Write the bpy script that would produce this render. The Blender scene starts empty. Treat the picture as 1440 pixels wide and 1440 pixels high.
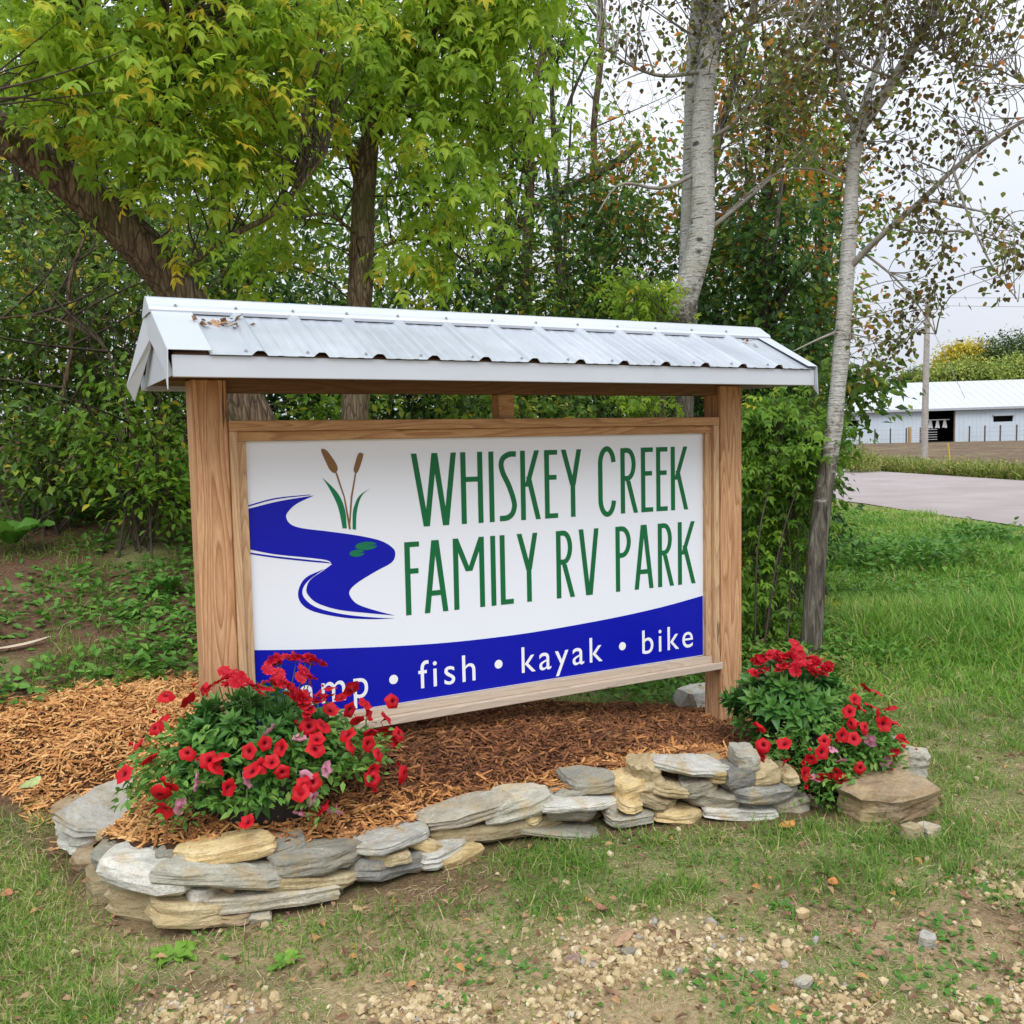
import bpy, bmesh, math, random
import numpy as np
from mathutils import Vector, Matrix, noise, geometry

scene = bpy.context.scene
COL = scene.collection

# ------------------------------------------------------------------ camera
cam_d = bpy.data.cameras.new("camera")
cam = bpy.data.objects.new("camera", cam_d)
COL.objects.link(cam)
CAM = np.array([-0.857, -4.002, 1.656])


def cam_matrix(yaw, pitch, roll):
    cy, sy, cp, sp, cr, sr = (math.cos(yaw), math.sin(yaw), math.cos(pitch), math.sin(pitch), math.cos(roll), math.sin(roll))
    Z = np.array([[cy, -sy, 0], [sy, cy, 0], [0, 0, 1]])
    X = np.array([[1, 0, 0], [0, cp, -sp], [0, sp, cp]])
    Y = np.array([[cr, 0, sr], [0, 1, 0], [-sr, 0, cr]])
    return Z @ X @ Y


RC = cam_matrix(math.radians(-27.914), math.radians(-4.428), math.radians(1.120))
cam.matrix_world = Matrix(((RC[0, 0], RC[0, 2], -RC[0, 1], CAM[0]), (RC[1, 0], RC[1, 2], -RC[1, 1], CAM[1]),
                           (RC[2, 0], RC[2, 2], -RC[2, 1], CAM[2]), (0, 0, 0, 1)))
cam_d.sensor_width = 36
cam_d.lens = 1315 / 1440 * 36
cam_d.clip_start = 0.05
cam_d.clip_end = 3000
scene.camera = cam

# ------------------------------------------------------------------ sky, sun, exposure
world = bpy.data.worlds.new("World")
scene.world = world
world.use_nodes = True
wn, wl = world.node_tree.nodes, world.node_tree.links
bg = wn["Background"]
bg.inputs["Strength"].default_value = 0.1
sky = wn.new("ShaderNodeTexSky")
sky.sky_type = 'NISHITA'
sky.sun_disc = False
SUN_EL, SUN_AZ = math.radians(52), math.radians(-155)      # high behind the camera's left shoulder
sky.sun_elevation = SUN_EL
sky.sun_rotation = SUN_AZ
hs = wn.new("ShaderNodeHueSaturation")
hs.inputs["Saturation"].default_value = 0.45
wl.new(sky.outputs[0], hs.inputs["Color"])
tcw = wn.new("ShaderNodeTexCoord")
mpw = wn.new("ShaderNodeMapping")
mpw.inputs["Scale"].default_value = (1.2, 1.2, 3.5)
nzw = wn.new("ShaderNodeTexNoise")
nzw.inputs["Scale"].default_value = 1.6
nzw.inputs["Detail"].default_value = 5
crw = wn.new("ShaderNodeValToRGB")
crw.color_ramp.elements[0].position = 0.3
crw.color_ramp.elements[0].color = (7.7, 8.2, 9.3, 1)
crw.color_ramp.elements[1].position = 0.7
crw.color_ramp.elements[1].color = (9.4, 9.65, 10.1, 1)
mxw = wn.new("ShaderNodeMix")
mxw.data_type = 'RGBA'
mxw.inputs[0].default_value = 0.88
wl.new(tcw.outputs["Generated"], mpw.inputs[0])
wl.new(mpw.outputs[0], nzw.inputs["Vector"])
wl.new(nzw.outputs["Fac"], crw.inputs[0])
wl.new(hs.outputs[0], mxw.inputs[6])
wl.new(crw.outputs[0], mxw.inputs[7])
# an overcast sky is about three times as bright overhead as at the horizon
sxw = wn.new("ShaderNodeSeparateXYZ")
wl.new(tcw.outputs["Generated"], sxw.inputs[0])
mrw = wn.new("ShaderNodeMapRange")
mrw.inputs[1].default_value, mrw.inputs[2].default_value = 0.0, 1.0
mrw.inputs[3].default_value, mrw.inputs[4].default_value = 0.60, 1.55
wl.new(sxw.outputs[2], mrw.inputs[0])
vmw = wn.new("ShaderNodeVectorMath")
vmw.operation = 'SCALE'
wl.new(mxw.outputs[2], vmw.inputs[0])
wl.new(mrw.outputs[0], vmw.inputs[3])
wl.new(vmw.outputs[0], bg.inputs["Color"])

sun_d = bpy.data.lights.new("sun", 'SUN')
sun_d.energy = 1.5
sun_d.angle = math.radians(35)
sun_d.color = (1.0, 0.985, 0.95)
sun = bpy.data.objects.new("sun", sun_d)
COL.objects.link(sun)
sdir = Vector((math.sin(SUN_AZ) * math.cos(SUN_EL), math.cos(SUN_AZ) * math.cos(SUN_EL), math.sin(SUN_EL)))
sun.rotation_euler = sdir.to_track_quat('Z', 'Y').to_euler()
sun.location = sdir * 50

vs = scene.view_settings
vs.view_transform = 'Standard'
vs.look = 'None'
vs.exposure = 0.52
vs.gamma = 1.0
vs.use_curve_mapping = False
scene.cycles.max_bounces = 7
scene.cycles.diffuse_bounces = 4
scene.cycles.glossy_bounces = 2
scene.cycles.transmission_bounces = 3
scene.cycles.use_denoising = True

# ------------------------------------------------------------------ helpers
RNG = np.random.default_rng(7)
random.seed(11)


def smooth(a, b, x):
    t = np.clip((np.asarray(x, float) - a) / (b - a), 0, 1)
    return t * t * (3 - 2 * t)


def vnoise(x, y, seed=0):
    x = np.asarray(x, float)
    y = np.asarray(y, float)
    xi, yi = np.floor(x).astype(np.int64), np.floor(y).astype(np.int64)
    fx, fy = x - xi, y - yi
    fx, fy = fx * fx * (3 - 2 * fx), fy * fy * (3 - 2 * fy)

    def h(a, b):
        n = (a * 374761393 + b * 668265263 + seed * 1442695041) & 0x7fffffff
        n = ((n ^ (n >> 13)) * 1274126177) & 0x7fffffff
        return ((n ^ (n >> 16)) & 0xffff) / 65535.0
    return (h(xi, yi) * (1 - fx) + h(xi + 1, yi) * fx) * (1 - fy) + (h(xi, yi + 1) * (1 - fx) + h(xi + 1, yi + 1) * fx) * fy


def fbm(x, y, seed=0, octs=4):
    s, a, t = 0, 0.5, 0
    for i in range(octs):
        s = s + a * vnoise(x * 2 ** i, y * 2 ** i, seed + i * 17)
        t += a
        a *= 0.5
    return s / t


class Geo:
    """collects numpy faces of any size into one mesh"""

    def __init__(self):
        self.v, self.l, self.t, self.a, self.n = [], [], [], [], 0

    def add(self, V, F, rnd=0.5):
        V = np.asarray(V, float).reshape(-1, 3)
        F = np.asarray(F, np.int64)
        self.v.append(V)
        self.l.append((F + self.n).ravel())
        self.t.append(np.full(len(F), F.shape[1]))
        self.a.append(np.broadcast_to(np.asarray(rnd, float), (len(V),)))
        self.n += len(V)
        return self

    def mesh(self, name, mat, smooth_shade=False):
        V = np.concatenate(self.v)
        L = np.concatenate(self.l)
        T = np.concatenate(self.t)
        me = bpy.data.meshes.new(name)
        me.vertices.add(len(V))
        me.vertices.foreach_set("co", V.astype(np.float32).ravel())
        me.loops.add(len(L))
        me.loops.foreach_set("vertex_index", L.astype(np.int32))
        me.polygons.add(len(T))
        st = np.concatenate([[0], np.cumsum(T)[:-1]])
        me.polygons.foreach_set("loop_start", st.astype(np.int32))
        me.polygons.foreach_set("loop_total", T.astype(np.int32))
        me.polygons.foreach_set("use_smooth", np.full(len(T), smooth_shade))
        at = me.attributes.new("rnd", 'FLOAT', 'POINT')
        at.data.foreach_set("value", np.concatenate(self.a).astype(np.float32))
        me.update(calc_edges=True)
        me.validate()
        me.materials.append(mat)
        return me

    def obj(self, name, mat, parent=None, smooth_shade=False, kind=None, world_space=True):
        o = bpy.data.objects.new(name, self.mesh(name, mat, smooth_shade))
        COL.objects.link(o)
        attach(o, parent, world_space)
        if kind:
            o["kind"] = kind
        return o


def attach(o, parent, world_space=True):
    if parent is not None:
        o.parent = parent
        if world_space:
            o.matrix_parent_inverse = Matrix.Translation(-wloc(parent))


def wloc(p):
    # all parents here are unrotated: world offset is the sum of locations
    v = Vector((0, 0, 0))
    while p is not None:
        v += p.location
        if p.parent is not None:
            v += p.matrix_parent_inverse.translation
        p = p.parent
    return v


def thing(name, label, cat, loc=(0, 0, 0), group=None):
    o = bpy.data.objects.new(name, None)
    o.empty_display_size = 0.1
    COL.objects.link(o)
    o.location = loc
    tag(o, label, cat, group)
    return o


def tag(o, label, cat, group=None, kind=None):
    o["label"] = label
    o["category"] = cat
    if group:
        o["group"] = group
    if kind:
        o["kind"] = kind
    return o


def bm_obj(name, bm, mat, parent=None, smooth_shade=False, kind=None):
    me = bpy.data.meshes.new(name)
    bm.normal_update()
    bm.to_mesh(me)
    bm.free()
    me.materials.append(mat)
    if smooth_shade:
        me.polygons.foreach_set("use_smooth", [True] * len(me.polygons))
    o = bpy.data.objects.new(name, me)
    COL.objects.link(o)
    attach(o, parent)
    if kind:
        o["kind"] = kind
    return o


def bm_box(bm, x0, x1, y0, y1, z0, z1, bevel=0.0):
    r = bmesh.ops.create_cube(bm, size=1.0)
    for v in r["verts"]:
        v.co = Vector(((x0 + x1) / 2 + v.co.x * (x1 - x0), (y0 + y1) / 2 + v.co.y * (y1 - y0), (z0 + z1) / 2 + v.co.z * (z1 - z0)))
    if bevel:
        es = list({e for v in r["verts"] for e in v.link_edges})
        bmesh.ops.bevel(bm, geom=es, offset=bevel, segments=2, affect='EDGES', profile=0.5)
    return bm


def box(name, x0, x1, y0, y1, z0, z1, mat, parent=None, bevel=0.004):
    return bm_obj(name, bm_box(bmesh.new(), x0, x1, y0, y1, z0, z1, bevel), mat, parent)


def tube_geo(g, pts, rad, sides=8, rough=0.0, seed=0, rnd=0.5, cap=True):
    P = np.asarray(pts, float)
    n = len(P)
    R = np.broadcast_to(np.asarray(rad, float), (n,))
    T = np.gradient(P, axis=0)
    T /= np.linalg.norm(T, axis=1)[:, None] + 1e-9
    up = np.array([0.0, 0.0, 1.0]) if abs(T[0, 2]) < 0.8 else np.array([1.0, 0.0, 0.0])
    a = np.linspace(0, 2 * math.pi, sides, endpoint=False)
    V = []
    X = np.cross(T[0], up)
    for i in range(n):
        X = X - T[i] * (X @ T[i])
        X /= np.linalg.norm(X) + 1e-9
        Y = np.cross(T[i], X)
        r = R[i]
        if rough:
            r = r * (1 + rough * (fbm(a * 2.2 + seed, np.full(sides, i * 0.35 + seed), seed, 2) - 0.5))
            r = r[:, None]
        V.append(P[i] + r * (np.cos(a)[:, None] * X + np.sin(a)[:, None] * Y))
    V = np.concatenate(V)
    i = np.arange(n - 1)[:, None] * sides
    j = np.arange(sides)[None]
    k = (j + 1) % sides
    F = np.stack([i + j, i + k, i + k + sides, i + j + sides], -1).reshape(-1, 4)
    g.add(V, F, rnd)
    if cap:
        for base, s in ((0, -1), (n - 1, 1)):
            c = np.concatenate([V[base * sides:(base + 1) * sides], P[base:base + 1]])
            f = [(q, (q + 1) % sides, sides) for q in range(sides)]
            if s < 0:
                f = [x[::-1] for x in f]
            g.add(c, f, rnd)
    return g


def resample(pts, n):
    P = np.asarray(pts, float)
    t = np.concatenate([[0], np.cumsum(np.linalg.norm(np.diff(P, axis=0), axis=1))])
    s = np.linspace(0, t[-1], n)
    Q = np.stack([np.interp(s, t, P[:, k]) for k in range(3)], 1)
    if n > 6:                                   # soften the corners
        for _ in range(2):
            Q[1:-1] = Q[1:-1] * 0.5 + (Q[:-2] + Q[2:]) * 0.25
    return Q


def frames(n, rng, pitch=0.3, pitch_sd=0.3, roll_sd=0.4, yaw=None):
    """n rotation matrices; leaf axis is local +y, pitched DOWN by pitch"""
    th = rng.uniform(0, 2 * math.pi, n) if yaw is None else yaw
    ph = rng.normal(pitch, pitch_sd, n)
    ro = rng.normal(0, roll_sd, n)
    y = np.stack([np.cos(th) * np.cos(ph), np.sin(th) * np.cos(ph), -np.sin(ph)], 1)
    x0 = np.stack([np.sin(th), -np.cos(th), np.zeros(n)], 1)
    z0 = np.cross(x0, y)
    x = x0 * np.cos(ro)[:, None] + z0 * np.sin(ro)[:, None]
    z = np.cross(x, y)
    return np.stack([x, y, z], 2)


def scatter(g, tv, tf, pos, M, sc, rnd):
    tv = np.asarray(tv, float)
    tf = np.asarray(tf, np.int64)
    n, k = len(pos), len(tv)
    if n == 0:
        return g
    sc = np.asarray(sc, float)
    if sc.ndim == 1:
        L = tv[None] * sc[:, None, None]
    else:
        L = tv[None] * sc[:, None, :]
    V = np.einsum('nij,nkj->nki', M, L) + np.asarray(pos)[:, None, :]
    F = (tf[None] + (np.arange(n) * k)[:, None, None]).reshape(-1, tf.shape[1])
    g.add(V.reshape(-1, 3), F, np.repeat(np.broadcast_to(rnd, (n,)), k))
    return g


# leaf templates: base at origin, tip along +y, length 1
LEAF_V = [(0, 0, 0), (0.26, 0.38, 0.07), (0, 0.45, 0), (-0.26, 0.38, 0.07), (0, 1, -0.10), (0.17, 0.72, 0.02), (-0.17, 0.72, 0.02)]
LEAF_F = [(0, 1, 2), (1, 5, 2), (5, 4, 2), (4, 6, 2), (6, 3, 2), (3, 0, 2)]
LEAF4_V = [(0, 0, 0), (0.27, 0.42, 0.06), (0, 0.5, 0), (-0.27, 0.42, 0.06), (0, 1, -0.08)]
LEAF4_F = [(0, 1, 2), (1, 4, 2), (4, 3, 2), (3, 0, 2)]
LEAF2_V = [(0, 0, -.03), (0.28, 0.45, 0.06), (-0.28, 0.45, 0.06), (0, 1, -0.08)]
LEAF2_F = [(0, 1, 3), (0, 3, 2)]
LANCE_V = [(0, 0, 0), (0.11, 0.45, 0.035), (0, 0.5, 0), (-0.11, 0.45, 0.035), (0, 1, -0.12)]
ROUND_V = [(0, 0, 0), (0.36, 0.18, 0.04), (0.44, 0.45, 0.03), (0.2, 0.82, 0), (0, 1.05, -0.06), (-0.2, 0.82, 0), (-0.44, 0.45, 0.03), (-0.36, 0.18, 0.04)]
ROUND_F = [(0, 1, 2), (0, 2, 3), (0, 3, 4), (0, 4, 5), (0, 5, 6), (0, 6, 7)]


def leaflet(seedy=0):
    # toothed, drooping box-elder leaflet
    v = [(0, 0, 0), (0.22, 0.24, 0.06), (0.21, 0.55, 0.04), (0.09, 0.84, -0.06), (0, 1.1, -0.2), (-0.16, 0.72, -0.02), (-0.24, 0.40, 0.06), (-0.14, 0.13, 0.04), (0, 0.5, -0.03)]
    f = [(i, (i + 1) % 8, 8) for i in range(8)]
    return np.array(v), f


def compound():
    lv, lf = leaflet()
    V, F = [], []

    def put(ang, off, s):
        c, q = math.cos(ang), math.sin(ang)
        for x, y, z in lv * s:
            V.append((x * c - y * q + off[0], x * q + y * c + off[1], z + off[2] - 0.30 * y * abs(ang)))
    for i, (ang, off, s) in enumerate(((0.05, (0, 0.55, 0), 0.62), (0.85, (0, 0.46, 0), 0.54), (-0.95, (0, 0.44, 0), 0.52), (1.1, (0, 0.08, 0), 0.46), (-1.0, (0, 0.06, 0), 0.44))):
        base = len(V)
        put(ang, off, s)
        F += [tuple(q + base for q in f) for f in lf]
    b = len(V)
    V += [(-0.008, -0.25, 0), (0.008, -0.25, 0), (0.006, 0.42, 0), (-0.006, 0.42, 0)]
    F += [(b, b + 1, b + 2), (b, b + 2, b + 3)]
    return np.array(V), F


COMP_V, COMP_F = compound()

# ------------------------------------------------------------------ materials


class NT:
    def __init__(self, name):
        self.m = bpy.data.materials.new(name)
        self.m.use_nodes = True
        self.n, self.l = self.m.node_tree.nodes, self.m.node_tree.links
        self.b = self.n["Principled BSDF"]
        self.out = self.n["Material Output"]

    def __call__(self, typ, **kw):
        nd = self.n.new("ShaderNode" + typ)
        for k, v in kw.items():
            if k.startswith("i_"):
                nd.inputs[k[2:].replace("_", " ")].default_value = v
            else:
                setattr(nd, k, v)
        return nd

    def link(self, a, b):
        self.l.new(a, b)

    def coord(self, kind="Object", scale=(1, 1, 1)):
        tc = self("TexCoord")
        mp = self("Mapping")
        mp.inputs["Scale"].default_value = scale
        self.link(tc.outputs[kind], mp.inputs[0])
        return mp.outputs[0]

    def noise(self, vec, scale, detail=4, rough=0.55, dist=0.0):
        nz = self("TexNoise")
        nz.inputs["Scale"].default_value = scale
        nz.inputs["Detail"].default_value = detail
        nz.inputs["Roughness"].default_value = rough
        nz.inputs["Distortion"].default_value = dist
        if vec is not None:
            self.link(vec, nz.inputs["Vector"])
        return nz.outputs["Fac"]

    def ramp(self, fac, stops, interp='LINEAR'):
        r = self("ValToRGB")
        r.color_ramp.interpolation = interp
        e = r.color_ramp.elements
        while len(e) < len(stops):
            e.new(0.5)
        for i, (p, c) in enumerate(stops):
            e[i].position = p
            e[i].color = (*c, 1) if len(c) == 3 else c
        self.link(fac, r.inputs[0])
        return r.outputs[0]

    def mix(self, fac, a, b, mode='MIX'):
        m = self("Mix", data_type='RGBA', blend_type=mode)
        for s, v in ((0, fac), (6, a), (7, b)):
            if isinstance(v, bpy.types.NodeSocket):
                self.link(v, m.inputs[s])
            else:
                m.inputs[s].default_value = v if s == 0 else ((*v, 1) if len(v) == 3 else v)
        return m.outputs[2]

    def math(self, op, a, b=None):
        m = self("Math", operation=op)
        for s, v in ((0, a), (1, b)):
            if v is None:
                continue
            if isinstance(v, bpy.types.NodeSocket):
                self.link(v, m.inputs[s])
            else:
                m.inputs[s].default_value = v
        return m.outputs[0]

    def attr(self, name="rnd"):
        a = self("Attribute", attribute_name=name)
        return a.outputs["Fac"]

    def bump(self, h, strength=0.4, dist=0.01):
        b = self("Bump")
        b.inputs["Strength"].default_value = strength
        b.inputs["Distance"].default_value = dist
        self.link(h, b.inputs["Height"])
        self.link(b.outputs[0], self.b.inputs["Normal"])

    def done(self, col=None, rough=0.7, metal=0.0, spec=0.5):
        if col is not None:
            if isinstance(col, bpy.types.NodeSocket):
                self.link(col, self.b.inputs["Base Color"])
            else:
                self.b.inputs["Base Color"].default_value = (*col, 1)
        if isinstance(rough, bpy.types.NodeSocket):
            self.link(rough, self.b.inputs["Roughness"])
        else:
            self.b.inputs["Roughness"].default_value = rough
        self.b.inputs["Metallic"].default_value = metal
        self.b.inputs["Specular IOR Level"].default_value = spec
        return self.m


def leaf_mat(name, stops, trans=0.35, rough=0.5, spec=0.3):
    t = NT(name)
    r = t.attr()
    c = t.ramp(r, stops)
    nz = t.noise(t.coord("Object"), 9.0, 3)
    c = t.mix(t.ramp(nz, [(0.4, (0, 0, 0)), (0.75, (0.25, 0.25, 0.25))]), c, (0.30, 0.34, 0.03), 'MIX') if trans > 0.38 else c
    m = t.done(c, rough, 0, spec)
    tr = t("BsdfTranslucent")
    t.link(c, tr.inputs[0])
    mx = t("MixShader")
    mx.inputs[0].default_value = trans
    t.link(t.b.outputs[0], mx.inputs[1])
    t.link(tr.outputs[0], mx.inputs[2])
    t.link(mx.outputs[0], t.out.inputs[0])
    return m


def simple(name, col, rough=0.6, metal=0.0, spec=0.5, var=0.12, scale=6.0, bump=0.0, bscale=40.0):
    t = NT(name)
    v = t.coord("Object")
    nz = t.noise(v, scale, 5)
    lo = tuple(c * (1 - var) for c in col)
    hi = tuple(min(1, c * (1 + var)) for c in col)
    c = t.ramp(nz, [(0.3, lo), (0.7, hi)])
    if bump:
        t.bump(t.noise(v, bscale, 4), bump, 0.006)
    return t.done(c, rough, metal, spec)


def wood_mat(name, axis, light, dark, rings=26.0, grey=0.0):
    """sawn softwood: stretched growth rings along the board's axis, knots and weathering"""
    t = NT(name)
    oi = t("ObjectInfo")
    tc = t("TexCoord")
    add = t("VectorMath", operation='ADD')
    sc = t("VectorMath", operation='SCALE')
    sc.inputs[0].default_value = (1.3, 1.7, 2.1)
    t.link(oi.outputs["Random"], sc.inputs[3])
    t.link(tc.outputs["Object"], add.inputs[0])
    t.link(sc.outputs[0], add.inputs[1])
    k = 0.085
    s = {'x': (k, 1, 1), 'z': (1, 1, k)}[axis]
    mp = t("Mapping")
    mp.inputs["Scale"].default_value = s
    t.link(add.outputs[0], mp.inputs[0])
    warp = t.noise(mp.outputs[0], 6.5, 2, 0.45)
    ringv = t.math('MULTIPLY', warp, rings)
    saw = t.math('FRACT', ringv)
    fine = t.noise(mp.outputs[0], 160, 2, 0.6)
    ring = t.ramp(saw, [(0.0, light), (0.55, tuple(l * 0.6 + d * 0.4 for l, d in zip(light, dark))), (0.88, dark), (1.0, light)])
    c = t.mix(t.ramp(fine, [(0.3, (0.0,) * 3), (0.75, (0.55,) * 3)]), ring, tuple(d * 0.75 for d in dark))
    vo = t("TexVoronoi")
    vo.inputs["Scale"].default_value = 3.6
    mpk = t("Mapping")
    mpk.inputs["Scale"].default_value = {'x': (0.55, 1, 1), 'z': (1, 1, 0.55)}[axis]
    t.link(add.outputs[0], mpk.inputs[0])
    t.link(mpk.outputs[0], vo.inputs["Vector"])
    kn = t.ramp(vo.outputs["Distance"], [(0.03, (1, 1, 1)), (0.065, (0, 0, 0))])
    c = t.mix(kn, c, (0.07, 0.03, 0.012))
    if grey:
        g = t.noise(mp.outputs[0], 9, 5)
        c = t.mix(t.ramp(g, [(0.3, (grey * 0.6,) * 3), (0.7, (grey,) * 3)]), c, (0.42, 0.37, 0.32))
    crk = t.noise(mp.outputs[0], 42, 3, 0.5, 0.3)
    c = t.mix(t.ramp(crk, [(0.285, (.8,) * 3), (0.325, (0,) * 3)]), c, (0.05, 0.03, 0.018))
    t.bump(t.mix(0.5, saw, fine), 0.12, 0.003)
    return t.done(c, 0.68, 0, 0.3)


def stone_mat(name, c1, c2, c3):
    t = NT(name)
    oi = t("ObjectInfo")
    tc = t("TexCoord")
    add = t("VectorMath", operation='ADD')
    sc = t("VectorMath", operation='SCALE')
    sc.inputs[0].default_value = (7, 5, 9)
    t.link(oi.outputs["Random"], sc.inputs[3])
    t.link(tc.outputs["Object"], add.inputs[0])
    t.link(sc.outputs[0], add.inputs[1])
    v = add.outputs[0]
    mp = t("Mapping")
    mp.inputs["Scale"].default_value = (1, 1, 3.0)
    t.link(v, mp.inputs[0])
    big = t.noise(mp.outputs[0], 7, 6, 0.62, 0.6)
    fine = t.noise(v, 75, 5, 0.7)
    strat = t.noise(mp.outputs[0], 28, 5, 0.6)
    c = t.ramp(big, [(0.28, c1), (0.5, c2), (0.72, c3)])
    c = t.mix(t.ramp(fine, [(0.34, (0.42,) * 3), (0.5, (0,) * 3)]), c, tuple(q * 0.5 for q in c1))
    c = t.mix(t.ramp(t.noise(v, 30, 4), [(0.58, (0, 0, 0)), (0.75, (0.4,) * 3)]), c, tuple(min(0.8, q * 1.2) for q in c3))
    c = t.mix(t.ramp(t.noise(v, 10, 5, 0.65), [(0.5, (0, 0, 0)), (0.68, (0.75,) * 3)]), c, (0.44, 0.33, 0.175))
    val = t('HueSaturation')
    t.link(c, val.inputs['Color'])
    t.link(t.math('ADD', 0.66, t.math('MULTIPLY', oi.outputs['Random'], 0.52)), val.inputs['Value'])
    c = val.outputs[0]
    hv = t.mix(0.45, strat, fine)
    hv = t.mix(0.4, hv, big)
    t.bump(hv, 0.9, 0.02)
    return t.done(c, 0.9, 0, 0.25)


M = {}
M['post'] = wood_mat("cedar_upright", 'z', (0.66, 0.40, 0.22), (0.38, 0.18, 0.08), 22)
M['rail'] = wood_mat("cedar_rail", 'x', (0.60, 0.36, 0.175), (0.38, 0.19, 0.08), 24)
M['weathered'] = wood_mat("weathered_rail", 'x', (0.70, 0.56, 0.43), (0.50, 0.37, 0.25), 24, 0.5)
M['strip'] = wood_mat("cedar_strip", 'z', (0.68, 0.45, 0.25), (0.44, 0.24, 0.11), 26, 0.15)
M['soffit'] = wood_mat("cedar_soffit_shaded", 'x', (0.22, 0.12, 0.06), (0.14, 0.07, 0.03), 26)  # cedar with the shade under the roof darkened into its colour


def roof_mat():
    t = NT("white_ribbed_steel")
    v = t.coord("Object")
    nz = t.noise(v, 3.5, 4)
    streak = t.noise(t.coord("Object", (16, 2.0, 2.0)), 6, 4)
    c = t.ramp(nz, [(0.3, (0.40, 0.435, 0.485)), (0.7, (0.48, 0.515, 0.565))])
    c = t.mix(t.ramp(streak, [(0.5, (0,) * 3), (0.75, (0.3,) * 3)]), c, (0.34, 0.375, 0.43))
    return t.done(c, t.ramp(nz, [(0.3, (0.3,) * 3), (0.7, (0.42,) * 3)]), 0.25, 0.5)


M['roof'] = roof_mat()
M['trim'] = simple("white_steel_trim", (0.53, 0.57, 0.625), 0.34, 0.15, 0.5, 0.04, 3)
M['screw'] = simple("screw_head", (0.42, 0.43, 0.45), 0.4, 0.7)
M['panel'] = simple("white_sign_panel", (0.76, 0.80, 0.87), 0.3, 0, 0.35, 0.015, 1.2)
M['green'] = simple("green_print", (0.008, 0.135, 0.045), 0.35, 0, 0.2, 0.05, 3)
M['leafgreen'] = simple("bright_green_print", (0.010, 0.17, 0.075), 0.35, 0, 0.2, 0.05, 3)
M['blue'] = simple("blue_print", (0.004, 0.008, 0.36), 0.35, 0, 0.2, 0.04, 2)
M['brown'] = simple("brown_print", (0.20, 0.095, 0.022), 0.3, 0, 0.45, 0.05, 3)
M['whiteprint'] = simple("white_print", (0.82, 0.83, 0.86), 0.3, 0, 0.45, 0.01, 3)
M['debris'] = simple("dry_leaf_debris", (0.36, 0.22, 0.12), 0.8, 0, 0.2, 0.3, 40)

SM = {
    'p': stone_mat("pale_limestone", (0.36, 0.35, 0.30), (0.50, 0.485, 0.43), (0.64, 0.625, 0.56)),
    'w': stone_mat("white_limestone", (0.45, 0.435, 0.385), (0.58, 0.565, 0.505), (0.70, 0.685, 0.62)),
    'g': stone_mat("grey_limestone", (0.255, 0.245, 0.195), (0.37, 0.355, 0.29), (0.48, 0.465, 0.385)),
    's': stone_mat("slate_grey_stone", (0.17, 0.168, 0.15), (0.25, 0.245, 0.22), (0.35, 0.34, 0.305)),
    'y': stone_mat("yellow_limestone", (0.40, 0.27, 0.11), (0.55, 0.41, 0.20), (0.66, 0.55, 0.33)),
    't': stone_mat("tan_limestone", (0.30, 0.225, 0.12), (0.43, 0.345, 0.20), (0.55, 0.47, 0.31)),
    'n': stone_mat("buff_grey_stone", (0.26, 0.22, 0.16), (0.36, 0.325, 0.25), (0.48, 0.45, 0.37)),
    'b': stone_mat("brown_fieldstone", (0.19, 0.125, 0.07), (0.29, 0.21, 0.125), (0.40, 0.32, 0.22)),
    'o': stone_mat("orange_limestone", (0.36, 0.19, 0.08), (0.48, 0.29, 0.13), (0.58, 0.41, 0.23)),
}


def bark_mat(name, c1, c2, c3, moss=0.0, sc=14.0):
    t = NT(name)
    v = t.coord("Object", (1, 1, 0.16))
    n1 = t.noise(v, sc, 6, 0.65, 1.2)
    n2 = t.noise(t.coord("Object"), 3.0, 4)
    vo = t("TexVoronoi", feature='DISTANCE_TO_EDGE')
    vo.inputs["Scale"].default_value = sc * 1.5
    t.link(v, vo.inputs["Vector"])
    c = t.ramp(n1, [(0.3, c1), (0.5, c2), (0.7, c3)])
    c = t.mix(t.ramp(vo.outputs["Distance"], [(0.0, (0.8,) * 3), (0.16, (0,) * 3)]), c, tuple(q * 0.4 for q in c1))
    if moss:
        c = t.mix(t.ramp(n2, [(0.5, (0,) * 3), (0.7, (moss,) * 3)]), c, (0.10, 0.12, 0.04))
    t.bump(t.mix(0.5, n1, vo.outputs["Distance"]), 1.0, 0.03)
    return t.done(c, 0.92, 0, 0.15)


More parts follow.
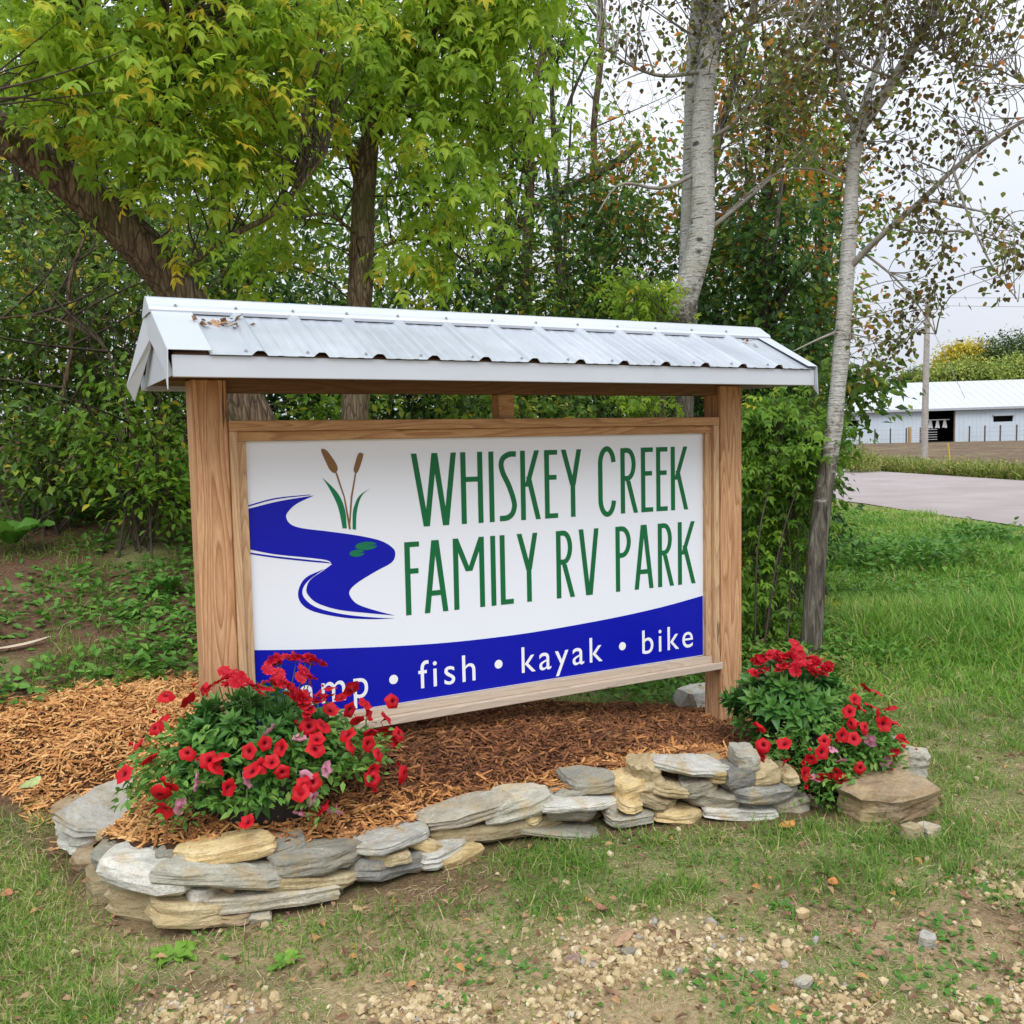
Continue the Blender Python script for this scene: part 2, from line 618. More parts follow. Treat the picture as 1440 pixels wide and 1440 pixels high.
def aspen_mat(name, zdark0, zdark1, zmax):
    """white bark with dark cross marks; old rough grey bark at the foot"""
    t = NT(name)
    tc = t("TexCoord")
    sx = t("SeparateXYZ")
    t.link(tc.outputs["Object"], sx.inputs[0])
    z = sx.outputs[2]
    v = tc.outputs["Object"]
    patch = t.noise(v, 5.5, 5, 0.6)
    zz = t.math('ADD', z, t.math('MULTIPLY', t.math('SUBTRACT', patch, 0.5), 1.6))
    mr = t("MapRange")
    mr.inputs[1].default_value, mr.inputs[2].default_value = zdark0, zdark1
    mr.inputs[3].default_value, mr.inputs[4].default_value = 1, 0
    t.link(zz, mr.inputs[0])
    lent = t.noise(t.coord("Object", (4, 4, 46)), 1.6, 4, 0.65)
    lent2 = t.noise(t.coord("Object", (9, 9, 60)), 3.0, 3, 0.6)
    fine = t.noise(v, 60, 4)
    white = t.ramp(fine, [(0.3, (0.38, 0.375, 0.35)), (0.7, (0.56, 0.555, 0.525))])
    white = t.mix(t.ramp(t.noise(v, 4, 3), [(0.45, (0,) * 3), (0.7, (0.55,) * 3)]), white, (0.33, 0.32, 0.25))
    c = t.mix(t.ramp(lent, [(0.57, (0,) * 3), (0.63, (0.85,) * 3)]), white, (0.09, 0.08, 0.065))
    c = t.mix(t.ramp(lent2, [(0.60, (0,) * 3), (0.66, (0.85,) * 3)]), c, (0.07, 0.065, 0.055))
    ey = t('TexVoronoi')
    ey.inputs['Scale'].default_value = 3.4
    t.link(t.coord('Object', (1, 1, 1.5)), ey.inputs['Vector'])
    ed = t.math('ADD', ey.outputs['Distance'], t.math('MULTIPLY', t.math('SUBTRACT', fine, .5), .10))
    c = t.mix(t.ramp(ed, [(0.09, (.9,) * 3), (0.16, (0,) * 3)]), c, (0.045, 0.04, 0.035))
    furrow = t.noise(t.coord("Object", (1, 1, 0.14)), 26, 5, 0.65, 0.8)
    dark = t.ramp(furrow, [(0.35, (0.035, 0.030, 0.024)), (0.55, (0.13, 0.115, 0.09)), (0.72, (0.26, 0.24, 0.20))])
    pat2 = t.noise(t.coord("Object", (6, 6, 14)), 2.2, 4, 0.7)
    fac = t.math('ADD', mr.outputs[0], t.math('MULTIPLY', t.math('SUBTRACT', pat2, 0.5), 1.2))
    fc = t.ramp(fac, [(0.36, (0,) * 3), (0.64, (1,) * 3)])
    c = t.mix(fc, c, dark)
    t.bump(t.mix(fc, lent, furrow), 0.8, 0.02)
    return t.done(c, 0.85, 0, 0.2)


M['bark_dark'] = bark_mat("dark_furrowed_bark", (0.06, 0.042, 0.028), (0.15, 0.105, 0.07), (0.28, 0.205, 0.14), 0.3, 20)
M['bark_mid'] = bark_mat("brown_furrowed_bark", (0.08, 0.058, 0.037), (0.20, 0.145, 0.09), (0.33, 0.25, 0.165), 0.5, 26)
M['bark_grey'] = bark_mat("grey_brown_bark", (0.07, 0.06, 0.048), (0.15, 0.13, 0.105), (0.26, 0.23, 0.19), 0.2, 18)
M['aspen1'] = aspen_mat("aspen_bark", 2.1, 3.7, 8)
M['aspen2'] = aspen_mat("aspen_bark_rough_foot", 1.0, 2.15, 8)
M['twig'] = simple("twig_bark", (0.075, 0.06, 0.047), 0.9, 0, 0.1, 0.3, 12)
M['twig_grey'] = simple("grey_twig_bark", (0.26, 0.24, 0.21), 0.9, 0, 0.1, 0.25, 12)

M['elder'] = leaf_mat("box_elder_leaf", [(0.0, (0.17, 0.31, 0.034)), (0.45, (0.32, 0.51, 0.045)), (0.78, (0.50, 0.62, 0.06)), (0.92, (0.64, 0.62, 0.055)), (1.0, (0.80, 0.62, 0.06))], 0.60)
M['elder_green'] = leaf_mat("green_elder_leaf", [(0.0, (0.085, 0.20, 0.025)), (0.55, (0.16, 0.33, 0.032)), (0.92, (0.28, 0.45, 0.04)), (1.0, (0.52, 0.48, 0.04))], 0.45)
M['thicket'] = leaf_mat("thicket_leaf", [(0.0, (0.038, 0.092, 0.02)), (0.42, (0.085, 0.185, 0.032)), (0.75, (0.19, 0.33, 0.045)), (0.92, (0.38, 0.44, 0.05)), (1.0, (0.60, 0.46, 0.05))], 0.42)
M['dark_leaf'] = leaf_mat("deep_green_leaf", [(0.0, (0.028, 0.075, 0.021)), (0.55, (0.06, 0.145, 0.034)), (0.9, (0.14, 0.27, 0.045)), (1.0, (0.36, 0.38, 0.05))], 0.38)
M['autumn'] = leaf_mat("turning_leaf", [(0.0, (0.09, 0.19, 0.03)), (0.62, (0.18, 0.32, 0.04)), (0.78, (0.30, 0.26, 0.04)), (0.88, (0.62, 0.17, 0.03)), (1.0, (0.76, 0.28, 0.05))], 0.52)
M['aspen_leaf'] = leaf_mat("aspen_leaf", [(0.0, (0.065, 0.042, 0.024)), (0.36, (0.14, 0.10, 0.042)), (0.52, (0.12, 0.16, 0.04)), (0.85, (0.22, 0.24, 0.05)), (0.94, (0.34, 0.22, 0.05)), (1.0, (0.52, 0.20, 0.05))], 0.48)
M['yellow_leaf'] = leaf_mat("yellow_crown_leaf", [(0.0, (0.30, 0.29, 0.04)), (0.6, (0.56, 0.46, 0.045)), (1.0, (0.72, 0.56, 0.07))], 0.35)
M['far_green'] = leaf_mat("far_crown_leaf", [(0.0, (0.05, 0.09, 0.03)), (0.6, (0.09, 0.14, 0.045)), (1.0, (0.14, 0.19, 0.06))], 0.25)
M['far_light'] = leaf_mat("far_light_crown_leaf", [(0.0, (0.16, 0.23, 0.05)), (0.6, (0.28, 0.35, 0.065)), (1.0, (0.42, 0.46, 0.09))], 0.3)
M['goldenrod'] = leaf_mat("goldenrod_leaf", [(0.0, (0.10, 0.17, 0.03)), (0.5, (0.20, 0.26, 0.045)), (0.8, (0.33, 0.30, 0.08)), (1.0, (0.42, 0.33, 0.14))], 0.3)
M['grass'] = leaf_mat("grass_blade", [(0.0, (0.085, 0.19, 0.025)), (0.4, (0.15, 0.29, 0.038)), (0.66, (0.24, 0.37, 0.055)), (0.82, (0.44, 0.40, 0.16)), (1.0, (0.58, 0.48, 0.27))], 0.35)
M['straw'] = leaf_mat("dead_straw", [(0.0, (0.24, 0.17, 0.085)), (0.5, (0.42, 0.33, 0.18)), (1.0, (0.60, 0.51, 0.32))], 0.2, 0.6)
M['meadow'] = leaf_mat("meadow_blade", [(0.0, (0.085, 0.22, 0.025)), (0.45, (0.16, 0.34, 0.038)), (0.75, (0.27, 0.42, 0.06)), (0.9, (0.42, 0.42, 0.13)), (1.0, (0.55, 0.46, 0.22))], 0.35)
M['weed'] = leaf_mat("weed_leaf", [(0.0, (0.065, 0.18, 0.028)), (0.6, (0.13, 0.30, 0.042)), (1.0, (0.25, 0.42, 0.055))], 0.35)
M['dianthus_leaf'] = leaf_mat("dianthus_leaf", [(0.0, (0.035, 0.12, 0.026)), (0.6, (0.065, 0.19, 0.034)), (1.0, (0.14, 0.29, 0.05))], 0.25, 0.42, 0.4)
M['petunia_leaf'] = leaf_mat("petunia_leaf", [(0.0, (0.06, 0.18, 0.03)), (0.6, (0.13, 0.29, 0.05)), (1.0, (0.25, 0.42, 0.085))], 0.34)
M['litter'] = leaf_mat("fallen_leaf", [(0.0, (0.14, 0.075, 0.04)), (0.5, (0.26, 0.15, 0.085)), (0.8, (0.38, 0.25, 0.15)), (1.0, (0.48, 0.25, 0.08))], 0.15, 0.7)
M['chip'] = None


def petal_mat(name, stops):
    t = NT(name)
    c = t.ramp(t.attr(), stops)
    nz = t.noise(t.coord("Object"), 60, 3)
    c = t.mix(t.ramp(nz, [(0.4, (0,) * 3), (0.8, (0.25,) * 3)]), c, (0.30, 0.004, 0.012))
    m = t.done(c, 0.55, 0, 0.25)
    tr = t("BsdfTranslucent")
    t.link(c, tr.inputs[0])
    mx = t("MixShader")
    mx.inputs[0].default_value = 0.25
    t.link(t.b.outputs[0], mx.inputs[1])
    t.link(tr.outputs[0], mx.inputs[2])
    t.link(mx.outputs[0], t.out.inputs[0])
    return m


M['petunia'] = petal_mat("red_petal", [(0.0, (0.10, 0.004, 0.012)), (0.3, (0.36, 0.004, 0.012)), (0.6, (0.56, 0.006, 0.015)), (1.0, (0.64, 0.010, 0.020))])
M['petunia_pale'] = petal_mat("faded_pink_petal", [(0.0, (0.30, 0.04, 0.10)), (0.4, (0.62, 0.26, 0.36)), (1.0, (0.66, 0.38, 0.47))])
M['dianthus'] = petal_mat("crimson_petal", [(0.0, (0.22, 0.003, 0.012)), (0.55, (0.52, 0.008, 0.022)), (0.86, (0.62, 0.02, 0.04)), (1.0, (0.75, 0.42, 0.46))])


def chip_mat():
    t = NT("shredded_bark_chip")
    c = t.ramp(t.attr(), [(0.0, (0.055, 0.024, 0.013)), (0.28, (0.17, 0.070, 0.032)), (0.5, (0.34, 0.145, 0.058)), (0.75, (0.62, 0.29, 0.095)), (1.0, (0.80, 0.47, 0.19))])
    nz = t.noise(t.coord("Object", (1, 1, 1)), 120, 3)
    c = t.mix(t.ramp(nz, [(0.35, (0.5,) * 3), (0.6, (0,) * 3)]), c, (0.07, 0.03, 0.015))
    return t.done(c, 0.8, 0, 0.2)


M['chip'] = chip_mat()
M['gravel'] = None


def gravel_mat():
    t = NT("limestone_gravel")
    c = t.ramp(t.attr(), [(0.0, (0.25, 0.175, 0.085)), (0.35, (0.41, 0.31, 0.16)), (0.7, (0.54, 0.44, 0.26)), (0.93, (0.62, 0.54, 0.38)), (1.0, (0.30, 0.29, 0.28))])
    v = t.coord("Object")
    nz = t.noise(v, 60, 4)
    c = t.mix(t.ramp(nz, [(0.35, (0.5,) * 3), (0.6, (0,) * 3)]), c, (0.28, 0.2, 0.12))
    t.bump(t.noise(v, 150, 3), 0.5, 0.004)
    return t.done(c, 0.9, 0, 0.2)


M['gravel'] = gravel_mat()

# ------------------------------------------------------------------ terrain
FWD = np.array([math.sin(math.radians(27.914)), math.cos(math.radians(27.914))])
RGT = np.array([FWD[1], -FWD[0]])


def ground_z(x, y):
    x, y = np.asarray(x, float), np.asarray(y, float)
    w = 1 - smooth(0.4, 2.7, x - 0.12 * np.clip(y - 1.2, 0, 30))
    b = 0.33 * np.clip(y - 0.2, 0, 1.15) + 0.235 * np.clip(y - 1.35, 0, 4.0) + 0.05 * np.clip(y - 5.35, 0, 20)
    near = np.exp(-((x - 1) ** 2 + (y - 0) ** 2) / 40)
    u = 0.07 * (fbm(x * 0.8, y * 0.8, 3) - 0.5) * smooth(0.3, 2.0, np.hypot(x - 1.0, y + 0.7) - 1.6) * (1 - smooth(12, 15, x + 0.45 * (12 - y)))
    dist = np.hypot(x - CAM[0], y - CAM[1])
    rise = 0.5 * smooth(42, 98, dist)
    left = 0.10 * smooth(-1.0, -2.5, x) * smooth(-1, 2, y)
    return w * b + u + rise + left


GRAVEL_SPOTS = [(.80, -1.62, .40, .28, .88), (.45, -1.75, .34, .20, .75), (1.15, -1.75, .30, .22, .75), (1.62, -2.36, .40, .18, .75), (-.42, -1.28, .28, .13, .85), (.13, -1.56, .26, .13, .8), (2.2, -1.92, .34, .22, .6), (1.2, -2.15, .3, .2, .6)]


def gravel_mask(x, y):
    """worn gravel showing through the turf in a few ragged patches near the camera"""
    x, y = np.asarray(x, float), np.asarray(y, float)
    m = np.zeros(x.shape)
    for cx, cy, a, b_, w in GRAVEL_SPOTS:
        u = (x - cx) * RGT[0] + (y - cy) * RGT[1]
        v = (x - cx) * FWD[0] + (y - cy) * FWD[1]
        m = np.maximum(m, w * np.exp(-((u / a) ** 2 + (v / b_) ** 2)))
    d = (x - CAM[0]) * FWD[0] + (y - CAM[1]) * FWD[1]
    m = np.maximum(m, .8 * smooth(2.45, 1.9, d))
    return smooth(.22, .88, m + .75 * (fbm(x * 3.3, y * 3.3, 21) - .5) + .25 * (fbm(x * 11, y * 11, 22) - .5))


WALL_BASE = [(-.83, .28), (-.76, .05), (-.70, -.22), (-.61, -.60), (-.42, -.77), (-.18, -.80), (.14, -.81), (.48, -.78), (.67, -.72), (.88, -.74), (1.27, -.81), (1.57, -.90), (1.9, -1.05), (2.11, -1.11), (2.25, -1.22), (2.37, -1.38), (2.60, -1.33), (2.75, -1.12)]


def dirt_mask(x, y):
    x, y = np.asarray(x, float), np.asarray(y, float)
    n = fbm(x * 1.7 + 9, y * 1.7, 31)
    bank = smooth(0.25, 0.6, y) * (1 - smooth(1.2, 2.4, x))
    bare = np.exp(-(((x - 0.42) / 0.34) ** 2 + ((y + 0.92) / 0.14) ** 2))
    bare2 = 0.8 * np.exp(-(((x - 0.0) / 0.28) ** 2 + ((y + 1.12) / 0.10) ** 2))
    foot = np.zeros(x.shape)
    for (x0, y0), (x1, y1) in zip(WALL_BASE[:-1], WALL_BASE[1:]):
        tt = np.clip(((x - x0) * (x1 - x0) + (y - y0) * (y1 - y0)) / ((x1 - x0) ** 2 + (y1 - y0) ** 2), 0, 1)
        foot = np.maximum(foot, np.exp(-(np.hypot(x - x0 - tt * (x1 - x0), y - y0 - tt * (y1 - y0)) / .075) ** 2))
    wood = smooth(4.0, 6.0, y) * (1 - smooth(7.5, 9.5, x - 0.2 * y))
    return np.clip(np.maximum.reduce([.9 * foot, bank * smooth(0.30, 0.5, n + 0.12), bare * 1.1, bare2, wood, 0.85 * smooth(0.50, 0.64, n) * (x > -.7) * smooth(-.9, -1.25, y + .25 * x)]), 0, 1)


def axis(lo, fine0, fine1, hi, step, grow=1.13):
    a = list(np.arange(fine0, fine1 + 1e-6, step))
    s = step
    while a[-1] < hi:
        s *= grow
        a.append(a[-1] + s)
    s = step
    while a[0] > lo:
        s *= grow
        a.insert(0, a[0] - s)
    return np.array(a)


def build_ground():
    xs, ys = axis(-500, -2.6, 6.0, 900, 0.05), axis(-400, -3.0, 3.5, 900, 0.05)
    X, Y = np.meshgrid(xs, ys)
    x, y = X.ravel(), Y.ravel()
    z = ground_z(x, y) + 0.012 * (fbm(x * 9, y * 9, 5) - 0.5) * (np.hypot(x, y) < 9)
    nx, ny = len(xs), len(ys)
    i = np.arange(ny - 1)[:, None] * nx
    j = np.arange(nx - 1)[None]
    F = np.stack([i + j, i + j + 1, i + j + nx + 1, i + j + nx], -1).reshape(-1, 4)
    t = NT("turf_and_soil")
    v = t.coord("Object")
    g1 = t.noise(v, 5, 5)
    g2 = t.noise(v, 55, 5, 0.7)
    grass = t.ramp(g1, [(0.3, (0.085, 0.12, 0.032)), (0.55, (0.14, 0.17, 0.05)), (0.75, (0.26, 0.23, 0.10))])
    grass = t.mix(t.ramp(g2, [(0.42, (0,) * 3), (0.66, (0.65,) * 3)]), grass, (0.30, 0.235, 0.13))
    soil = t.ramp(g2, [(0.3, (0.065, 0.036, 0.022)), (0.55, (0.145, 0.085, 0.052)), (0.75, (0.26, 0.175, 0.115))])
    g3 = t.noise(v, 150, 3, 0.7)
    grass = t.mix(t.ramp(g3, [(0.5, (0,) * 3), (0.62, (0.7,) * 3)]), grass, (0.42, 0.34, 0.20))
    grass = t.mix(t.ramp(g3, [(0.34, (0.6,) * 3), (0.44, (0,) * 3)]), grass, (0.05, 0.06, 0.02))
    sand = t.ramp(g2, [(0.28, (0.22, 0.145, 0.082)), (0.5, (0.38, 0.275, 0.16)), (0.72, (0.52, 0.405, 0.25))])
    field = t.ramp(t.mix(0.5, t.noise(v, 0.35, 6, 0.7), t.noise(v, 2.6, 5, 0.7)), [(0.34, (0.06, 0.04, 0.03)), (0.46, (0.12, 0.08, 0.055)), (0.55, (0.18, 0.135, 0.085)), (0.62, (0.14, 0.19, 0.06)), (0.7, (0.20, 0.16, 0.09))])
    c = t.mix(t.attr("dirt"), grass, soil)
    c = t.mix(t.attr("gravel"), c, sand)
    c = t.mix(t.attr("field"), c, field)
    t.bump(t.mix(0.5, g2, t.noise(v, 16, 4)), 0.9, 0.03)
    mat = t.done(c, 0.95, 0, 0.1)
    o = Geo().add(np.stack([x, y, z], 1), F).obj("ground", mat, None, True, "structure")
    me = o.data
    dist = np.hypot(x - CAM[0], y - CAM[1])
    road_far = smooth(28.5, 31, (x - 16.8) * 0.926 - (y - 12.35) * 0.376 + 20.5)
    for nm, val in (("dirt", dirt_mask(x, y)), ("gravel", np.maximum(gravel_mask(x, y), .85 * smooth(3.5, 2.8, (x - CAM[0]) * FWD[0] + (y - CAM[1]) * FWD[1]) * smooth(.30, .55, fbm(x * 2.2, y * 2.2, 33)))), ("field", road_far * (x > 5))):
        a = me.attributes.new(nm, 'FLOAT', 'POINT')
        a.data.foreach_set("value", np.asarray(val, np.float32))
    return o


build_ground()

# road: runs across the right, its near edge through (16.8, 12.4) and (14.2, 5.9)
RD = np.array([16.83 - 14.18, 12.35 - 5.87])
RD /= np.linalg.norm(RD)
RN = np.array([RD[1], -RD[0]])


def build_road():
    t = NT("pinkish_worn_asphalt")
    v = t.coord("Object")
    n1, n2 = t.noise(v, 90, 4, 0.7), t.noise(v, 0.7, 5)
    c = t.ramp(n2, [(0.3, (0.30, 0.255, 0.248)), (0.7, (0.385, 0.335, 0.325))])
    c = t.mix(t.ramp(n1, [(0.35, (0.45,) * 3), (0.6, (0,) * 3)]), c, (0.16, 0.14, 0.135))
    c = t.mix(t.ramp(t.noise(v, 0.22, 3), [(0.5, (0,) * 3), (0.62, (.35,) * 3)]), c, (0.24, 0.205, 0.195))
    t.bump(n1, 0.4, 0.01)
    mat = t.done(c, 0.9, 0, 0.25)
    s = np.concatenate([np.linspace(-60, 60, 81), np.linspace(65, 240, 30)])
    V, F = [], []
    cols = [0, 0.5, 4.6, 8.7, 9.2]
    zz = [0.0, 0.03, 0.09, 0.03, 0.0]
    for q in s:
        wob = 0.12 * math.sin(q * 1.3) + 0.08 * math.sin(q * 3.1)
        bend = 0.0
        for k, (cc, z) in enumerate(zip(cols, zz)):
            p = np.array([14.18, 5.87]) + RD * q + RN * (cc + bend + (wob if k in (0,) else 0))
            V.append((p[0], p[1], ground_z(p[0], p[1]) + z + 0.02))
    n = len(cols)
    for i in range(len(s) - 1):
        for k in range(n - 1):
            a = i * n + k
            F.append((a, a + 1, a + n + 1, a + n))
    return Geo().add(V, F).obj("road", mat, None, True, "structure")


build_road()

# ------------------------------------------------------------------ mulch bed
def tps_fit(P, z):
    P = np.asarray(P, float)
    d = np.linalg.norm(P[:, None] - P[None], axis=2)
    K = d * d * np.log(d + 1e-9) + 1e-3 * np.eye(len(P))
    Q = np.hstack([np.ones((len(P), 1)), P])
    A = np.block([[K, Q], [Q.T, np.zeros((3, 3))]])
    return P, np.linalg.solve(A, np.concatenate([z, np.zeros(3)]))


MULCH_PTS = [(-.5, -.45, .225), (-.25, -.62, .235), (.1, -.63, .165), (.33, -.6, .145), (.7, -.57, .15), (.93, -.55, .155), (1.2, -.55, .155), (1.5, -.65, .18), (1.75, -.75, .215),
             (2.0, -.85, .17), (2.3, -.95, .08), (2.75, -.85, .05), (2.9, -.5, .02), (-.62, -.1, .14), (-.68, .25, .10), (-.85, .4, .10), (-1.0, .75, .06), (-1.5, .75, .09), (-1.9, 1.1, .25), (-1.2, 1.25, .36),
             (-.985, 1.29, .40), (-.55, 1.38, .41), (-.05, 1.35, .40), (-.2, 0, .36), (.5, 0, .31), (1.2, 0, .26), (1.9, 0, .17), (2.6, 0, .06), (.5, -.3, .25), (1.4, -.35, .22), (2.0, -.4, .15),
             (2.5, -.4, .07), (-.3, -.3, .285), (0, .6, .38), (1.0, .5, .28), (2, .4, .12), (-.6, .6, .31)]
MP, MC = tps_fit([p[:2] for p in MULCH_PTS], np.array([p[2] for p in MULCH_PTS]))
MULCH_POLY = np.array([(-.61, -.12), (-.55, -.42), (-.36, -.62), (-.16, -.68), (.14, -.68), (.5, -.64), (.9, -.6), (1.27, -.65), (1.57, -.75), (1.9, -.9), (2.12, -.98), (2.4, -1.06), (2.7, -1.02), (2.88, -.8), (2.9, -.3), (2.8, .2),
                       (2.5, .6), (1.6, .78), (.8, 1.02), (-.05, 1.36), (-.55, 1.40), (-.985, 1.30), (-1.5, 1.38), (-2.0, 1.25), (-1.6, .72), (-.98, .66), (-.74, .34), (-.66, .1)])


def in_poly(x, y, poly):
    c = np.zeros(np.shape(x), bool)
    n = len(poly)
    for i in range(n):
        (x0, y0), (x1, y1) = poly[i], poly[(i + 1) % n]
        cond = ((y0 > y) != (y1 > y)) & (x < (x1 - x0) * (y - y0) / (y1 - y0 + 1e-12) + x0)
        c ^= cond
    return c


def edge_dist(x, y, poly, closed=True):
    d = np.full(np.shape(x), 1e9)
    n = len(poly)
    for i in range(n if closed else n - 1):
        a, b = np.array(poly[i]), np.array(poly[(i + 1) % n])
        t = np.clip(((x - a[0]) * (b - a)[0] + (y - a[1]) * (b - a)[1]) / ((b - a) @ (b - a)), 0, 1)
        d = np.minimum(d, np.hypot(x - a[0] - t * (b - a)[0], y - a[1] - t * (b - a)[1]))
    return d


def mulch_z(x, y):
    x, y = np.asarray(x, float), np.asarray(y, float)
    d = np.hypot(x[..., None] - MP[:, 0], y[..., None] - MP[:, 1])
    z = (d * d * np.log(d + 1e-9)) @ MC[:len(MP)] + MC[-3] + MC[-2] * x + MC[-1] * y
    loose = edge_dist(x, y, MULCH_POLY[15:], False)        # the loose rear and left rims thin out to the ground
    g = ground_z(x, y)
    k = smooth(0, 0.22, loose)
    return g + (np.maximum(z, g + 0.03) - g) * k + 0.03 * (fbm(x * 5, y * 5, 44) - 0.5)


def build_mulch():
    st = 0.035
    xs, ys = np.arange(-2.1, 3.0, st), np.arange(-1.15, 1.5, st)
    X, Y = np.meshgrid(xs, ys)
    ins = in_poly(X, Y, MULCH_POLY)
    Z = mulch_z(X, Y)
    nx = len(xs)
    idx = np.arange(X.size).reshape(X.shape)
    q = ins[:-1, :-1] | ins[1:, :-1] | ins[:-1, 1:] | ins[1:, 1:]
    F = np.stack([idx[:-1, :-1], idx[:-1, 1:], idx[1:, 1:], idx[1:, :-1]], -1)[q]
    used = np.unique(F)
    mp = np.zeros(X.size, int)
    mp[used] = np.arange(len(used))
    t = NT("mulch_base")
    n1 = t.noise(t.coord("Object"), 90, 5, 0.7)
    c = t.ramp(n1, [(0.3, (0.05, 0.022, 0.012)), (0.6, (0.13, 0.06, 0.028)), (0.8, (0.26, 0.13, 0.06))])
    t.bump(n1, 1.0, 0.02)
    bed = Geo().add(np.stack([X.ravel(), Y.ravel(), Z.ravel()], 1)[used], mp[F]).obj("mulch_bed", t.done(c, 0.9, 0, 0.1), None, True, "structure")
    # earth face under the front rim, behind the stones
    g = Geo()
    rim = MULCH_POLY[:16]
    V = [(p[0], p[1], float(mulch_z(p[0], p[1])) - 0.01) for p in rim] + [(p[0], p[1], -0.05) for p in rim]
    n = len(rim)
    g.add(V, [(i, i + 1, n + i + 1, n + i) for i in range(n - 1)])
    g.obj("earth_face", simple("dark_earth", (0.05, 0.032, 0.02), 0.95, 0, 0.1, 0.4, 20, 0.8, 60), None, False, "structure")
    # shredded chips lying on it
    rng = np.random.default_rng(5)
    n = 80000
    x, y = rng.uniform(-2.1, 3.0, n), rng.uniform(-1.15, 1.5, n)
    e = edge_dist(x, y, MULCH_POLY)
    keep = in_poly(x, y, MULCH_POLY) | ((e < 0.10) & (rng.random(n) < np.exp(-e / 0.035)) & (y > -0.2))
    keep &= ~((y > 0.25) & (x > 0.2) & (rng.random(n) < 0.6))
    x, y = x[keep], y[keep]
    n = len(x)
    inside = in_poly(x, y, MULCH_POLY)
    z = np.where(inside, mulch_z(x, y), ground_z(x, y)) + rng.uniform(-0.004, 0.014, n)
    # fresh dry shreds at the left heap and along the wall, old damp ones under the sign
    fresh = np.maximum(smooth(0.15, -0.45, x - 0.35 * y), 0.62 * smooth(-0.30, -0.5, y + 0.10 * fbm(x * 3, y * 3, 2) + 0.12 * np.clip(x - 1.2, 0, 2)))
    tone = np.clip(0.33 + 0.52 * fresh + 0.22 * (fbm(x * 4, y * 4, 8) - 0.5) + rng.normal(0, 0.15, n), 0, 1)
    M3 = frames(n, rng, 0.0, 0.32, 0.6)
    L = np.clip(rng.lognormal(-3.15, 0.45, n), 0.014, 0.12)
    W = np.clip(L * rng.uniform(0.10, 0.24, n), 0.003, 0.013)
    S = np.stack([W, L, W * rng.uniform(0.35, 0.8, n)], 1)
    cv = [(-0.5, -0.5, 0), (0.5, -0.42, 0), (0.2, -0.5, 0.8), (-0.42, 0.1, 0.15), (0.5, 0.0, 0.2), (0.1, 0.05, 1.1), (-0.3, 0.5, 0.05), (0.35, 0.44, 0.1), (0.0, 0.5, 0.6)]
    cf = [(0, 3, 5), (0, 5, 2), (1, 2, 5), (1, 5, 4), (3, 6, 8), (3, 8, 5), (4, 5, 8), (4, 8, 7), (0, 2, 1), (6, 7, 8)]
    g = Geo()
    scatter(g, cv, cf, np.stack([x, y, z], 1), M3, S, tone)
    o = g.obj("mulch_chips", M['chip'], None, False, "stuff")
    return bed


build_mulch()

# ------------------------------------------------------------------ dry stone wall


def rock_bm(w, d, h, seed, cuts=9, round_=0.25, res=3, amp=0.10):
    """angular broken stone: a block with its corners and edges struck off, then weathered"""
    rr = random.Random(seed)
    bm = bmesh.new()
    bmesh.ops.create_cube(bm, size=1.0)
    for v in bm.verts:
        v.co = Vector((v.co.x * w, v.co.y * d, v.co.z * h))
        v.co.x += rr.uniform(-.05, .05) * w
        v.co.z += rr.uniform(-.10, .10) * h
    sup = lambda n: abs(n.x) * w / 2 + abs(n.y) * d / 2 + abs(n.z) * h / 2
    for k in range(cuts):
        if k < 5:
            a = (k + rr.uniform(0.15, 0.85)) * math.pi / 2
            n = Vector((math.cos(a) / w, math.sin(a) / d, rr.uniform(-0.25, 0.35) / h)).normalized()
        else:
            a = rr.uniform(0, 6.28)
            n = Vector((math.cos(a) / w, math.sin(a) / d, rr.choice((-1, 1)) * rr.uniform(0.5, 1.3) / h)).normalized()
        dist = sup(n) * (rr.uniform(0.60, 0.86) if k < 5 else rr.uniform(0.72, 0.93))
        r = bmesh.ops.bisect_plane(bm, geom=bm.verts[:] + bm.edges[:] + bm.faces[:], plane_co=n * dist, plane_no=n, clear_outer=True)
        ed = [e for e in r["geom_cut"] if isinstance(e, bmesh.types.BMEdge)]
        if len(ed) > 2:
            try:
                bmesh.ops.edgeloop_fill(bm, edges=ed)
            except Exception:
                pass
    bmesh.ops.remove_doubles(bm, verts=bm.verts, dist=0.002)
    bmesh.ops.triangulate(bm, faces=bm.faces)
    tgt = max(0.014, min(0.03, max(w, d) / 11))
    for _ in range(res):
        es = [e for e in bm.edges if e.calc_length() > tgt * 1.6]
        if not es or len(bm.faces) > 900:
            break
        bmesh.ops.subdivide_edges(bm, edges=es, cuts=1, use_grid_fill=True)
        bmesh.ops.triangulate(bm, faces=bm.faces)
    o = Vector((seed * 3.17 % 50, seed * 1.31 % 50, seed * 7.7 % 50))
    bm.normal_update()
    s = min(w, d, h)
    for v in bm.verts:
        q = v.co
        strata = noise.noise(Vector((q.x * 3, q.y * 3, q.z * 55)) + o)
        lump = noise.noise(q * 14 + o)
        fine = noise.noise(q * 45 + o)
        nz = abs(v.normal.z)
        v.co += v.normal * s * amp * (0.9 * strata * (1 - nz) + 0.9 * lump + 0.55 * fine) * (1 if s > .05 else .8)
    return bm


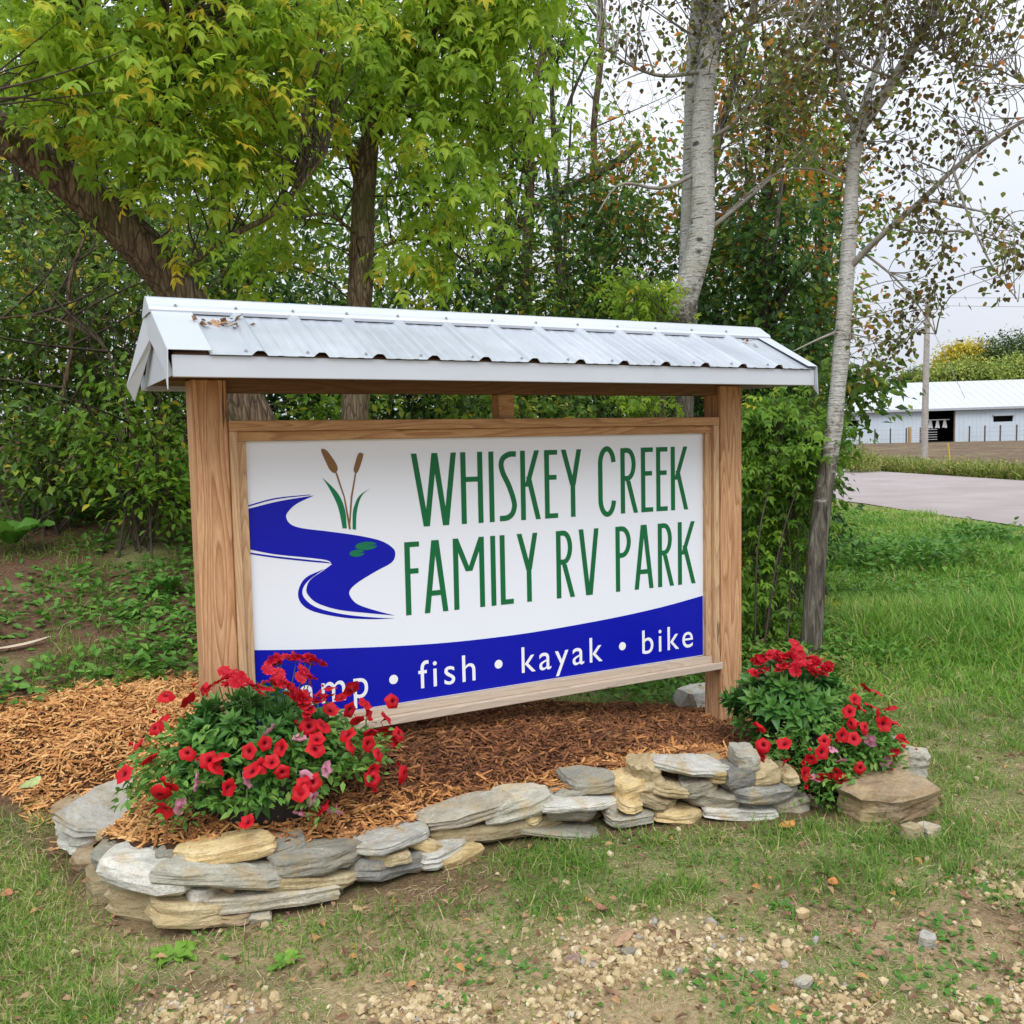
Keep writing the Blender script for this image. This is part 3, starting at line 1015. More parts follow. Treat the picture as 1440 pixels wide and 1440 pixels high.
def slab_bm(w, d, h, seed, amp=1.0):
    """flat-bedded broken slab: an irregular outline in plan, its edge stepped in thin beds"""
    r = np.random.default_rng(seed)
    n = 18
    a = np.linspace(0, 2 * math.pi, n, endpoint=False) + r.uniform(-.09, .09, n)
    e = r.uniform(3.2, 7.0)
    rad = (np.abs(np.cos(a)) ** e + np.abs(np.sin(a)) ** e) ** (-1 / e)
    for k in range(2, 7):
        rad = rad * (1 + r.normal(0, .12 / k) * np.cos(k * a + r.uniform(0, 6.28)))
    rad *= 1 + r.uniform(-.035, .035, n)
    for _ in range(r.integers(3, 6)):                      # struck-off corners
        c0, cut = r.uniform(0, 6.28), r.uniform(.76, .95)
        rad = np.minimum(rad, np.where(np.cos(a - c0) > .3, cut / np.maximum(np.cos(a - c0), .3) * 1.05, 9))
    beds = 7
    tz = np.linspace(-1, 1, beds)
    off = np.cumsum(r.normal(0, .034, beds))
    off = off - off.mean()
    tilt = r.uniform(-.06, .06, 2)
    off = np.clip(off, -.09, .09)
    V = []
    for b in range(beds):
        edge = 1 - .09 * abs(tz[b]) ** 8 * r.uniform(.2, 1.4) + off[b] + .035 * np.cos(a * r.integers(2, 6) + r.uniform(0, 6)) * r.uniform(.2, 1)
        x, y = rad * edge * np.cos(a) * w / 2, rad * edge * np.sin(a) * d / 2
        V.append(np.stack([x, y, tz[b] * h / 2 + r.normal(0, .025, n) * h + (tilt[0] * x + tilt[1] * y)], 1))
    F = [(b * n + j, b * n + (j + 1) % n, (b + 1) * n + (j + 1) % n, (b + 1) * n + j) for b in range(beds - 1) for j in range(n)]
    V = np.concatenate(V)
    for top in (1, 0):
        ring = V[(beds - 1) * n:beds * n] if top else V[:n]
        prev = (beds - 1) * n if top else 0
        for f in ((.72, .40) if top else (.5,)):
            s = len(V)
            p = ring.mean(0) + (ring - ring.mean(0)) * f
            p[:, 2] += (1 if top else -1) * h * (.015 + r.normal(0, .03, n))
            V = np.concatenate([V, p])
            F += [(prev + j, prev + (j + 1) % n, s + (j + 1) % n, s + j) if top else (prev + (j + 1) % n, prev + j, s + j, s + (j + 1) % n) for j in range(n)]
            prev = s
        s = len(V)
        V = np.concatenate([V, V[prev:prev + n].mean(0)[None]])
        F += [(prev + j, prev + (j + 1) % n, s) if top else (prev + (j + 1) % n, prev + j, s) for j in range(n)]
    o = Vector((seed * 3.17 % 50, seed * 1.31 % 50, 3))
    k = min(.008, h * .12) * amp
    bm = bmesh.new()
    vs_ = []
    for p in V:
        q = Vector(p)
        vs_.append(bm.verts.new(q + k * Vector((noise.noise(q * 30 + o), noise.noise(q * 30 - o), .8 * noise.noise(q * 26 + o * 2)))))
    for f in F:
        bm.faces.new([vs_[i] for i in f])
    return bm


STONES = [(-0.51, 0.15, 0.175, 0.31, 0.42, 0.055, -73.0, 16, 'p'), (-0.60, 0.13, 0.085, 0.213, 0.334, 0.086, -73.0, 0, 'p'), (-0.702, 0.402, 0.016, 0.134, 0.2, 0.149, -73.0, 0, 'b'), (-0.519, -0.096, 0.127, 0.281, 0.16, 0.028, -77.0, -6, 'g'), (-0.61, 0.108, 0.004, 0.16, 0.2, 0.108, -73.0, 0, 'b'), (-0.485, -0.525, 0.172, 0.37, 0.31, 0.088, -36.0, -2, 'p'), (-0.398, -0.543, 0.215, 0.13, 0.16, 0.035, -43.0, 0, 'g'), (-0.361, -0.688, 0.21, 0.133, 0.16, 0.039, -43.0, 3, 'y'), (-0.472, -0.516, 0.063, 0.312, 0.2, 0.155, -43.0, 0, 't'), (-0.365, -0.729, 0.06, 0.302, 0.16, 0.087, -8.0, 8, 't'), (-0.257, -0.724, -0.004, 0.136, 0.16, 0.047, -8.0, 4, 'b'), (-0.356, -0.7, 0.119, 0.108, 0.16, 0.047, -8.0, 5, 'w'), (-0.277, -0.671, 0.12, 0.054, 0.2, 0.039, -8.0, 5, 'o'), (-0.268, -0.672, 0.228, 0.303, 0.16, 0.057, -8.0, -2, 'y'), (-0.303, -0.707, 0.178, 0.393, 0.16, 0.066, -8.0, 9, 'g'), (-0.066, -0.716, 0.105, 0.451, 0.16, 0.053, -1.0, 8, 't'), (-0.133, -0.725, 0.064, 0.427, 0.16, 0.056, -1.0, 8, 'n'), (0.108, -0.678, 0.032, 0.09, 0.2, 0.073, -1.0, 0, 's'), (-0.175, -0.705, 0.023, 0.088, 0.2, 0.04, -8.0, 5, 'g'), (0.009, -0.727, 0.154, 0.336, 0.16, 0.072, -1.0, 5, 'g'), (-0.067, -0.666, 0.199, 0.17, 0.16, 0.03, -1.0, -2, 's'), (0.077, -0.593, 0.156, 0.3, 0.19, 0.032, -1.0, 4, 'n'), (0.33, -0.68, 0.143, 0.335, 0.223, 0.035, 5.0, 5, 'p'), (0.341, -0.671, 0.095, 0.127, 0.2, 0.052, 5.0, 8, 'o'), (0.334, -0.661, 0.059, 0.339, 0.2, 0.082, 5.0, 10, 's'), (0.462, -0.68, 0.093, 0.163, 0.16, 0.05, 17.0, 25, 'y'), (0.538, -0.677, 0.042, 0.227, 0.16, 0.063, 17.0, 8, 'p'), (0.697, -0.642, 0.152, 0.361, 0.16, 0.061, -5.0, -5, 'n'), (0.802, -0.631, 0.065, 0.537, 0.16, 0.07, -5.0, 2, 't'), (0.622, -0.557, 0.062, 0.336, 0.2, 0.1, 17.0, 0, 's'), (0.908, -0.621, 0.153, 0.291, 0.16, 0.083, -11.0, 0, 'g'), (0.959, -0.611, 0.094, 0.102, 0.2, 0.046, -11.0, 4, 'y'), (1.15, -0.586, 0.132, 0.16, 0.16, 0.047, -11.0, 0, 'g'), (1.171, -0.712, 0.118, 0.369, 0.16, 0.034, -11.0, 9, 'w'), (1.175, -0.662, 0.065, 0.236, 0.2, 0.058, -11.0, 8, 'n'), (1.088, -0.696, 0.015, 0.394, 0.16, 0.029, -11.0, 13, 'g'), (1.273, -0.629, 0.172, 0.223, 0.16, 0.056, -11.0, 0, 'g'), (1.421, -0.72, 0.145, 0.156, 0.16, 0.089, -16.0, -5, 'y'), (1.335, -0.695, 0.078, 0.07, 0.2, 0.052, -16.0, 10, 'n'), (1.396, -0.765, 0.092, 0.105, 0.16, 0.045, -16.0, 15, 'y'), (1.501, -0.733, 0.18, 0.114, 0.16, 0.146, -16.0, -4, 't'), (1.556, -0.78, 0.146, 0.146, 0.16, 0.055, -16.0, 12, 't'), (1.517, -0.789, 0.091, 0.191, 0.16, 0.052, -16.0, 12, 't'), (1.39, -0.763, 0.039, 0.202, 0.16, 0.049, -16.0, 4, 'g'), (1.6, -0.803, 0.022, 0.214, 0.16, 0.059, -16.0, 4, 'y'), (1.677, -0.845, 0.225, 0.328, 0.16, 0.047, -16.0, 9, 'w'), (1.899, -0.902, 0.252, 0.106, 0.16, 0.07, -28.0, 0, 'g'), (1.788, -0.854, 0.197, 0.098, 0.2, 0.055, -28.0, 0, 'y'), (1.71, -0.836, 0.145, 0.15, 0.16, 0.069, -28.0, -3, 'n'), (1.852, -0.899, 0.18, 0.16, 0.16, 0.094, -28.0, -3, 's'), (1.955, -0.951, 0.182, 0.16, 0.16, 0.073, -17.0, -4, 't'), (2.068, -0.985, 0.164, 0.09, 0.16, 0.051, -17.0, -10, 't'), (1.758, -0.85, 0.088, 0.244, 0.16, 0.081, -28.0, 2, 'n'), (1.96, -0.984, 0.108, 0.305, 0.16, 0.074, -17.0, 5, 's'), (1.859, -0.914, 0.021, 0.298, 0.16, 0.053, -28.0, 3, 'w'), (2.079, -0.989, 0.039, 0.18, 0.16, 0.076, -17.0, 5, 'n')]
wall = thing("dry_stone_wall", "low curved dry stone wall of grey, white and yellow slabs edging the mulch bed", "stone wall", (0.6, -0.75, 0))


def add_stone(parent, x, y, z, w, d, h, yaw, tilt, col, seed, cuts=9, amp=0.10, pitch=0.0):
    bm = slab_bm(w, d, h, seed) if h < .95 * w else rock_bm(w, d, h, seed, cuts, amp=amp)
    o = bm_obj("stone", bm, SM[col])
    o.rotation_euler = (math.radians(pitch), math.radians(tilt), math.radians(yaw))
    o.location = (x, y, z)
    if parent is not None:
        o.parent = parent
        o.matrix_parent_inverse = Matrix.Translation(-parent.location)
    return o


for i, (x, y, z, w, d, h, yaw, tilt, col) in enumerate(STONES):
    jy = random.uniform(-.018, .018)
    add_stone(wall, x, y + jy, max(z, h * 0.42), w * 1.11, d * 1.14, h * 0.94, yaw + random.uniform(-6, 6), tilt + random.uniform(-2, 2), col, 100 + i, 12 if w > 0.15 else 8, 0.13, random.uniform(-3, 5))
for i, a in enumerate(((-.61, -.30, .045, .25, .2, .09, -75, 't'), (-.585, -.27, .125, .23, .2, .055, -70, 'g'), (-.66, -.05, .04, .2, .18, .08, -72, 'b'), (.30, -.74, .10, .16, .14, .04, 8, 't'), (.60, -.72, .02, .18, .14, .05, 10, 'y'))):
    add_stone(wall, *a[:6], a[6], 0, a[7], 200 + i)
# hearting stones packed behind the face
rs = random.Random(3)
core = np.array([(-.58, -.03), (-.47, -.38), (-.31, -.56), (-.1, -.61), (.2, -.61), (.5, -.58), (.9, -.55), (1.27, -.60), (1.57, -.70), (1.9, -.85), (2.08, -.92)])
for k, p in enumerate(resample(np.hstack([core, np.zeros((len(core), 1))]), 26)):
    for lv in range(2):
        add_stone(wall, p[0] + rs.uniform(-.02, .02), p[1] + rs.uniform(0, .02), 0.035 + lv * 0.075, rs.uniform(.12, .19), 0.13, 0.07, rs.uniform(-40, 20), 0, rs.choice("nsb"), 300 + k * 2 + lv, 6)
# the right end curves round behind the boulder
for i, (x, y, z, w, d, h, yaw, col) in enumerate(((2.70, -1.03, .10, .16, .15, .13, 20, 't'), (2.81, -1.05, .08, .11, .16, .14, 60, 'g'), (2.84, -.88, .11, .15, .13, .11, 70, 'n'), (2.92, -.62, .05, .17, .14, .09, 80, 'g'), (2.92, -.38, .05, .18, .14, .09, 85, 't'), (2.74, -1.03, .03, .2, .15, .07, 20, 'b'))):
    add_stone(wall, x, y, z, w, d, h, yaw, rs.uniform(-6, 6), col, 400 + i, 8)

boulder = bm_obj("boulder", slab_bm(0.41, 0.29, 0.145, 921, 1.5), SM['b'], None)
boulder.location = (2.45, -1.235, 0.062)
boulder.rotation_euler = (0.06, math.radians(-3), math.radians(12))
tag(boulder, "large brown rounded boulder at the right end of the stone wall", "boulder")
for i, (nm, x, y, z, w, d, h, lab) in enumerate((("rock", 2.275, -1.50, .03, .075, .07, .085, "small upright tan stone leaning under the front of the brown boulder"), ("rock", 2.375, -1.50, .022, .085, .07, .055, "small flat buff stone lying right of the boulder's front"))):
    o = bm_obj(nm, rock_bm(w, d, h, 950 + i, 7, amp=0.08), SM['t' if i == 0 else 'n'])
    o.location = (x, y, z)
    tag(o, lab, "stone")
o = bm_obj("rock", rock_bm(.30, .2, .10, 960, 10), SM['w'])
o.location = (2.78, .46, .07)
tag(o, "pale flat rock behind the mulch, seen under the sign beside the right post", "rock")
# ------------------------------------------------------------------ sign
sign = thing("park_sign", "roofed wooden entrance sign with white and blue panel on two thick posts", "sign", (1.22, 0.04, 0))
box("post", -.211, -.071, -.03, .11, -.1, 1.925, M['post'], sign, .006)
box("post", 2.539, 2.690, -.03, .11, -.25, 1.925, M['post'], sign, .006)
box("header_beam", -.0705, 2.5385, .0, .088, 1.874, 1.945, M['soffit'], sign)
box("mid_block", 1.205, 1.288, .003, .085, 1.757, 1.873, M['rail'], sign)
# outer frame
box("frame_rail", -.0695, 2.516, -.05, .06, 1.712, 1.756, M['rail'], sign, .003)
box("frame_rail", -.0695, 2.532, -.056, .06, .372, .409, M['weathered'], sign, .003)
box("frame_stile", -.0695, -.039, -.048, .06, .4095, 1.7115, M['strip'], sign, .003)
box("frame_stile", 2.479, 2.516, -.048, .06, .4095, 1.7115, M['strip'], sign, .003)
# inner stop
box("stop_strip", -.0385, 2.4785, -.026, .058, 1.671, 1.711, M['rail'], sign, .002)
box("stop_strip", -.0385, 2.4785, -.028, .058, .41, .449, M['weathered'], sign, .002)
box("stop_strip", -.0385, -.0005, -.024, .058, .4495, 1.6705, M['strip'], sign, .002)
box("stop_strip", 2.4405, 2.4785, -.024, .058, .4495, 1.6705, M['strip'], sign, .002)
panel = box("panel", 0.0, 2.44, 0.0, .02, .45, 1.67, M['panel'], sign, 0)
Z0 = 0.45


def flat_poly(g, poly, y, th=0.0012):
    P = [Vector((p[0], p[1], 0)) for p in poly]
    tris = geometry.tessellate_polygon([P])
    n = len(P)
    V = [(p[0], y, p[1] + Z0) for p in poly]
    F = []
    for t in tris:
        a, b, c = (poly[k] for k in t)
        ar = (b[0] - a[0]) * (c[1] - a[1]) - (c[0] - a[0]) * (b[1] - a[1])
        F.append(t if ar > 0 else t[::-1])
    g.add(V, F)
    V2 = V + [(v[0], y + th, v[2]) for v in V]
    g.add(V2, [(i, (i + 1) % n, n + (i + 1) % n, n + i) for i in range(n)])


def smooth_closed(poly, sub=5, sharp=()):
    """Catmull-Rom through a closed outline, keeping the named corners sharp"""
    P = [np.array(p, float) for p in poly]
    n = len(P)
    out = []
    for i in range(n):
        p0, p1, p2, p3 = P[i - 1], P[i], P[(i + 1) % n], P[(i + 2) % n]
        m1 = (p2 - p1) if i in sharp else (p2 - p0) / 2
        m2 = (p2 - p1) if (i + 1) % n in sharp else (p3 - p1) / 2
        for k in range(sub):
            t = k / sub
            out.append(tuple((2 * t**3 - 3 * t**2 + 1) * p1 + (t**3 - 2 * t**2 + t) * m1 + (-2 * t**3 + 3 * t**2) * p2 + (t**3 - t**2) * m2))
    return out


RIVER = [(0.002, 0.936), (0.133, 0.962), (0.288, 0.98), (0.213, 0.949), (0.175, 0.919), (0.162, 0.894), (0.18, 0.861), (0.231, 0.84), (0.35, 0.818), (0.488, 0.79), (0.59, 0.76), (0.645, 0.723), (0.655, 0.691), (0.635, 0.657), (0.562, 0.625), (0.481, 0.585), (0.438, 0.553), (0.435, 0.523), (0.47, 0.482), (0.556, 0.444), (0.644, 0.413), (0.523, 0.436), (0.383, 0.466), (0.286, 0.506), (0.245, 0.547), (0.24, 0.577), (0.259, 0.613), (0.313, 0.645), (0.357, 0.672), (0.338, 0.691), (0.256, 0.709), (0.11, 0.735), (0.002, 0.764)]
g = Geo()
flat_poly(g, smooth_closed(RIVER, 5, (0, 2, 20, 28, 32)), -.0012)
flat_poly(g, smooth_closed([(0.321, 0.654), (0.237, 0.622), (0.203, 0.566), (0.213, 0.513), (0.269, 0.47), (0.397, 0.43), (0.522, 0.409), (0.643, 0.399), (0.523, 0.418), (0.398, 0.445), (0.289, 0.483), (0.234, 0.526), (0.221, 0.567), (0.249, 0.609)], 4, (0, 7)), -.0010)
flat_poly(g, smooth_closed([(0.002, 0.751), (0.11, 0.727), (0.255, 0.7), (0.33, 0.686), (0.357, 0.675), (0.33, 0.680), (0.255, 0.692), (0.11, 0.719), (0.002, 0.744)], 3, (0, 4, 8)), -.0010)
flat_poly(g, smooth_closed([(0.002, 0.951), (0.12, 0.977), (0.273, 0.985), (0.273, 0.982), (0.119, 0.971), (0.002, 0.945)], 3, (0, 2, 3, 5)), -.0010)
g.obj("river_print", M['blue'], panel)
BAND = [(0.003, 0.331), (0.196, 0.309), (0.393, 0.291), (0.631, 0.271), (0.883, 0.256), (1.149, 0.250), (1.431, 0.253), (1.833, 0.271), (2.157, 0.297), (2.437, 0.332), (2.437, 0.003), (0.003, 0.003)]
g = Geo()
flat_poly(g, smooth_closed(BAND, 4, (0, 9, 10, 11)), -.0012)
g.obj("blue_band", M['blue'], panel)
CAT = [[(0.326, 1.176), (0.347, 1.178), (0.376, 1.142), (0.395, 1.108), (0.397, 1.086), (0.382, 1.074), (0.362, 1.09), (0.346, 1.124)], [(0.495, 1.157), (0.516, 1.157), (0.515, 1.139), (0.494, 1.083), (0.481, 1.071), (0.471, 1.083), (0.476, 1.106)],
       [(0.386, 1.077), (0.394, 1.077), (0.427, 0.966), (0.45, 0.822), (0.44, 0.823), (0.421, 0.966)], [(0.477, 1.074), (0.483, 1.073), (0.461, 0.964), (0.445, 0.823), (0.439, 0.823), (0.453, 0.965)],
       [(0.328, 1.056), (0.372, 1.013), (0.404, 0.97), (0.426, 0.906), (0.431, 0.827), (0.411, 0.828), (0.401, 0.893), (0.388, 0.941), (0.359, 1.004)], [(0.545, 1.0), (0.513, 0.977), (0.493, 0.945), (0.478, 0.888), (0.473, 0.818), (0.457, 0.822), (0.46, 0.889), (0.469, 0.926), (0.494, 0.97)]]
g, g2 = Geo(), Geo()
for k, c in enumerate(CAT[:4]):
    flat_poly(g, smooth_closed(c, 4, ()) if k < 2 else c, -.0014 - .0002 * k)
g.obj("cattail_print", M['brown'], panel)
for c in CAT[4:]:
    flat_poly(g2, smooth_closed(c, 4, (0, 4, 5)), -.0010)
for (cx, cz, rx, rz) in ((0.518, 0.7425, 0.052, 0.0185), (0.4735, 0.7125, 0.035, 0.0155)):
    pad = [(cx + 0.1 * rx, cz + 0.1 * rz)] + [(cx + rx * math.cos(a), cz + rz * math.sin(a)) for a in np.linspace(0.25, 2 * math.pi - 0.12, 22)]
    flat_poly(g2, pad, -.0022 - .0002 * (rx > .04))
g2.obj("reed_print", M['leafgreen'], panel)

SW = 0.0268
DW = 0.0272


def letters(name, spec, top, bot, mat):
    """upright capitals from pen strokes; each stroke sits a hair above the last so no faces coincide"""
    g = Geo()
    cnt = [0]
    H = top - bot

    def yy():
        cnt[0] += 1
        return -.0010 - .00012 * (cnt[0] % 7)

    def quad(p):
        flat_poly(g, p, yy(), 0.0006)

    def stem(x, a=0.0, b=1.0):
        quad([(x, bot + a * H), (x + SW, bot + a * H), (x + SW, bot + b * H), (x, bot + b * H)])

    def diag(x0, f0, x1, f1, w=DW):          # horizontal-ended slanting stroke between centre lines
        quad([(x0 - w / 2, bot + f0 * H), (x0 + w / 2, bot + f0 * H), (x1 + w / 2, bot + f1 * H), (x1 - w / 2, bot + f1 * H)])

    def bar(x0, x1, f, w=0.024):
        z = bot + f * H
        quad([(x0, z - w / 2), (x1, z - w / 2), (x1, z + w / 2), (x0, z + w / 2)])

    def ribbon(pts, w=SW):
        P = np.array(pts, float)
        T = np.gradient(P, axis=0)
        T /= np.linalg.norm(T, axis=1)[:, None]
        N = np.stack([-T[:, 1], T[:, 0]], 1) * w / 2
        quad([tuple(p) for p in (P - N)] + [tuple(p) for p in (P + N)[::-1]])

    def arc(cx, cz, rx, rz, a0, a1, n=16):
        return [(cx + rx * math.cos(a), cz + rz * math.sin(a)) for a in np.linspace(math.radians(a0), math.radians(a1), n)]
    hw = SW / 2
    for ch, x0, x1 in spec:
        w = x1 - x0
        if ch == 'W':
            a, b, c, d, e = x0 + hw, x0 + .30 * w, x0 + .51 * w, x0 + .73 * w, x1 - hw
            diag(b, 0, a, 1), diag(b + .004, 0, c, 1), diag(d, 0, c + .002, 1), diag(d + .004, 0, e, 1)
        elif ch == 'H':
            stem(x0), stem(x1 - SW), bar(x0 + SW, x1 - SW, .62)
        elif ch == 'I':
            stem((x0 + x1) / 2 - hw)
        elif ch == 'S':
            m = (x0 + x1) / 2
            pts = [(x1 - .006, bot + .955 * H), (m + .010, bot + .962 * H), (x0 + .022, bot + .90 * H), (x0 + .014, bot + .80 * H), (x0 + .026, bot + .68 * H), (m + .002, bot + .53 * H), (x1 - .028, bot + .36 * H), (x1 - .016, bot + .22 * H), (x1 - .028, bot + .10 * H), (m - .004, bot + .042 * H), (x0 + .004, bot + .042 * H)]
            q = resample([(p[0], p[1], 0) for p in pts], 40)[:, :2]
            ribbon(q)
        elif ch == 'K':
            stem(x0), diag(x0 + SW + .008, .48, x1 - hw - .004, 1), diag(x1 - hw, 0, x0 + SW + .018, .62)
        elif ch in 'EF':
            stem(x0), bar(x0 + SW, x1, 1 - .012 / H), bar(x0 + SW, x1 - .006, .60)
            if ch == 'E':
                bar(x0 + SW, x1, .012 / H)
        elif ch == 'Y':
            m = x0 + .565 * w
            quad([(m - hw, bot), (m + hw, bot), (m + hw, bot + .50 * H), (m - hw, bot + .50 * H)])
            diag(m - .002, .47, x0 + hw, 1), diag(m + .002, .47, x1 - hw, 1)
        elif ch == 'C':
            cx = (x0 + x1) / 2
            rx = w / 2 - hw
            pts = arc(cx, top - .080 - hw + .012, rx, .080, 8, 90, 9) + arc(cx, top - .080 - hw + .012, rx, .080, 100, 180, 8) + arc(cx, bot + .080 + hw - .012, rx, .080, 180, 260, 8) + arc(cx, bot + .080 + hw - .012, rx, .080, 270, 352, 9)
            ribbon([pts[0]] + pts + [pts[-1]] if False else pts)
        elif ch in 'PR':
            stem(x0)
            bh = .25 if ch == 'R' else .24
            cz = bot + (1 - bh) * H - (0 if ch == 'R' else 0)
            rz = bh * H - .012
            xr = x1 - hw - (.012 if ch == 'R' else 0)
            cx = x0 + .40 * w
            pts = [(x0 + SW - .004, cz + rz), ((x0 + SW + cx) / 2, cz + rz)] + arc(cx, cz, xr - cx, rz, 90, -90, 18) + [((x0 + SW + cx) / 2, cz - rz), (x0 + SW - .004, cz - rz)]
            ribbon(pts, .0255)
            if ch == 'R':
                diag(x1 - hw, 0, cx + .004, .50)
        elif ch == 'A':
            m = (x0 + x1) / 2
            diag(x0 + hw, 0, m - .005, 1), diag(x1 - hw, 0, m + .005, 1), bar(x0 + .033, x1 - .033, .27)
        elif ch == 'M':
            m = (x0 + x1) / 2
            stem(x0), stem(x1 - SW), diag(m - .004, .53, x0 + hw, 1), diag(m + .004, .53, x1 - hw, 1)
        elif ch == 'L':
            stem(x0), bar(x0 + SW, x1, .012 / H)
        elif ch == 'V':
            m = (x0 + x1) / 2
            diag(m - .006, 0, x0 + hw, 1), diag(m + .006, 0, x1 - hw, 1)
    return g.obj(name, mat, panel)


T1, B1, T2, B2 = 1.151, .8125, .746, .4065
letters("lettering", [('W', .745, .971), ('H', .993, 1.108), ('I', 1.141, 1.168), ('S', 1.192, 1.296), ('K', 1.313, 1.423), ('E', 1.448, 1.523), ('Y', 1.545, 1.663)], T1, B1, M['green'])
letters("lettering", [('C', 1.763, 1.872), ('R', 1.901, 2.009), ('E', 2.03, 2.107), ('E', 2.128, 2.202), ('K', 2.224, 2.339)], T1, B1, M['green'])
letters("lettering", [('F', .70, .773), ('A', .793, .913), ('M', .944, 1.107), ('I', 1.142, 1.167), ('L', 1.192, 1.263), ('Y', 1.286, 1.402)], T2, B2, M['green'])
letters("lettering", [('R', 1.508, 1.615), ('V', 1.642, 1.761)], T2, B2, M['green'])
letters("lettering", [('P', 1.865, 1.962), ('A', 1.983, 2.105), ('R', 2.135, 2.241), ('K', 2.268, 2.387)], T2, B2, M['green'])


def word(text, x0, x1, base, asc):
    """lower-case word in the built-in sans, scaled to its measured width and ascender height"""
    cu = bpy.data.curves.new("lettering", 'FONT')
    cu.body = text
    cu.space_character = 1.22
    cu.extrude = 0.002
    ob = bpy.data.objects.new("lettering", cu)
    COL.objects.link(ob)
    dg = bpy.context.evaluated_depsgraph_get()
    me = bpy.data.meshes.new_from_object(ob.evaluated_get(dg))
    bpy.data.objects.remove(ob)
    v = np.zeros(len(me.vertices) * 3, np.float32)
    me.vertices.foreach_get("co", v)
    v = v.reshape(-1, 3)
    sx = (x1 - x0) / (v[:, 0].max() - v[:, 0].min())
    sz = asc / v[:, 1].max()
    out = np.stack([x0 + (v[:, 0] - v[:, 0].min()) * sx, -.0016 - v[:, 2] * 0.2, Z0 + base + v[:, 1] * sz], 1)
    me.vertices.foreach_set("co", out.astype(np.float32).ravel())
    me.materials.clear()
    me.materials.append(M['whiteprint'])
    me.update()
    o = bpy.data.objects.new("lettering", me)
    COL.objects.link(o)
    attach(o, panel)
    return o


word("camp", .105, .505, .055, .092)
word("fish", .752, 1.046, .055, .130)
word("kayak", 1.300, 1.776, .055, .128)
word("bike", 2.028, 2.366, .058, .126)
for cx in (.629, 1.172, 1.901):
    g = Geo()
    flat_poly(g, [(cx + .0215 * math.cos(a), .1165 + .0215 * math.sin(a)) for a in np.linspace(0, 2 * math.pi, 24, endpoint=False)], -.0020)
    g.obj("dot_print", M['whiteprint'], panel)
# roof ---------------------------------------------------------------
YR, ZR, YE, ZE, YB = .04, 2.222, -.445, 1.984, .525
RIBS = [-.025 + .2350 * k for k in range(12)]


def rib_profile(x):
    h = 0.0
    for r in RIBS:
        a = abs(x - r)
        h = max(h, .019 * float(1 - smooth(.012, .032, a)))
        for m in (.078, .157):
            h = max(h, .0015 * float(1 - smooth(.008, .018, abs(x - r - m))))
    return h


xs = []
for r in [RIBS[0] - .235] + RIBS:
    xs += [r - .030, r - .020, r - .011, r + .011, r + .020, r + .030, r + .060, r + .070, r + .086, r + .096, r + .139, r + .149, r + .165, r + .175]
xs = sorted(x for x in xs if -.205 < x < 2.785)
xs = [-.207] + xs + [2.79]


def roof_sheet(ye, name):
    g = Geo()
    sgn = 1 if ye < YR else -1
    L = math.hypot(ye - YR, ZE - ZR)
    n = np.array([0, (ZE - ZR) / L * sgn * -1 * -1, abs(ye - YR) / L])
    n = np.array([0, -sgn * (ZR - ZE) / L, abs(ye - YR) / L])
    V = []
    for t in (0.0, 0.5, 1.0):
        for x in xs:
            p = np.array([x, YR + (ye - YR) * t, ZR + (ZE - ZR) * t]) + n * (rib_profile(x) + 0.004)
            V.append(p)
    nx = len(xs)
    V += [np.array(v) - n * 0.0012 for v in V]
    F = []
    for k in range(2):
        for i in range(nx - 1):
            a = k * nx + i
            q = (a, a + nx, a + nx + 1, a + 1)
            F.append(q if sgn > 0 else q[::-1])
            b = a + 3 * nx
            F.append((b, b + 1, b + nx + 1, b + nx) if sgn > 0 else (b, b + nx, b + nx + 1, b + 1))
    for i in range(nx - 1):
        a = 2 * nx + i
        F.append((a, a + 3 * nx, a + 3 * nx + 1, a + 1))
    g.add(V, F)
    return g.obj(name, M['roof'], sign), n


front_sheet, NRM = roof_sheet(YE, "roof_sheet")
roof_sheet(YB, "roof_sheet")
# plywood deck under the steel, soffit boards and fascias
g = Geo()
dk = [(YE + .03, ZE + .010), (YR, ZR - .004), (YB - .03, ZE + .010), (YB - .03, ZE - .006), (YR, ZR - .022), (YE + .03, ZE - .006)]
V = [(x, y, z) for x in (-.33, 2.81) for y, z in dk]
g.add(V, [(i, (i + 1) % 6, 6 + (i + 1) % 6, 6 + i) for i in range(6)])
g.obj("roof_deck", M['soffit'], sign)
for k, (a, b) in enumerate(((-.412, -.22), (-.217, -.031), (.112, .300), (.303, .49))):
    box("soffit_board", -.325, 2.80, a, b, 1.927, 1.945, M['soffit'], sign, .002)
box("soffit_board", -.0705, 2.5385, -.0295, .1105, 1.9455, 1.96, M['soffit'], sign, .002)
box("fascia", -.338, 2.818, -.434, -.418, 1.905, 1.9855, M['trim'], sign, .003)
box("fascia", -.338, 2.862, .498, .514, 1.905, 1.982, M['trim'], sign, .003)


def slab_quad(name, pts, th, mat, parent):
    """thin bent sheet from a 3-D outline, thickened along its normal"""
    P = np.array(pts, float)
    n = np.cross(P[1] - P[0], P[2] - P[0])
    n /= np.linalg.norm(n)
    k = len(P)
    V = np.concatenate([P, P - n * th])
    g = Geo()
    g.add(V, [tuple(range(k)), tuple(range(2 * k - 1, k - 1, -1))])
    g.add(V, [(i, k + i, k + (i + 1) % k, (i + 1) % k) for i in range(k)])
    return g.obj(name, mat, parent)


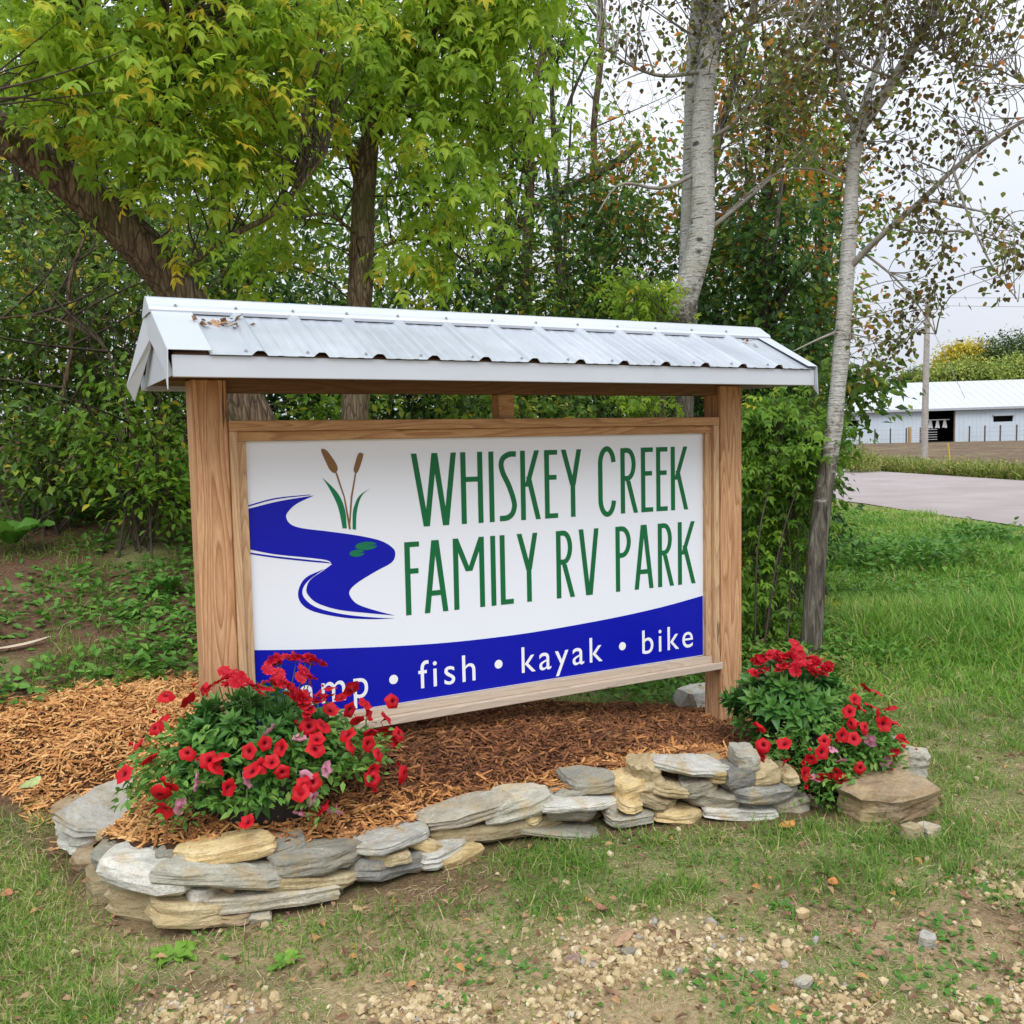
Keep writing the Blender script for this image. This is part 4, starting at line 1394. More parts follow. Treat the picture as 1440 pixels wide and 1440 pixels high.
up = .0075
for x0, x1, xo in ((-.352, -.200, -.352), (2.775, 2.872, 2.872)):
    for ye, s in ((YE - .006, 1), (YB + .006, -1)):
        # flat cover flashing on the roof's edge
        xe = -.052 if xo > 0 else 0
        q = [(x0 + xe * .3, ye, ZE + .011 + up), (x1 + xe, ye, ZE + .011 + up), (x1, YR, ZR + .008 + up), (x0, YR, ZR + .008 + up)]
        slab_quad("rake_cover", q if s > 0 else q[::-1], .002, M['trim'], sign)
        # hanging rake face with its pointed lower end
        lean = -1 if xo < 0 else 1
        if s > 0:
            pts = [(xo, YR, ZR + .014), (xo + xe, ye, ZE + .016), (xo + xe + lean * .006, ye - .004, ZE - .125), (xo + xe + lean * .004, ye + .06, ZE - .055), (xo + lean * .003, YR, ZR - .12)]
        else:
            pts = [(xo, YR, ZR + .014), (xo + lean * .044, ye + .006, ZE - .055), (xo + lean * .016, ye - .02, ZE - .127), (xo - lean * .010, YR + .06, ZR - .165), (xo - lean * .004, YR, ZR - .13)]
        slab_quad("rake_trim", pts if s < 0 else pts[::-1], .003, M['trim'], sign)
    xg = xo + (.022 if xo < 0 else -.022)
    tri = [(xg, YE + .04, 1.915), (xg, YB - .04, 1.915), (xg, YR, ZR - .03)]
    slab_quad("gable_sheet", tri if xo > 0 else tri[::-1], .002, M['trim'], sign)
# ridge cap
g = Geo()
L = math.hypot(YE - YR, ZE - ZR)
ty, tz = (YE - YR) / L, (ZE - ZR) / L
prof = []
for s in (1, -1):
    side = []
    for d, h in ((0.0, .040), (.012, .037), (.070, .030), (.098, .029), (.112, .022), (.114, .010)):
        side.append((YR + s * (ty * d) + s * NRM[1] * h * (0 if d == 0 else 1), ZR + tz * d + NRM[2] * h))
    prof.append(side)
line_ = prof[1][::-1] + prof[0][1:]
V, F = [], []
XR = np.linspace(-.362, 2.862, 9)
for x in XR:
    V += [(x, y, z) for y, z in line_]
k = len(line_)
for i in range(len(XR) - 1):
    for j in range(k - 1):
        a = i * k + j
        F.append((a, a + 1, a + k + 1, a + k))
F.append(tuple(range(k)))
F.append(tuple(range((len(XR) - 1) * k + k - 1, (len(XR) - 1) * k - 1, -1)))
g.v.append(np.array(V)); g.n += len(V)
for f in F:
    g.l.append(np.array(f)); g.t.append(np.array([len(f)]))
g.a.append(np.full(len(V), .5))
cap = g.obj("ridge_cap", M['trim'], sign)
bm = bmesh.new()
bmesh.ops.create_cone(bm, cap_ends=True, segments=8, radius1=.0085, radius2=.0075, depth=.003)
r = bmesh.ops.create_cone(bm, cap_ends=True, segments=6, radius1=.0052, radius2=.0048, depth=.007)
for v in r["verts"]:
    v.co.z += .004
SCREW = bpy.data.meshes.new("screw")
bm.to_mesh(SCREW)
bm.free()
SCREW.materials.append(M['screw'])
NQ = Vector(NRM).to_track_quat('Z', 'Y').to_euler()


def screw(p, par):
    o = bpy.data.objects.new("screw", SCREW)
    COL.objects.link(o)
    o.location = p
    o.rotation_euler = NQ
    attach(o, par)


for r in [-.26] + RIBS:
    x = r
    screw((x, YR + ty * .088 + NRM[1] * .031, ZR + tz * .088 + NRM[2] * .031), cap)
for r in RIBS:
    x = r - .045
    screw((x, YR + ty * (L - .035) + NRM[1] * .006, ZR + tz * (L - .035) + NRM[2] * .006), front_sheet)
# dry leaf scraps lying on the roof steel: loose things
rng = np.random.default_rng(77)
for i, (xc, d, n, lab, nm) in enumerate(((-.10, .21, 26, "dry brown plant scraps lying on the roof's left end", "leaf_scraps"), (2.60, .20, 12, "curled brown leaf scraps caught under the ridge at the roof's right end", "leaf_scraps"))):
    g = Geo()
    x = xc + rng.normal(0, .05, n)
    dd = d + rng.normal(0, .025, n)
    pos = np.stack([x, YR + ty * dd + NRM[1] * .012, ZR + tz * dd + NRM[2] * .012], 1)
    scatter(g, LEAF4_V, LEAF4_F, pos, frames(n, rng, 0.1, .4, .5), rng.uniform(.02, .055, n), rng.random(n))
    o = g.obj(nm, M['debris'], None)
    tag(o, lab, "leaf scraps")

# ------------------------------------------------------------------ planters with dianthus and petunias


def petunia_mesh(name, seed, mat, droop=0.0):
    rr = np.random.default_rng(seed)
    n = 15
    a = np.linspace(0, 2 * math.pi, n, endpoint=False)
    lob = 0.13 * np.cos(5 * a) + rr.uniform(-.06, .06, n)
    ruf = rr.uniform(-.16, .16, n)
    rings = [(0.05, -0.55, 0), (0.13, -0.28, 0), (0.30, -0.05, 0.1), (0.66, 0.07, .5), (1.0, 0.03 - droop, 1)]
    V, T = [], []
    for rad, z, l in rings:
        r = rad * (1 + lob * l)
        V.append(np.stack([r * np.cos(a), r * np.sin(a), z + ruf * l + 0.05 * np.cos(5 * a) * l], 1))
        T.append(np.full(n, {0.05: 0.0, 0.13: 0.05, 0.30: 0.35}.get(rad, 0.55 + 0.45 * (rad > .9) * rr.random())))
    V = np.concatenate(V)
    T = np.concatenate(T)
    k = len(rings)
    F = [(i * n + j, i * n + (j + 1) % n, (i + 1) * n + (j + 1) % n, (i + 1) * n + j) for i in range(k - 1) for j in range(n)]
    g = Geo().add(V, F, T)
    # the tube behind
    g2 = np.concatenate([V[:n], np.stack([0.04 * np.cos(a), 0.04 * np.sin(a), np.full(n, -1.0)], 1)])
    g.add(g2, [(j, n + j, n + (j + 1) % n, (j + 1) % n) for j in range(n)], 0.3)
    return g.mesh(name, mat, True)


def dianthus_mesh(name, seed):
    rr = np.random.default_rng(seed)
    g = Geo()
    for head in range(3):
        c = np.array([0, 0, 0]) if head == 0 else np.append(rr.uniform(-.75, .75, 2), rr.uniform(-.5, .1))
        tilt = rr.uniform(-.5, .5, 2)
        for p in range(6):
            th = p * math.pi / 3 + rr.uniform(-.2, .2)
            nseg = 6
            aa = np.linspace(-.58, .58, nseg)
            outer = 1 + 0.12 * (np.arange(nseg) % 2) + rr.uniform(-.06, .06, nseg)
            vs_ = [(0.04, 0, 0, .5)]
            for q, (b, r) in enumerate(zip(aa, outer)):
                vs_.append((0.62 * r * math.cos(th + b), 0.62 * r * math.sin(th + b), .18 + rr.uniform(-.12, .12), rr.choice((.6, .75, .97)) if q % 2 else .7))
                vs_.append((0.34 * math.cos(th + b * .9), 0.34 * math.sin(th + b * .9), .12, .45))
            v = np.array(vs_)
            v[:, 2] += tilt[0] * v[:, 0] + tilt[1] * v[:, 1] + 0.03 * p
            f = []
            for q in range(nseg - 1):
                o1, i1, o2, i2 = 1 + 2 * q, 2 + 2 * q, 3 + 2 * q, 4 + 2 * q
                f += [(i1, o1, o2), (i1, o2, i2), (0, i1, i2)]
            g.add(v[:, :3] + c, f, v[:, 3])
    return g.mesh(name, M['dianthus'], False)


PET = [petunia_mesh("petunia_flower", s, M['petunia'], d) for s, d in ((1, 0), (2, .15), (3, -.08), (4, .35), (7, .5), (8, .05))]
PALE = [petunia_mesh("faded_flower", s, M['petunia_pale'], d) for s, d in ((5, .15), (6, .3))]
DIA = [dianthus_mesh("dianthus_flower", s) for s in (1, 2, 3, 4)]
L_pet= [(-0.375, -0.191, 0.676), (-0.298, -0.201, 0.643), (-0.24, -0.196, 0.675), (-0.426, -0.219, 0.562), (-0.402, -0.214, 0.58), (-0.492, -0.322, 0.538), (-0.473, -0.455, 0.524), (-0.556, -0.41, 0.47), (-0.457, -0.576, 0.429), (-0.427, -0.58, 0.456), (-0.448, -0.602, 0.387), (-0.245, -0.664, 0.443), (-0.274, -0.616, 0.503), (-0.257, -0.59, 0.536), (-0.289, -0.59, 0.525), (-0.354, -0.528, 0.548), (-0.161, -0.607, 0.54), (-0.099, -0.597, 0.554), (-0.13, -0.652, 0.493), (-0.163, -0.655, 0.484), (-0.091, -0.648, 0.501), (-0.061, -0.672, 0.464), (-0.05, -0.618, 0.535), (0.076, -0.548, 0.573), (0.091, -0.591, 0.537), (0.077, -0.619, 0.513), (0.191, -0.439, 0.591), (0.132, -0.536, 0.567), (-0.006, -0.698, 0.39), (0.043, -0.684, 0.415), (0.013, -0.691, 0.406), (0.075, -0.694, 0.317), (-0.195, -0.702, 0.326), (0.294, -0.454, 0.536), (0.382, -0.325, 0.513), (0.376, -0.31, 0.555), (0.289, -0.38, 0.561), (0.334, -0.479, 0.494), (0.306, -0.541, 0.468), (0.347, -0.541, 0.419), (0.303, -0.593, 0.383), (0.298, -0.604, 0.352), (0.452, -0.347, 0.495), (0.433, -0.359, 0.451), (0.496, -0.382, 0.434), (0.491, -0.336, 0.557), (0.22, -0.549, 0.521), (0.225, -0.585, 0.483), (0.283, -0.281, 0.587), (0.329, -0.281, 0.621), (0.246, -0.263, 0.629), (0.225, -0.267, 0.599), (0.479, -0.389, 0.407), (0.485, -0.449, 0.286)]
L_pale= [(0.048, -0.697, 0.357), (0.13, -0.678, 0.277), (-0.006, -0.706, 0.31), (-0.411, -0.621, 0.397), (-0.351, -0.613, 0.468), (-0.071, -0.552, 0.588), (-0.187, -0.664, 0.464), (0.023, -0.679, 0.434), (0.03, -0.589, 0.552), (0.114, -0.656, 0.443)]
L_dia= [(-0.219, -0.406, 0.756), (-0.176, -0.392, 0.781), (-0.149, -0.445, 0.772), (-0.124, -0.48, 0.759), (-0.193, -0.443, 0.755), (-0.055, -0.492, 0.757), (-0.074, -0.521, 0.733), (-0.013, -0.461, 0.774), (0.007, -0.492, 0.749), (0.022, -0.516, 0.723), (0.044, -0.306, 0.798), (0.024, -0.316, 0.797), (0.1, -0.319, 0.794), (0.134, -0.328, 0.785), (0.156, -0.334, 0.784), (0.101, -0.399, 0.756), (0.125, -0.418, 0.733), (0.063, -0.529, 0.692), (0.036, -0.544, 0.688), (0.092, -0.526, 0.675), (0.09, -0.548, 0.646), (0.129, -0.498, 0.674)]
R_pet= [(2.042, -0.881, 0.347), (2.018, -0.93, 0.282), (2.075, -0.993, 0.295), (1.999, -0.935, 0.236), (2.06, -1.016, 0.225), (2.219, -1.083, 0.307), (2.194, -1.094, 0.265), (2.145, -1.077, 0.239), (2.4, -1.049, 0.398), (2.471, -1.042, 0.402), (2.561, -1.032, 0.391), (2.747, -0.973, 0.336), (2.753, -0.895, 0.394), (2.678, -0.893, 0.426), (2.366, -1.087, 0.356), (2.437, -1.107, 0.333), (2.352, -1.121, 0.304), (2.566, -1.092, 0.325), (2.669, -1.06, 0.305), (2.695, -1.081, 0.225), (2.582, -1.134, 0.202), (2.574, -1.136, 0.129), (2.354, -1.156, 0.188), (2.238, -1.13, 0.179), (2.262, -1.136, 0.143), (2.12, -1.072, 0.178), (2.186, -1.109, 0.16), (2.485, -1.007, 0.426), (2.549, -1.072, 0.357), (2.304, -1.103, 0.32), (2.727, -1.061, 0.22)]
R_pale= [(2.309, -1.114, 0.037), (2.237, -1.108, 0.272), (2.27, -1.134, 0.224), (2.162, -1.096, 0.15), (2.169, -1.069, 0.05), (2.455, -1.133, 0.286), (2.545, -1.146, 0.167)]
R_dia= [(2.23, -0.644, 0.575), (2.163, -0.717, 0.526), (2.195, -0.732, 0.55), (2.269, -0.686, 0.596), (2.244, -0.671, 0.585), (2.293, -0.71, 0.604), (2.306, -0.745, 0.604), (2.326, -0.765, 0.605), (2.262, -0.799, 0.57), (2.287, -0.847, 0.557), (2.418, -0.723, 0.627), (2.346, -0.839, 0.582), (2.398, -0.827, 0.596), (2.342, -0.866, 0.565), (2.421, -0.851, 0.586), (2.416, -0.878, 0.569), (2.432, -0.893, 0.559), (2.385, -0.855, 0.58), (2.337, -0.786, 0.602)]


def face_rot(n, rng, spread=0.62):
    v = Vector(n).normalized() + Vector(rng.normal(0, spread, 3))
    return (v.to_track_quat('Z', 'Y') @ Matrix.Rotation(rng.uniform(0, 6.28), 3, 'Z').to_quaternion()).to_euler()


def planter(base, cen, rad, dcen, drad, pets, pales, dias, label, seed, trail, zlow):
    rng = np.random.default_rng(seed)
    root = thing("flower_planter", label, "flower planter", base, "planters of red flowers in front of the sign posts")
    cen, rad, dcen, drad = map(np.array, (cen, rad, dcen, drad))
    # squat dark staved tub
    b = np.array(base)
    g = Geo()
    n = 28
    a = np.linspace(0, 2 * math.pi, n, endpoint=False)
    prof = [(.20, -.04), (.235, .05), (.25, .13), (.255, .20), (.268, .202), (.268, .235), (.25, .237), (.235, .20)]
    V = np.concatenate([np.stack([b[0] + r * (1 - .012 * (np.arange(n) % 2)) * np.cos(a), b[1] + r * (1 - .012 * (np.arange(n) % 2)) * np.sin(a), np.full(n, b[2] + z)], 1) for r, z in prof])
    F = [(i * n + j, i * n + (j + 1) % n, (i + 1) * n + (j + 1) % n, (i + 1) * n + j) for i in range(len(prof) - 1) for j in range(n)]
    g.add(V, F)
    g.obj("tub", simple("dark_tub", (0.022, 0.020, 0.019), 0.55, 0, 0.4, 0.3, 20), root)
    g = Geo()
    g.add(np.concatenate([V[-n:], [[b[0], b[1], b[2] + .23]]]), [(j, (j + 1) % n, n) for j in range(n)])
    g.obj("potting_soil", M['soil'], root)
    # petunia foliage over the rim

    def shell(k, lo, hi, zmin, cc, rr, up=-.75):
        d = rng.normal(0, 1, (k, 3))
        d /= np.linalg.norm(d, axis=1)[:, None]
        d = d[d[:, 2] > up]
        r = rng.uniform(lo, hi, len(d))[:, None]
        p = cc + d * r * rr * (0.92 + 0.16 * fbm(d[:, 0] * 3 + 5, d[:, 1] * 3 + d[:, 2] * 2, seed))[:, None]
        ok = p[:, 2] > zmin
        return p[ok], d[ok]
    g = Geo()
    for k, lo, hi, s0, s1 in ((3000, .80, 1.02, .030, .055), (2000, .45, .82, .035, .06)):
        p, d = shell(k, lo, hi, b[2] + zlow, cen, rad * np.array([.95, .95, .95]), -.55)
        yaw = np.arctan2(d[:, 1], d[:, 0]) + rng.normal(0, .8, len(p))
        M3 = frames(len(p), rng, 0.05, .5, .5, yaw)
        S = rng.uniform(s0, s1, len(p))
        scatter(g, LEAF_V, LEAF_F, p, M3, np.stack([S * rng.uniform(.75, 1.05, len(p)), S, S], 1), np.clip(rng.normal(.5, .25, len(p)), 0, 1))
    # trailing stems
    for tx, ty_, tz_ in trail:
        s = cen + (np.array([tx, ty_, tz_]) - cen) * .55 + np.array([0, 0, .08])
        line = resample([s, (s + np.array([tx, ty_, tz_])) / 2 + np.array([0, 0, .03]), (tx, ty_, tz_)], 10)
        tube_geo(g, line, .003, 4)
        k = 70
        t = rng.integers(2, 10, k)
        pp = line[t] + rng.normal(0, .028, (k, 3))
        scatter(g, LEAF_V, LEAF_F, pp, frames(k, rng, .2, .5, .5), rng.uniform(.025, .042, k), rng.random(k))
    g.obj("petunia_leaves", M['petunia_leaf'], root, False, "stuff")
    # dianthus cushion: rosettes of narrow leaves
    g = Geo()
    p, d = shell(125, .90, 1.02, b[2] + .12, dcen, drad, -.15)
    for q in range(len(p)):
        k = 17
        ax = Vector(d[q]) + Vector((0, 0, .55)) + Vector(rng.normal(0, .15, 3))
        R3 = np.array(ax.to_track_quat('Z', 'Y').to_matrix())
        lev = np.linspace(0, 1, k)
        M3 = R3[None] @ frames(k, rng, 0, 0, .2, np.arange(k) * 2.4 + rng.uniform(0, 6)) if False else np.einsum('ij,njk->nik', R3, frames(k, rng, 0, 0.0, .2, np.arange(k) * 2.4 + rng.uniform(0, 6)))
        el = np.array([1.25 - 1.25 * (1 - l) for l in lev])
        # raise the inner leaves
        x, y, z = M3[:, :, 0], M3[:, :, 1], M3[:, :, 2]
        y2 = y * np.cos(el - .1)[:, None] + z * np.sin(el - .1)[:, None]
        z2 = np.cross(x, y2)
        M3 = np.stack([x, y2, z2], 2)
        ln = (.098 - .038 * lev) * rng.uniform(.85, 1.15)
        pos = p[q] + np.outer(lev * .035 - .02, R3[:, 2])
        scatter(g, LANCE_V, LEAF4_F, pos, M3, np.stack([ln * 1.75, ln, ln], 1), np.clip(.35 + .4 * lev + rng.normal(0, .12), 0, 1))
    p, d = shell(2200, .5, .9, b[2] + .1, dcen, drad, -.3)
    scatter(g, LANCE_V, LEAF4_F, p, frames(len(p), rng, -.3, .5, .4, np.arctan2(d[:, 1], d[:, 0])), rng.uniform(.04, .065, len(p)), rng.uniform(0, .5, len(p)))
    g.obj("dianthus_leaves", M['dianthus_leaf'], root, False, "stuff")
    # flower stalks of the dianthus
    g = Geo()
    for x, y, z in dias:
        tube_geo(g, resample([(x * .6 + dcen[0] * .4, y * .6 + dcen[1] * .4, dcen[2] + .1), (x, y, z - .01)], 4), .0022, 4, cap=False)
    g.obj("flower_stalks", M['dianthus_leaf'], root, False, "stuff")

    def flower(nm, mesh, p, nrm, s):
        o = bpy.data.objects.new(nm, mesh)
        COL.objects.link(o)
        o.location = p
        o.rotation_euler = face_rot(nrm, rng)
        o.scale = (s, s, s) if nm != "flower_bud" else (s * .28, s * .28, s * .9)
        attach(o, root)
    toc = Vector((-.35, -1, .35)).normalized()
    for p in pets:
        nn = (np.array(p) - cen) / rad
        nn = Vector(nn).normalized() * 1.0 + toc * .6
        flower("petunia_flower", PET[rng.integers(len(PET))], np.array(p) + np.array(nn) * .012, nn, rng.uniform(.027, .038))
    for p in rng.permutation(np.array(pets))[:16]:
        q = np.array(p) + rng.normal(0, .035, 3)
        flower("flower_bud", PET[rng.integers(len(PET))], q, Vector((q - cen) / rad).normalized() + Vector((0, 0, .5)), rng.uniform(.028, .038))
    for p in pales:
        nn = Vector((np.array(p) - cen) / rad).normalized() * .6 + Vector((rng.normal(0, .8), .5, -1.0))
        flower("faded_flower", PALE[rng.integers(2)], np.array(p), nn, rng.uniform(.026, .034))
    for p in dias:
        nn = Vector((np.array(p) - dcen)).normalized() * .6 + Vector((0, -.3, .7))
        flower("dianthus_flower", DIA[rng.integers(len(DIA))], np.array(p), nn, rng.uniform(.033, .043))
    return root


M['soil'] = simple("potting_soil", (0.03, 0.02, 0.014), 0.95, 0, 0.1, 0.4, 30, 0.8, 80)
planter((-.09, -.33, .195), (-.08, -.33, .32), (.55, .38, .33), (-.07, -.335, .40), (.28, .25, .29), L_pet, L_pale, L_dia,
        "wide planter of red petunias and dianthus in a dark tub before the left sign post", 12, [(-.45, -.62, .36), (.05, -.74, .32), (.3, -.6, .36), (.46, -.42, .42), (-.52, -.40, .45), (-.2, -.70, .36)], .15)
planter((2.48, -.74, .03), (2.50, -.83, .15), (.37, .36, .31), (2.41, -.66, .30), (.285, .25, .25), R_pet, R_pale, R_dia,
        "mounded red dianthus and petunias spilling to the grass beside the right sign post", 15, [(2.2, -1.14, .05), (2.24, -1.16, .10), (2.15, -1.12, .06), (2.3, -1.17, .14), (2.6, -1.12, .2), (2.02, -.95, .22), (2.1, -1.08, .12), (2.27, -1.18, .05), (2.18, -1.13, .16), (2.24, -1.12, .20)], .03)

# ------------------------------------------------------------------ trees


def blob_points(rng, blobs, n, shell=0.35):
    B = np.array(blobs, float)
    w = B[:, 3] ** 2 * B[:, 4]
    k = rng.choice(len(B), n, p=w / w.sum())
    d = rng.normal(0, 1, (n, 3))
    d /= np.linalg.norm(d, axis=1)[:, None]
    r = rng.random(n) ** shell
    b = B[k]
    return b[:, :3] + d * r[:, None] * np.stack([b[:, 3], b[:, 3], b[:, 4]], 1)


def cluster_leaves(g, rng, cl, per, spread, tv, tf, size, pitch, psd, rnd_fn, roll=.45, flat=0.6, single=None):
    n = len(cl) * per
    c = np.repeat(cl, per, 0)
    off = rng.normal(0, 1, (n, 3)) * np.array([spread, spread, spread * flat])
    p = c + off
    yaw = np.arctan2(off[:, 1], off[:, 0]) + rng.normal(0, .6, n)
    S = rng.uniform(size[0], size[1], n)
    cr = np.repeat(rng.normal(0, .17, len(cl)), per)
    M3, tone = frames(n, rng, pitch, psd, roll, yaw), np.clip(rnd_fn(rng, n, p) + cr, 0, 1)
    if single:                      # the leaves that show largest hang as parts of their own
        root, mat = single
        q = p - CAM
        dep = q @ RC[:, 1]
        u, v = (q @ RC[:, 0]) / np.maximum(dep, .1), (q @ RC[:, 2]) / np.maximum(dep, .1)
        key = np.where((abs(u) < .56) & (abs(v) < .56) & (dep > .5), S / np.maximum(dep, .1), 0)
        top = np.argsort(-key)[:300]
        meshes = [Geo().add(tv, tf, (i + .5) / 12).mesh("leaf", mat) for i in range(12)]
        inv = Matrix.Translation(-wloc(root))
        for i in top:
            o = bpy.data.objects.new("leaf", meshes[min(11, int(tone[i] * 12))])
            COL.objects.link(o)
            o.parent = root
            o.matrix_parent_inverse = inv
            m4 = np.eye(4)
            m4[:3, :3] = M3[i] * S[i]
            m4[:3, 3] = p[i]
            o.matrix_basis = Matrix(m4.tolist())
        keep = np.ones(n, bool)
        keep[top] = False
        p, M3, S, tone = p[keep], M3[keep], S[keep], tone[keep]
    scatter(g, tv, tf, p, M3, S, tone)


def limb_twigs(g, rng, cl, skel, r0=.007, frac=1.0, sag=.06):
    S = np.asarray(skel)
    for c in cl:
        if rng.random() > frac:
            continue
        d = np.linalg.norm(S - c, axis=1) + .6 * np.maximum(0, S[:, 2] - c[2] + .1)
        a = S[rng.choice(np.argsort(d)[:max(2, len(S) // 14)])]
        m = (a + c) / 2 + rng.normal(0, .11, 3) + np.array([0, 0, sag])
        L = np.linalg.norm(c - a)
        tube_geo(g, resample([a, m, c], 7), np.linspace(r0 * min(2.2, .5 + L), .0022, 7), 4, cap=False)


def wood_part(name, pts, r0, r1, mat, parent, n=24, sides=14, rough=.35, seed=0, flare=0.0):
    P = resample(pts, n)
    r = np.linspace(r0, r1, n)
    if flare:
        r = r * (1 + flare * np.exp(-np.arange(n) / 2.2))
    g = tube_geo(Geo(), P, r, sides, rough, seed)
    g.obj(name, mat, parent, True)
    return P


def rn(mu, sd):
    return lambda rng, n, p: np.clip(rng.normal(mu, sd, n), 0, 1)


lean = [(0.87, 2.29, 1.0), (0.66, 2.32, 1.49), (0.51, 2.31, 1.89), (0.28, 2.34, 2.38), (0.07, 2.37, 2.75), (-0.21, 2.41, 3.07), (-0.48, 2.45, 3.29), (-0.68, 2.44, 3.43), (-0.97, 2.49, 3.63), (-1.31, 2.57, 4.01)]
mid = [(1.28, 2.73, 0.72), (1.34, 2.74, 1.25), (1.42, 2.76, 1.85), (1.48, 2.79, 2.65), (1.53, 2.81, 3.21), (1.56, 2.83, 3.58), (1.61, 2.83, 3.87)]
midL = [(1.61, 2.83, 3.87), (1.68, 2.82, 4.21), (1.74, 2.83, 4.64), (1.79, 2.86, 5.27)]
midR = [(1.61, 2.83, 3.87), (1.71, 2.68, 4.04), (1.82, 2.52, 4.26), (1.97, 2.36, 4.58), (2.07, 2.23, 4.96)]
a1 = [(4.11, 3.02, 0.45), (4.19, 3.04, 1.1), (4.29, 3.05, 1.81), (4.59, 2.96, 2.67), (4.77, 2.92, 3.24), (4.86, 2.9, 3.62), (4.88, 2.97, 4.49), (5.0, 2.97, 5.21), (5.05, 2.98, 5.65), (5.15, 3.01, 6.63)]
a2 = [(4.7, 3.1, 0.39), (4.76, 3.13, 1.07), (4.82, 3.17, 1.92), (4.91, 3.2, 2.76), (4.92, 3.23, 3.24), (4.97, 3.25, 3.71), (5.03, 3.28, 4.46), (5.08, 3.32, 5.14), (5.16, 3.33, 5.82), (5.27, 3.36, 6.83)]
b = [(4.15, 0.87, 0.1), (4.19, 0.89, 0.53), (4.24, 0.9, 0.94), (4.3, 0.9, 1.29), (4.38, 0.89, 1.7), (4.45, 0.9, 2.21), (4.51, 0.91, 2.73), (4.57, 0.93, 3.24), (4.6, 0.94, 3.59), (4.66, 0.93, 3.85)]
bR = [(4.66, 0.93, 3.85), (4.72, 0.83, 3.98), (4.78, 0.73, 4.15), (4.88, 0.62, 4.39), (4.96, 0.52, 4.63), (5.04, 0.43, 4.98)]
bL = [(4.65, 0.93, 3.75), (4.64, 1.01, 3.97), (4.63, 1.08, 4.14), (4.65, 1.15, 4.37), (4.74, 1.2, 4.87), (4.8, 1.26, 5.21)]
bC = [(4.66, 0.93, 3.85), (4.79, 1.01, 4.09), (4.99, 1.06, 4.37), (5.14, 1.13, 4.65), (5.29, 1.23, 5.3)]
blimb = [(4.53, 0.91, 2.83), (4.56, 0.8, 2.94), (4.67, 0.65, 3.1), (4.8, 0.49, 3.26), (4.9, 0.35, 3.44), (5.04, 0.18, 3.59), (5.21, -0.0, 3.72)]
btw = [[(4.44, 0.92, 2.39), (4.21, 0.89, 2.32), (3.96, 0.87, 2.23)], [(4.58, 0.93, 3.43), (4.49, 1.17, 3.62), (4.32, 1.43, 3.64), (4.08, 1.71, 3.36)], [(4.77, 0.73, 4.15), (4.41, 0.77, 4.2), (4.02, 0.84, 4.39), (3.71, 0.86, 4.48)], [(4.74, 0.44, 3.24), (4.79, 0.25, 3.16), (4.91, 0.03, 3.07), (4.94, -0.15, 2.9)], [(4.84, 0.6, 4.38), (4.93, 0.38, 4.15), (5.06, 0.15, 4.07), (5.17, -0.08, 3.85)], [(4.6, 0.83, 2.94), (4.71, 0.64, 2.74), (4.78, 0.46, 2.48), (4.76, 0.35, 2.32)], [(4.83, 0.29, 3.41), (4.78, 0.14, 3.08), (4.78, -0.05, 2.69), (4.78, -0.22, 2.48)], [(4.62, 0.6, 3.08), (4.72, 0.42, 3.0), (4.85, 0.24, 3.01), (5.04, 0.01, 2.88)]]
a1tw = [[(4.87, 2.96, 4.35), (5.04, 2.73, 4.43), (5.19, 2.52, 4.76), (5.43, 2.25, 4.77)], [(5.0, 2.97, 5.21), (5.1, 2.69, 5.3), (5.24, 2.4, 5.33), (5.41, 2.07, 5.22)], [(4.93, 2.98, 5.0), (4.5, 3.05, 4.89), (4.14, 3.1, 4.97), (3.85, 3.11, 5.11)], [(4.84, 2.9, 3.5), (5.22, 2.88, 3.77), (5.62, 2.84, 4.08), (6.04, 2.8, 4.42)], [(4.86, 2.95, 4.09), (4.46, 3.02, 3.87), (4.07, 3.13, 3.98), (3.83, 3.11, 3.64)]]
far1 = [(4.54, 5.77, 3.31), (4.61, 5.79, 3.97), (4.69, 5.84, 5.01), (4.68, 5.89, 5.56), (4.89, 5.83, 6.14), (5.12, 5.78, 6.97)]
far2 = [(6.73, 4.53, 2.42), (6.88, 4.52, 3.25), (7.09, 4.5, 4.25), (7.31, 4.44, 4.91), (7.51, 4.42, 5.91)]
far3 = [(6.0, 4.42, 3.19), (6.28, 4.42, 4.94), (6.65, 4.32, 6.05), (6.83, 4.29, 6.84)]
far4 = [(4.73, 6.82, 3.46), (4.94, 6.79, 4.37), (5.36, 6.6, 4.77), (6.11, 6.23, 5.07), (6.45, 6.08, 5.43)]
far5 = [(-0.04, 6.48, 3.17), (-0.0, 6.57, 4.39), (0.02, 6.65, 5.47), (0.17, 6.66, 6.48)]
far6 = [(0.91, 6.55, 3.23), (1.32, 6.45, 4.51), (1.44, 6.48, 5.64), (1.43, 6.58, 6.7)]
far8 = [(-0.7, 4.13, 0.89), (-0.55, 4.14, 1.83), (-0.39, 4.11, 2.54), (-0.43, 4.17, 2.93), (-0.27, 4.12, 3.32)]
far9 = [(0.02, 3.67, 1.26), (-0.07, 3.77, 1.92), (-0.18, 3.88, 2.47), (-0.6, 4.13, 2.7), (-0.99, 4.33, 2.65)]
far10 = [(0.23, 4.02, 1.3), (0.2, 4.11, 2.16), (0.35, 4.08, 2.74), (0.16, 4.24, 3.37)]
far7 = [(5.97, 6.73, 3.52), (6.27, 6.66, 4.46), (6.16, 6.81, 5.6), (6.4, 6.8, 6.92), (6.37, 6.9, 7.87)]
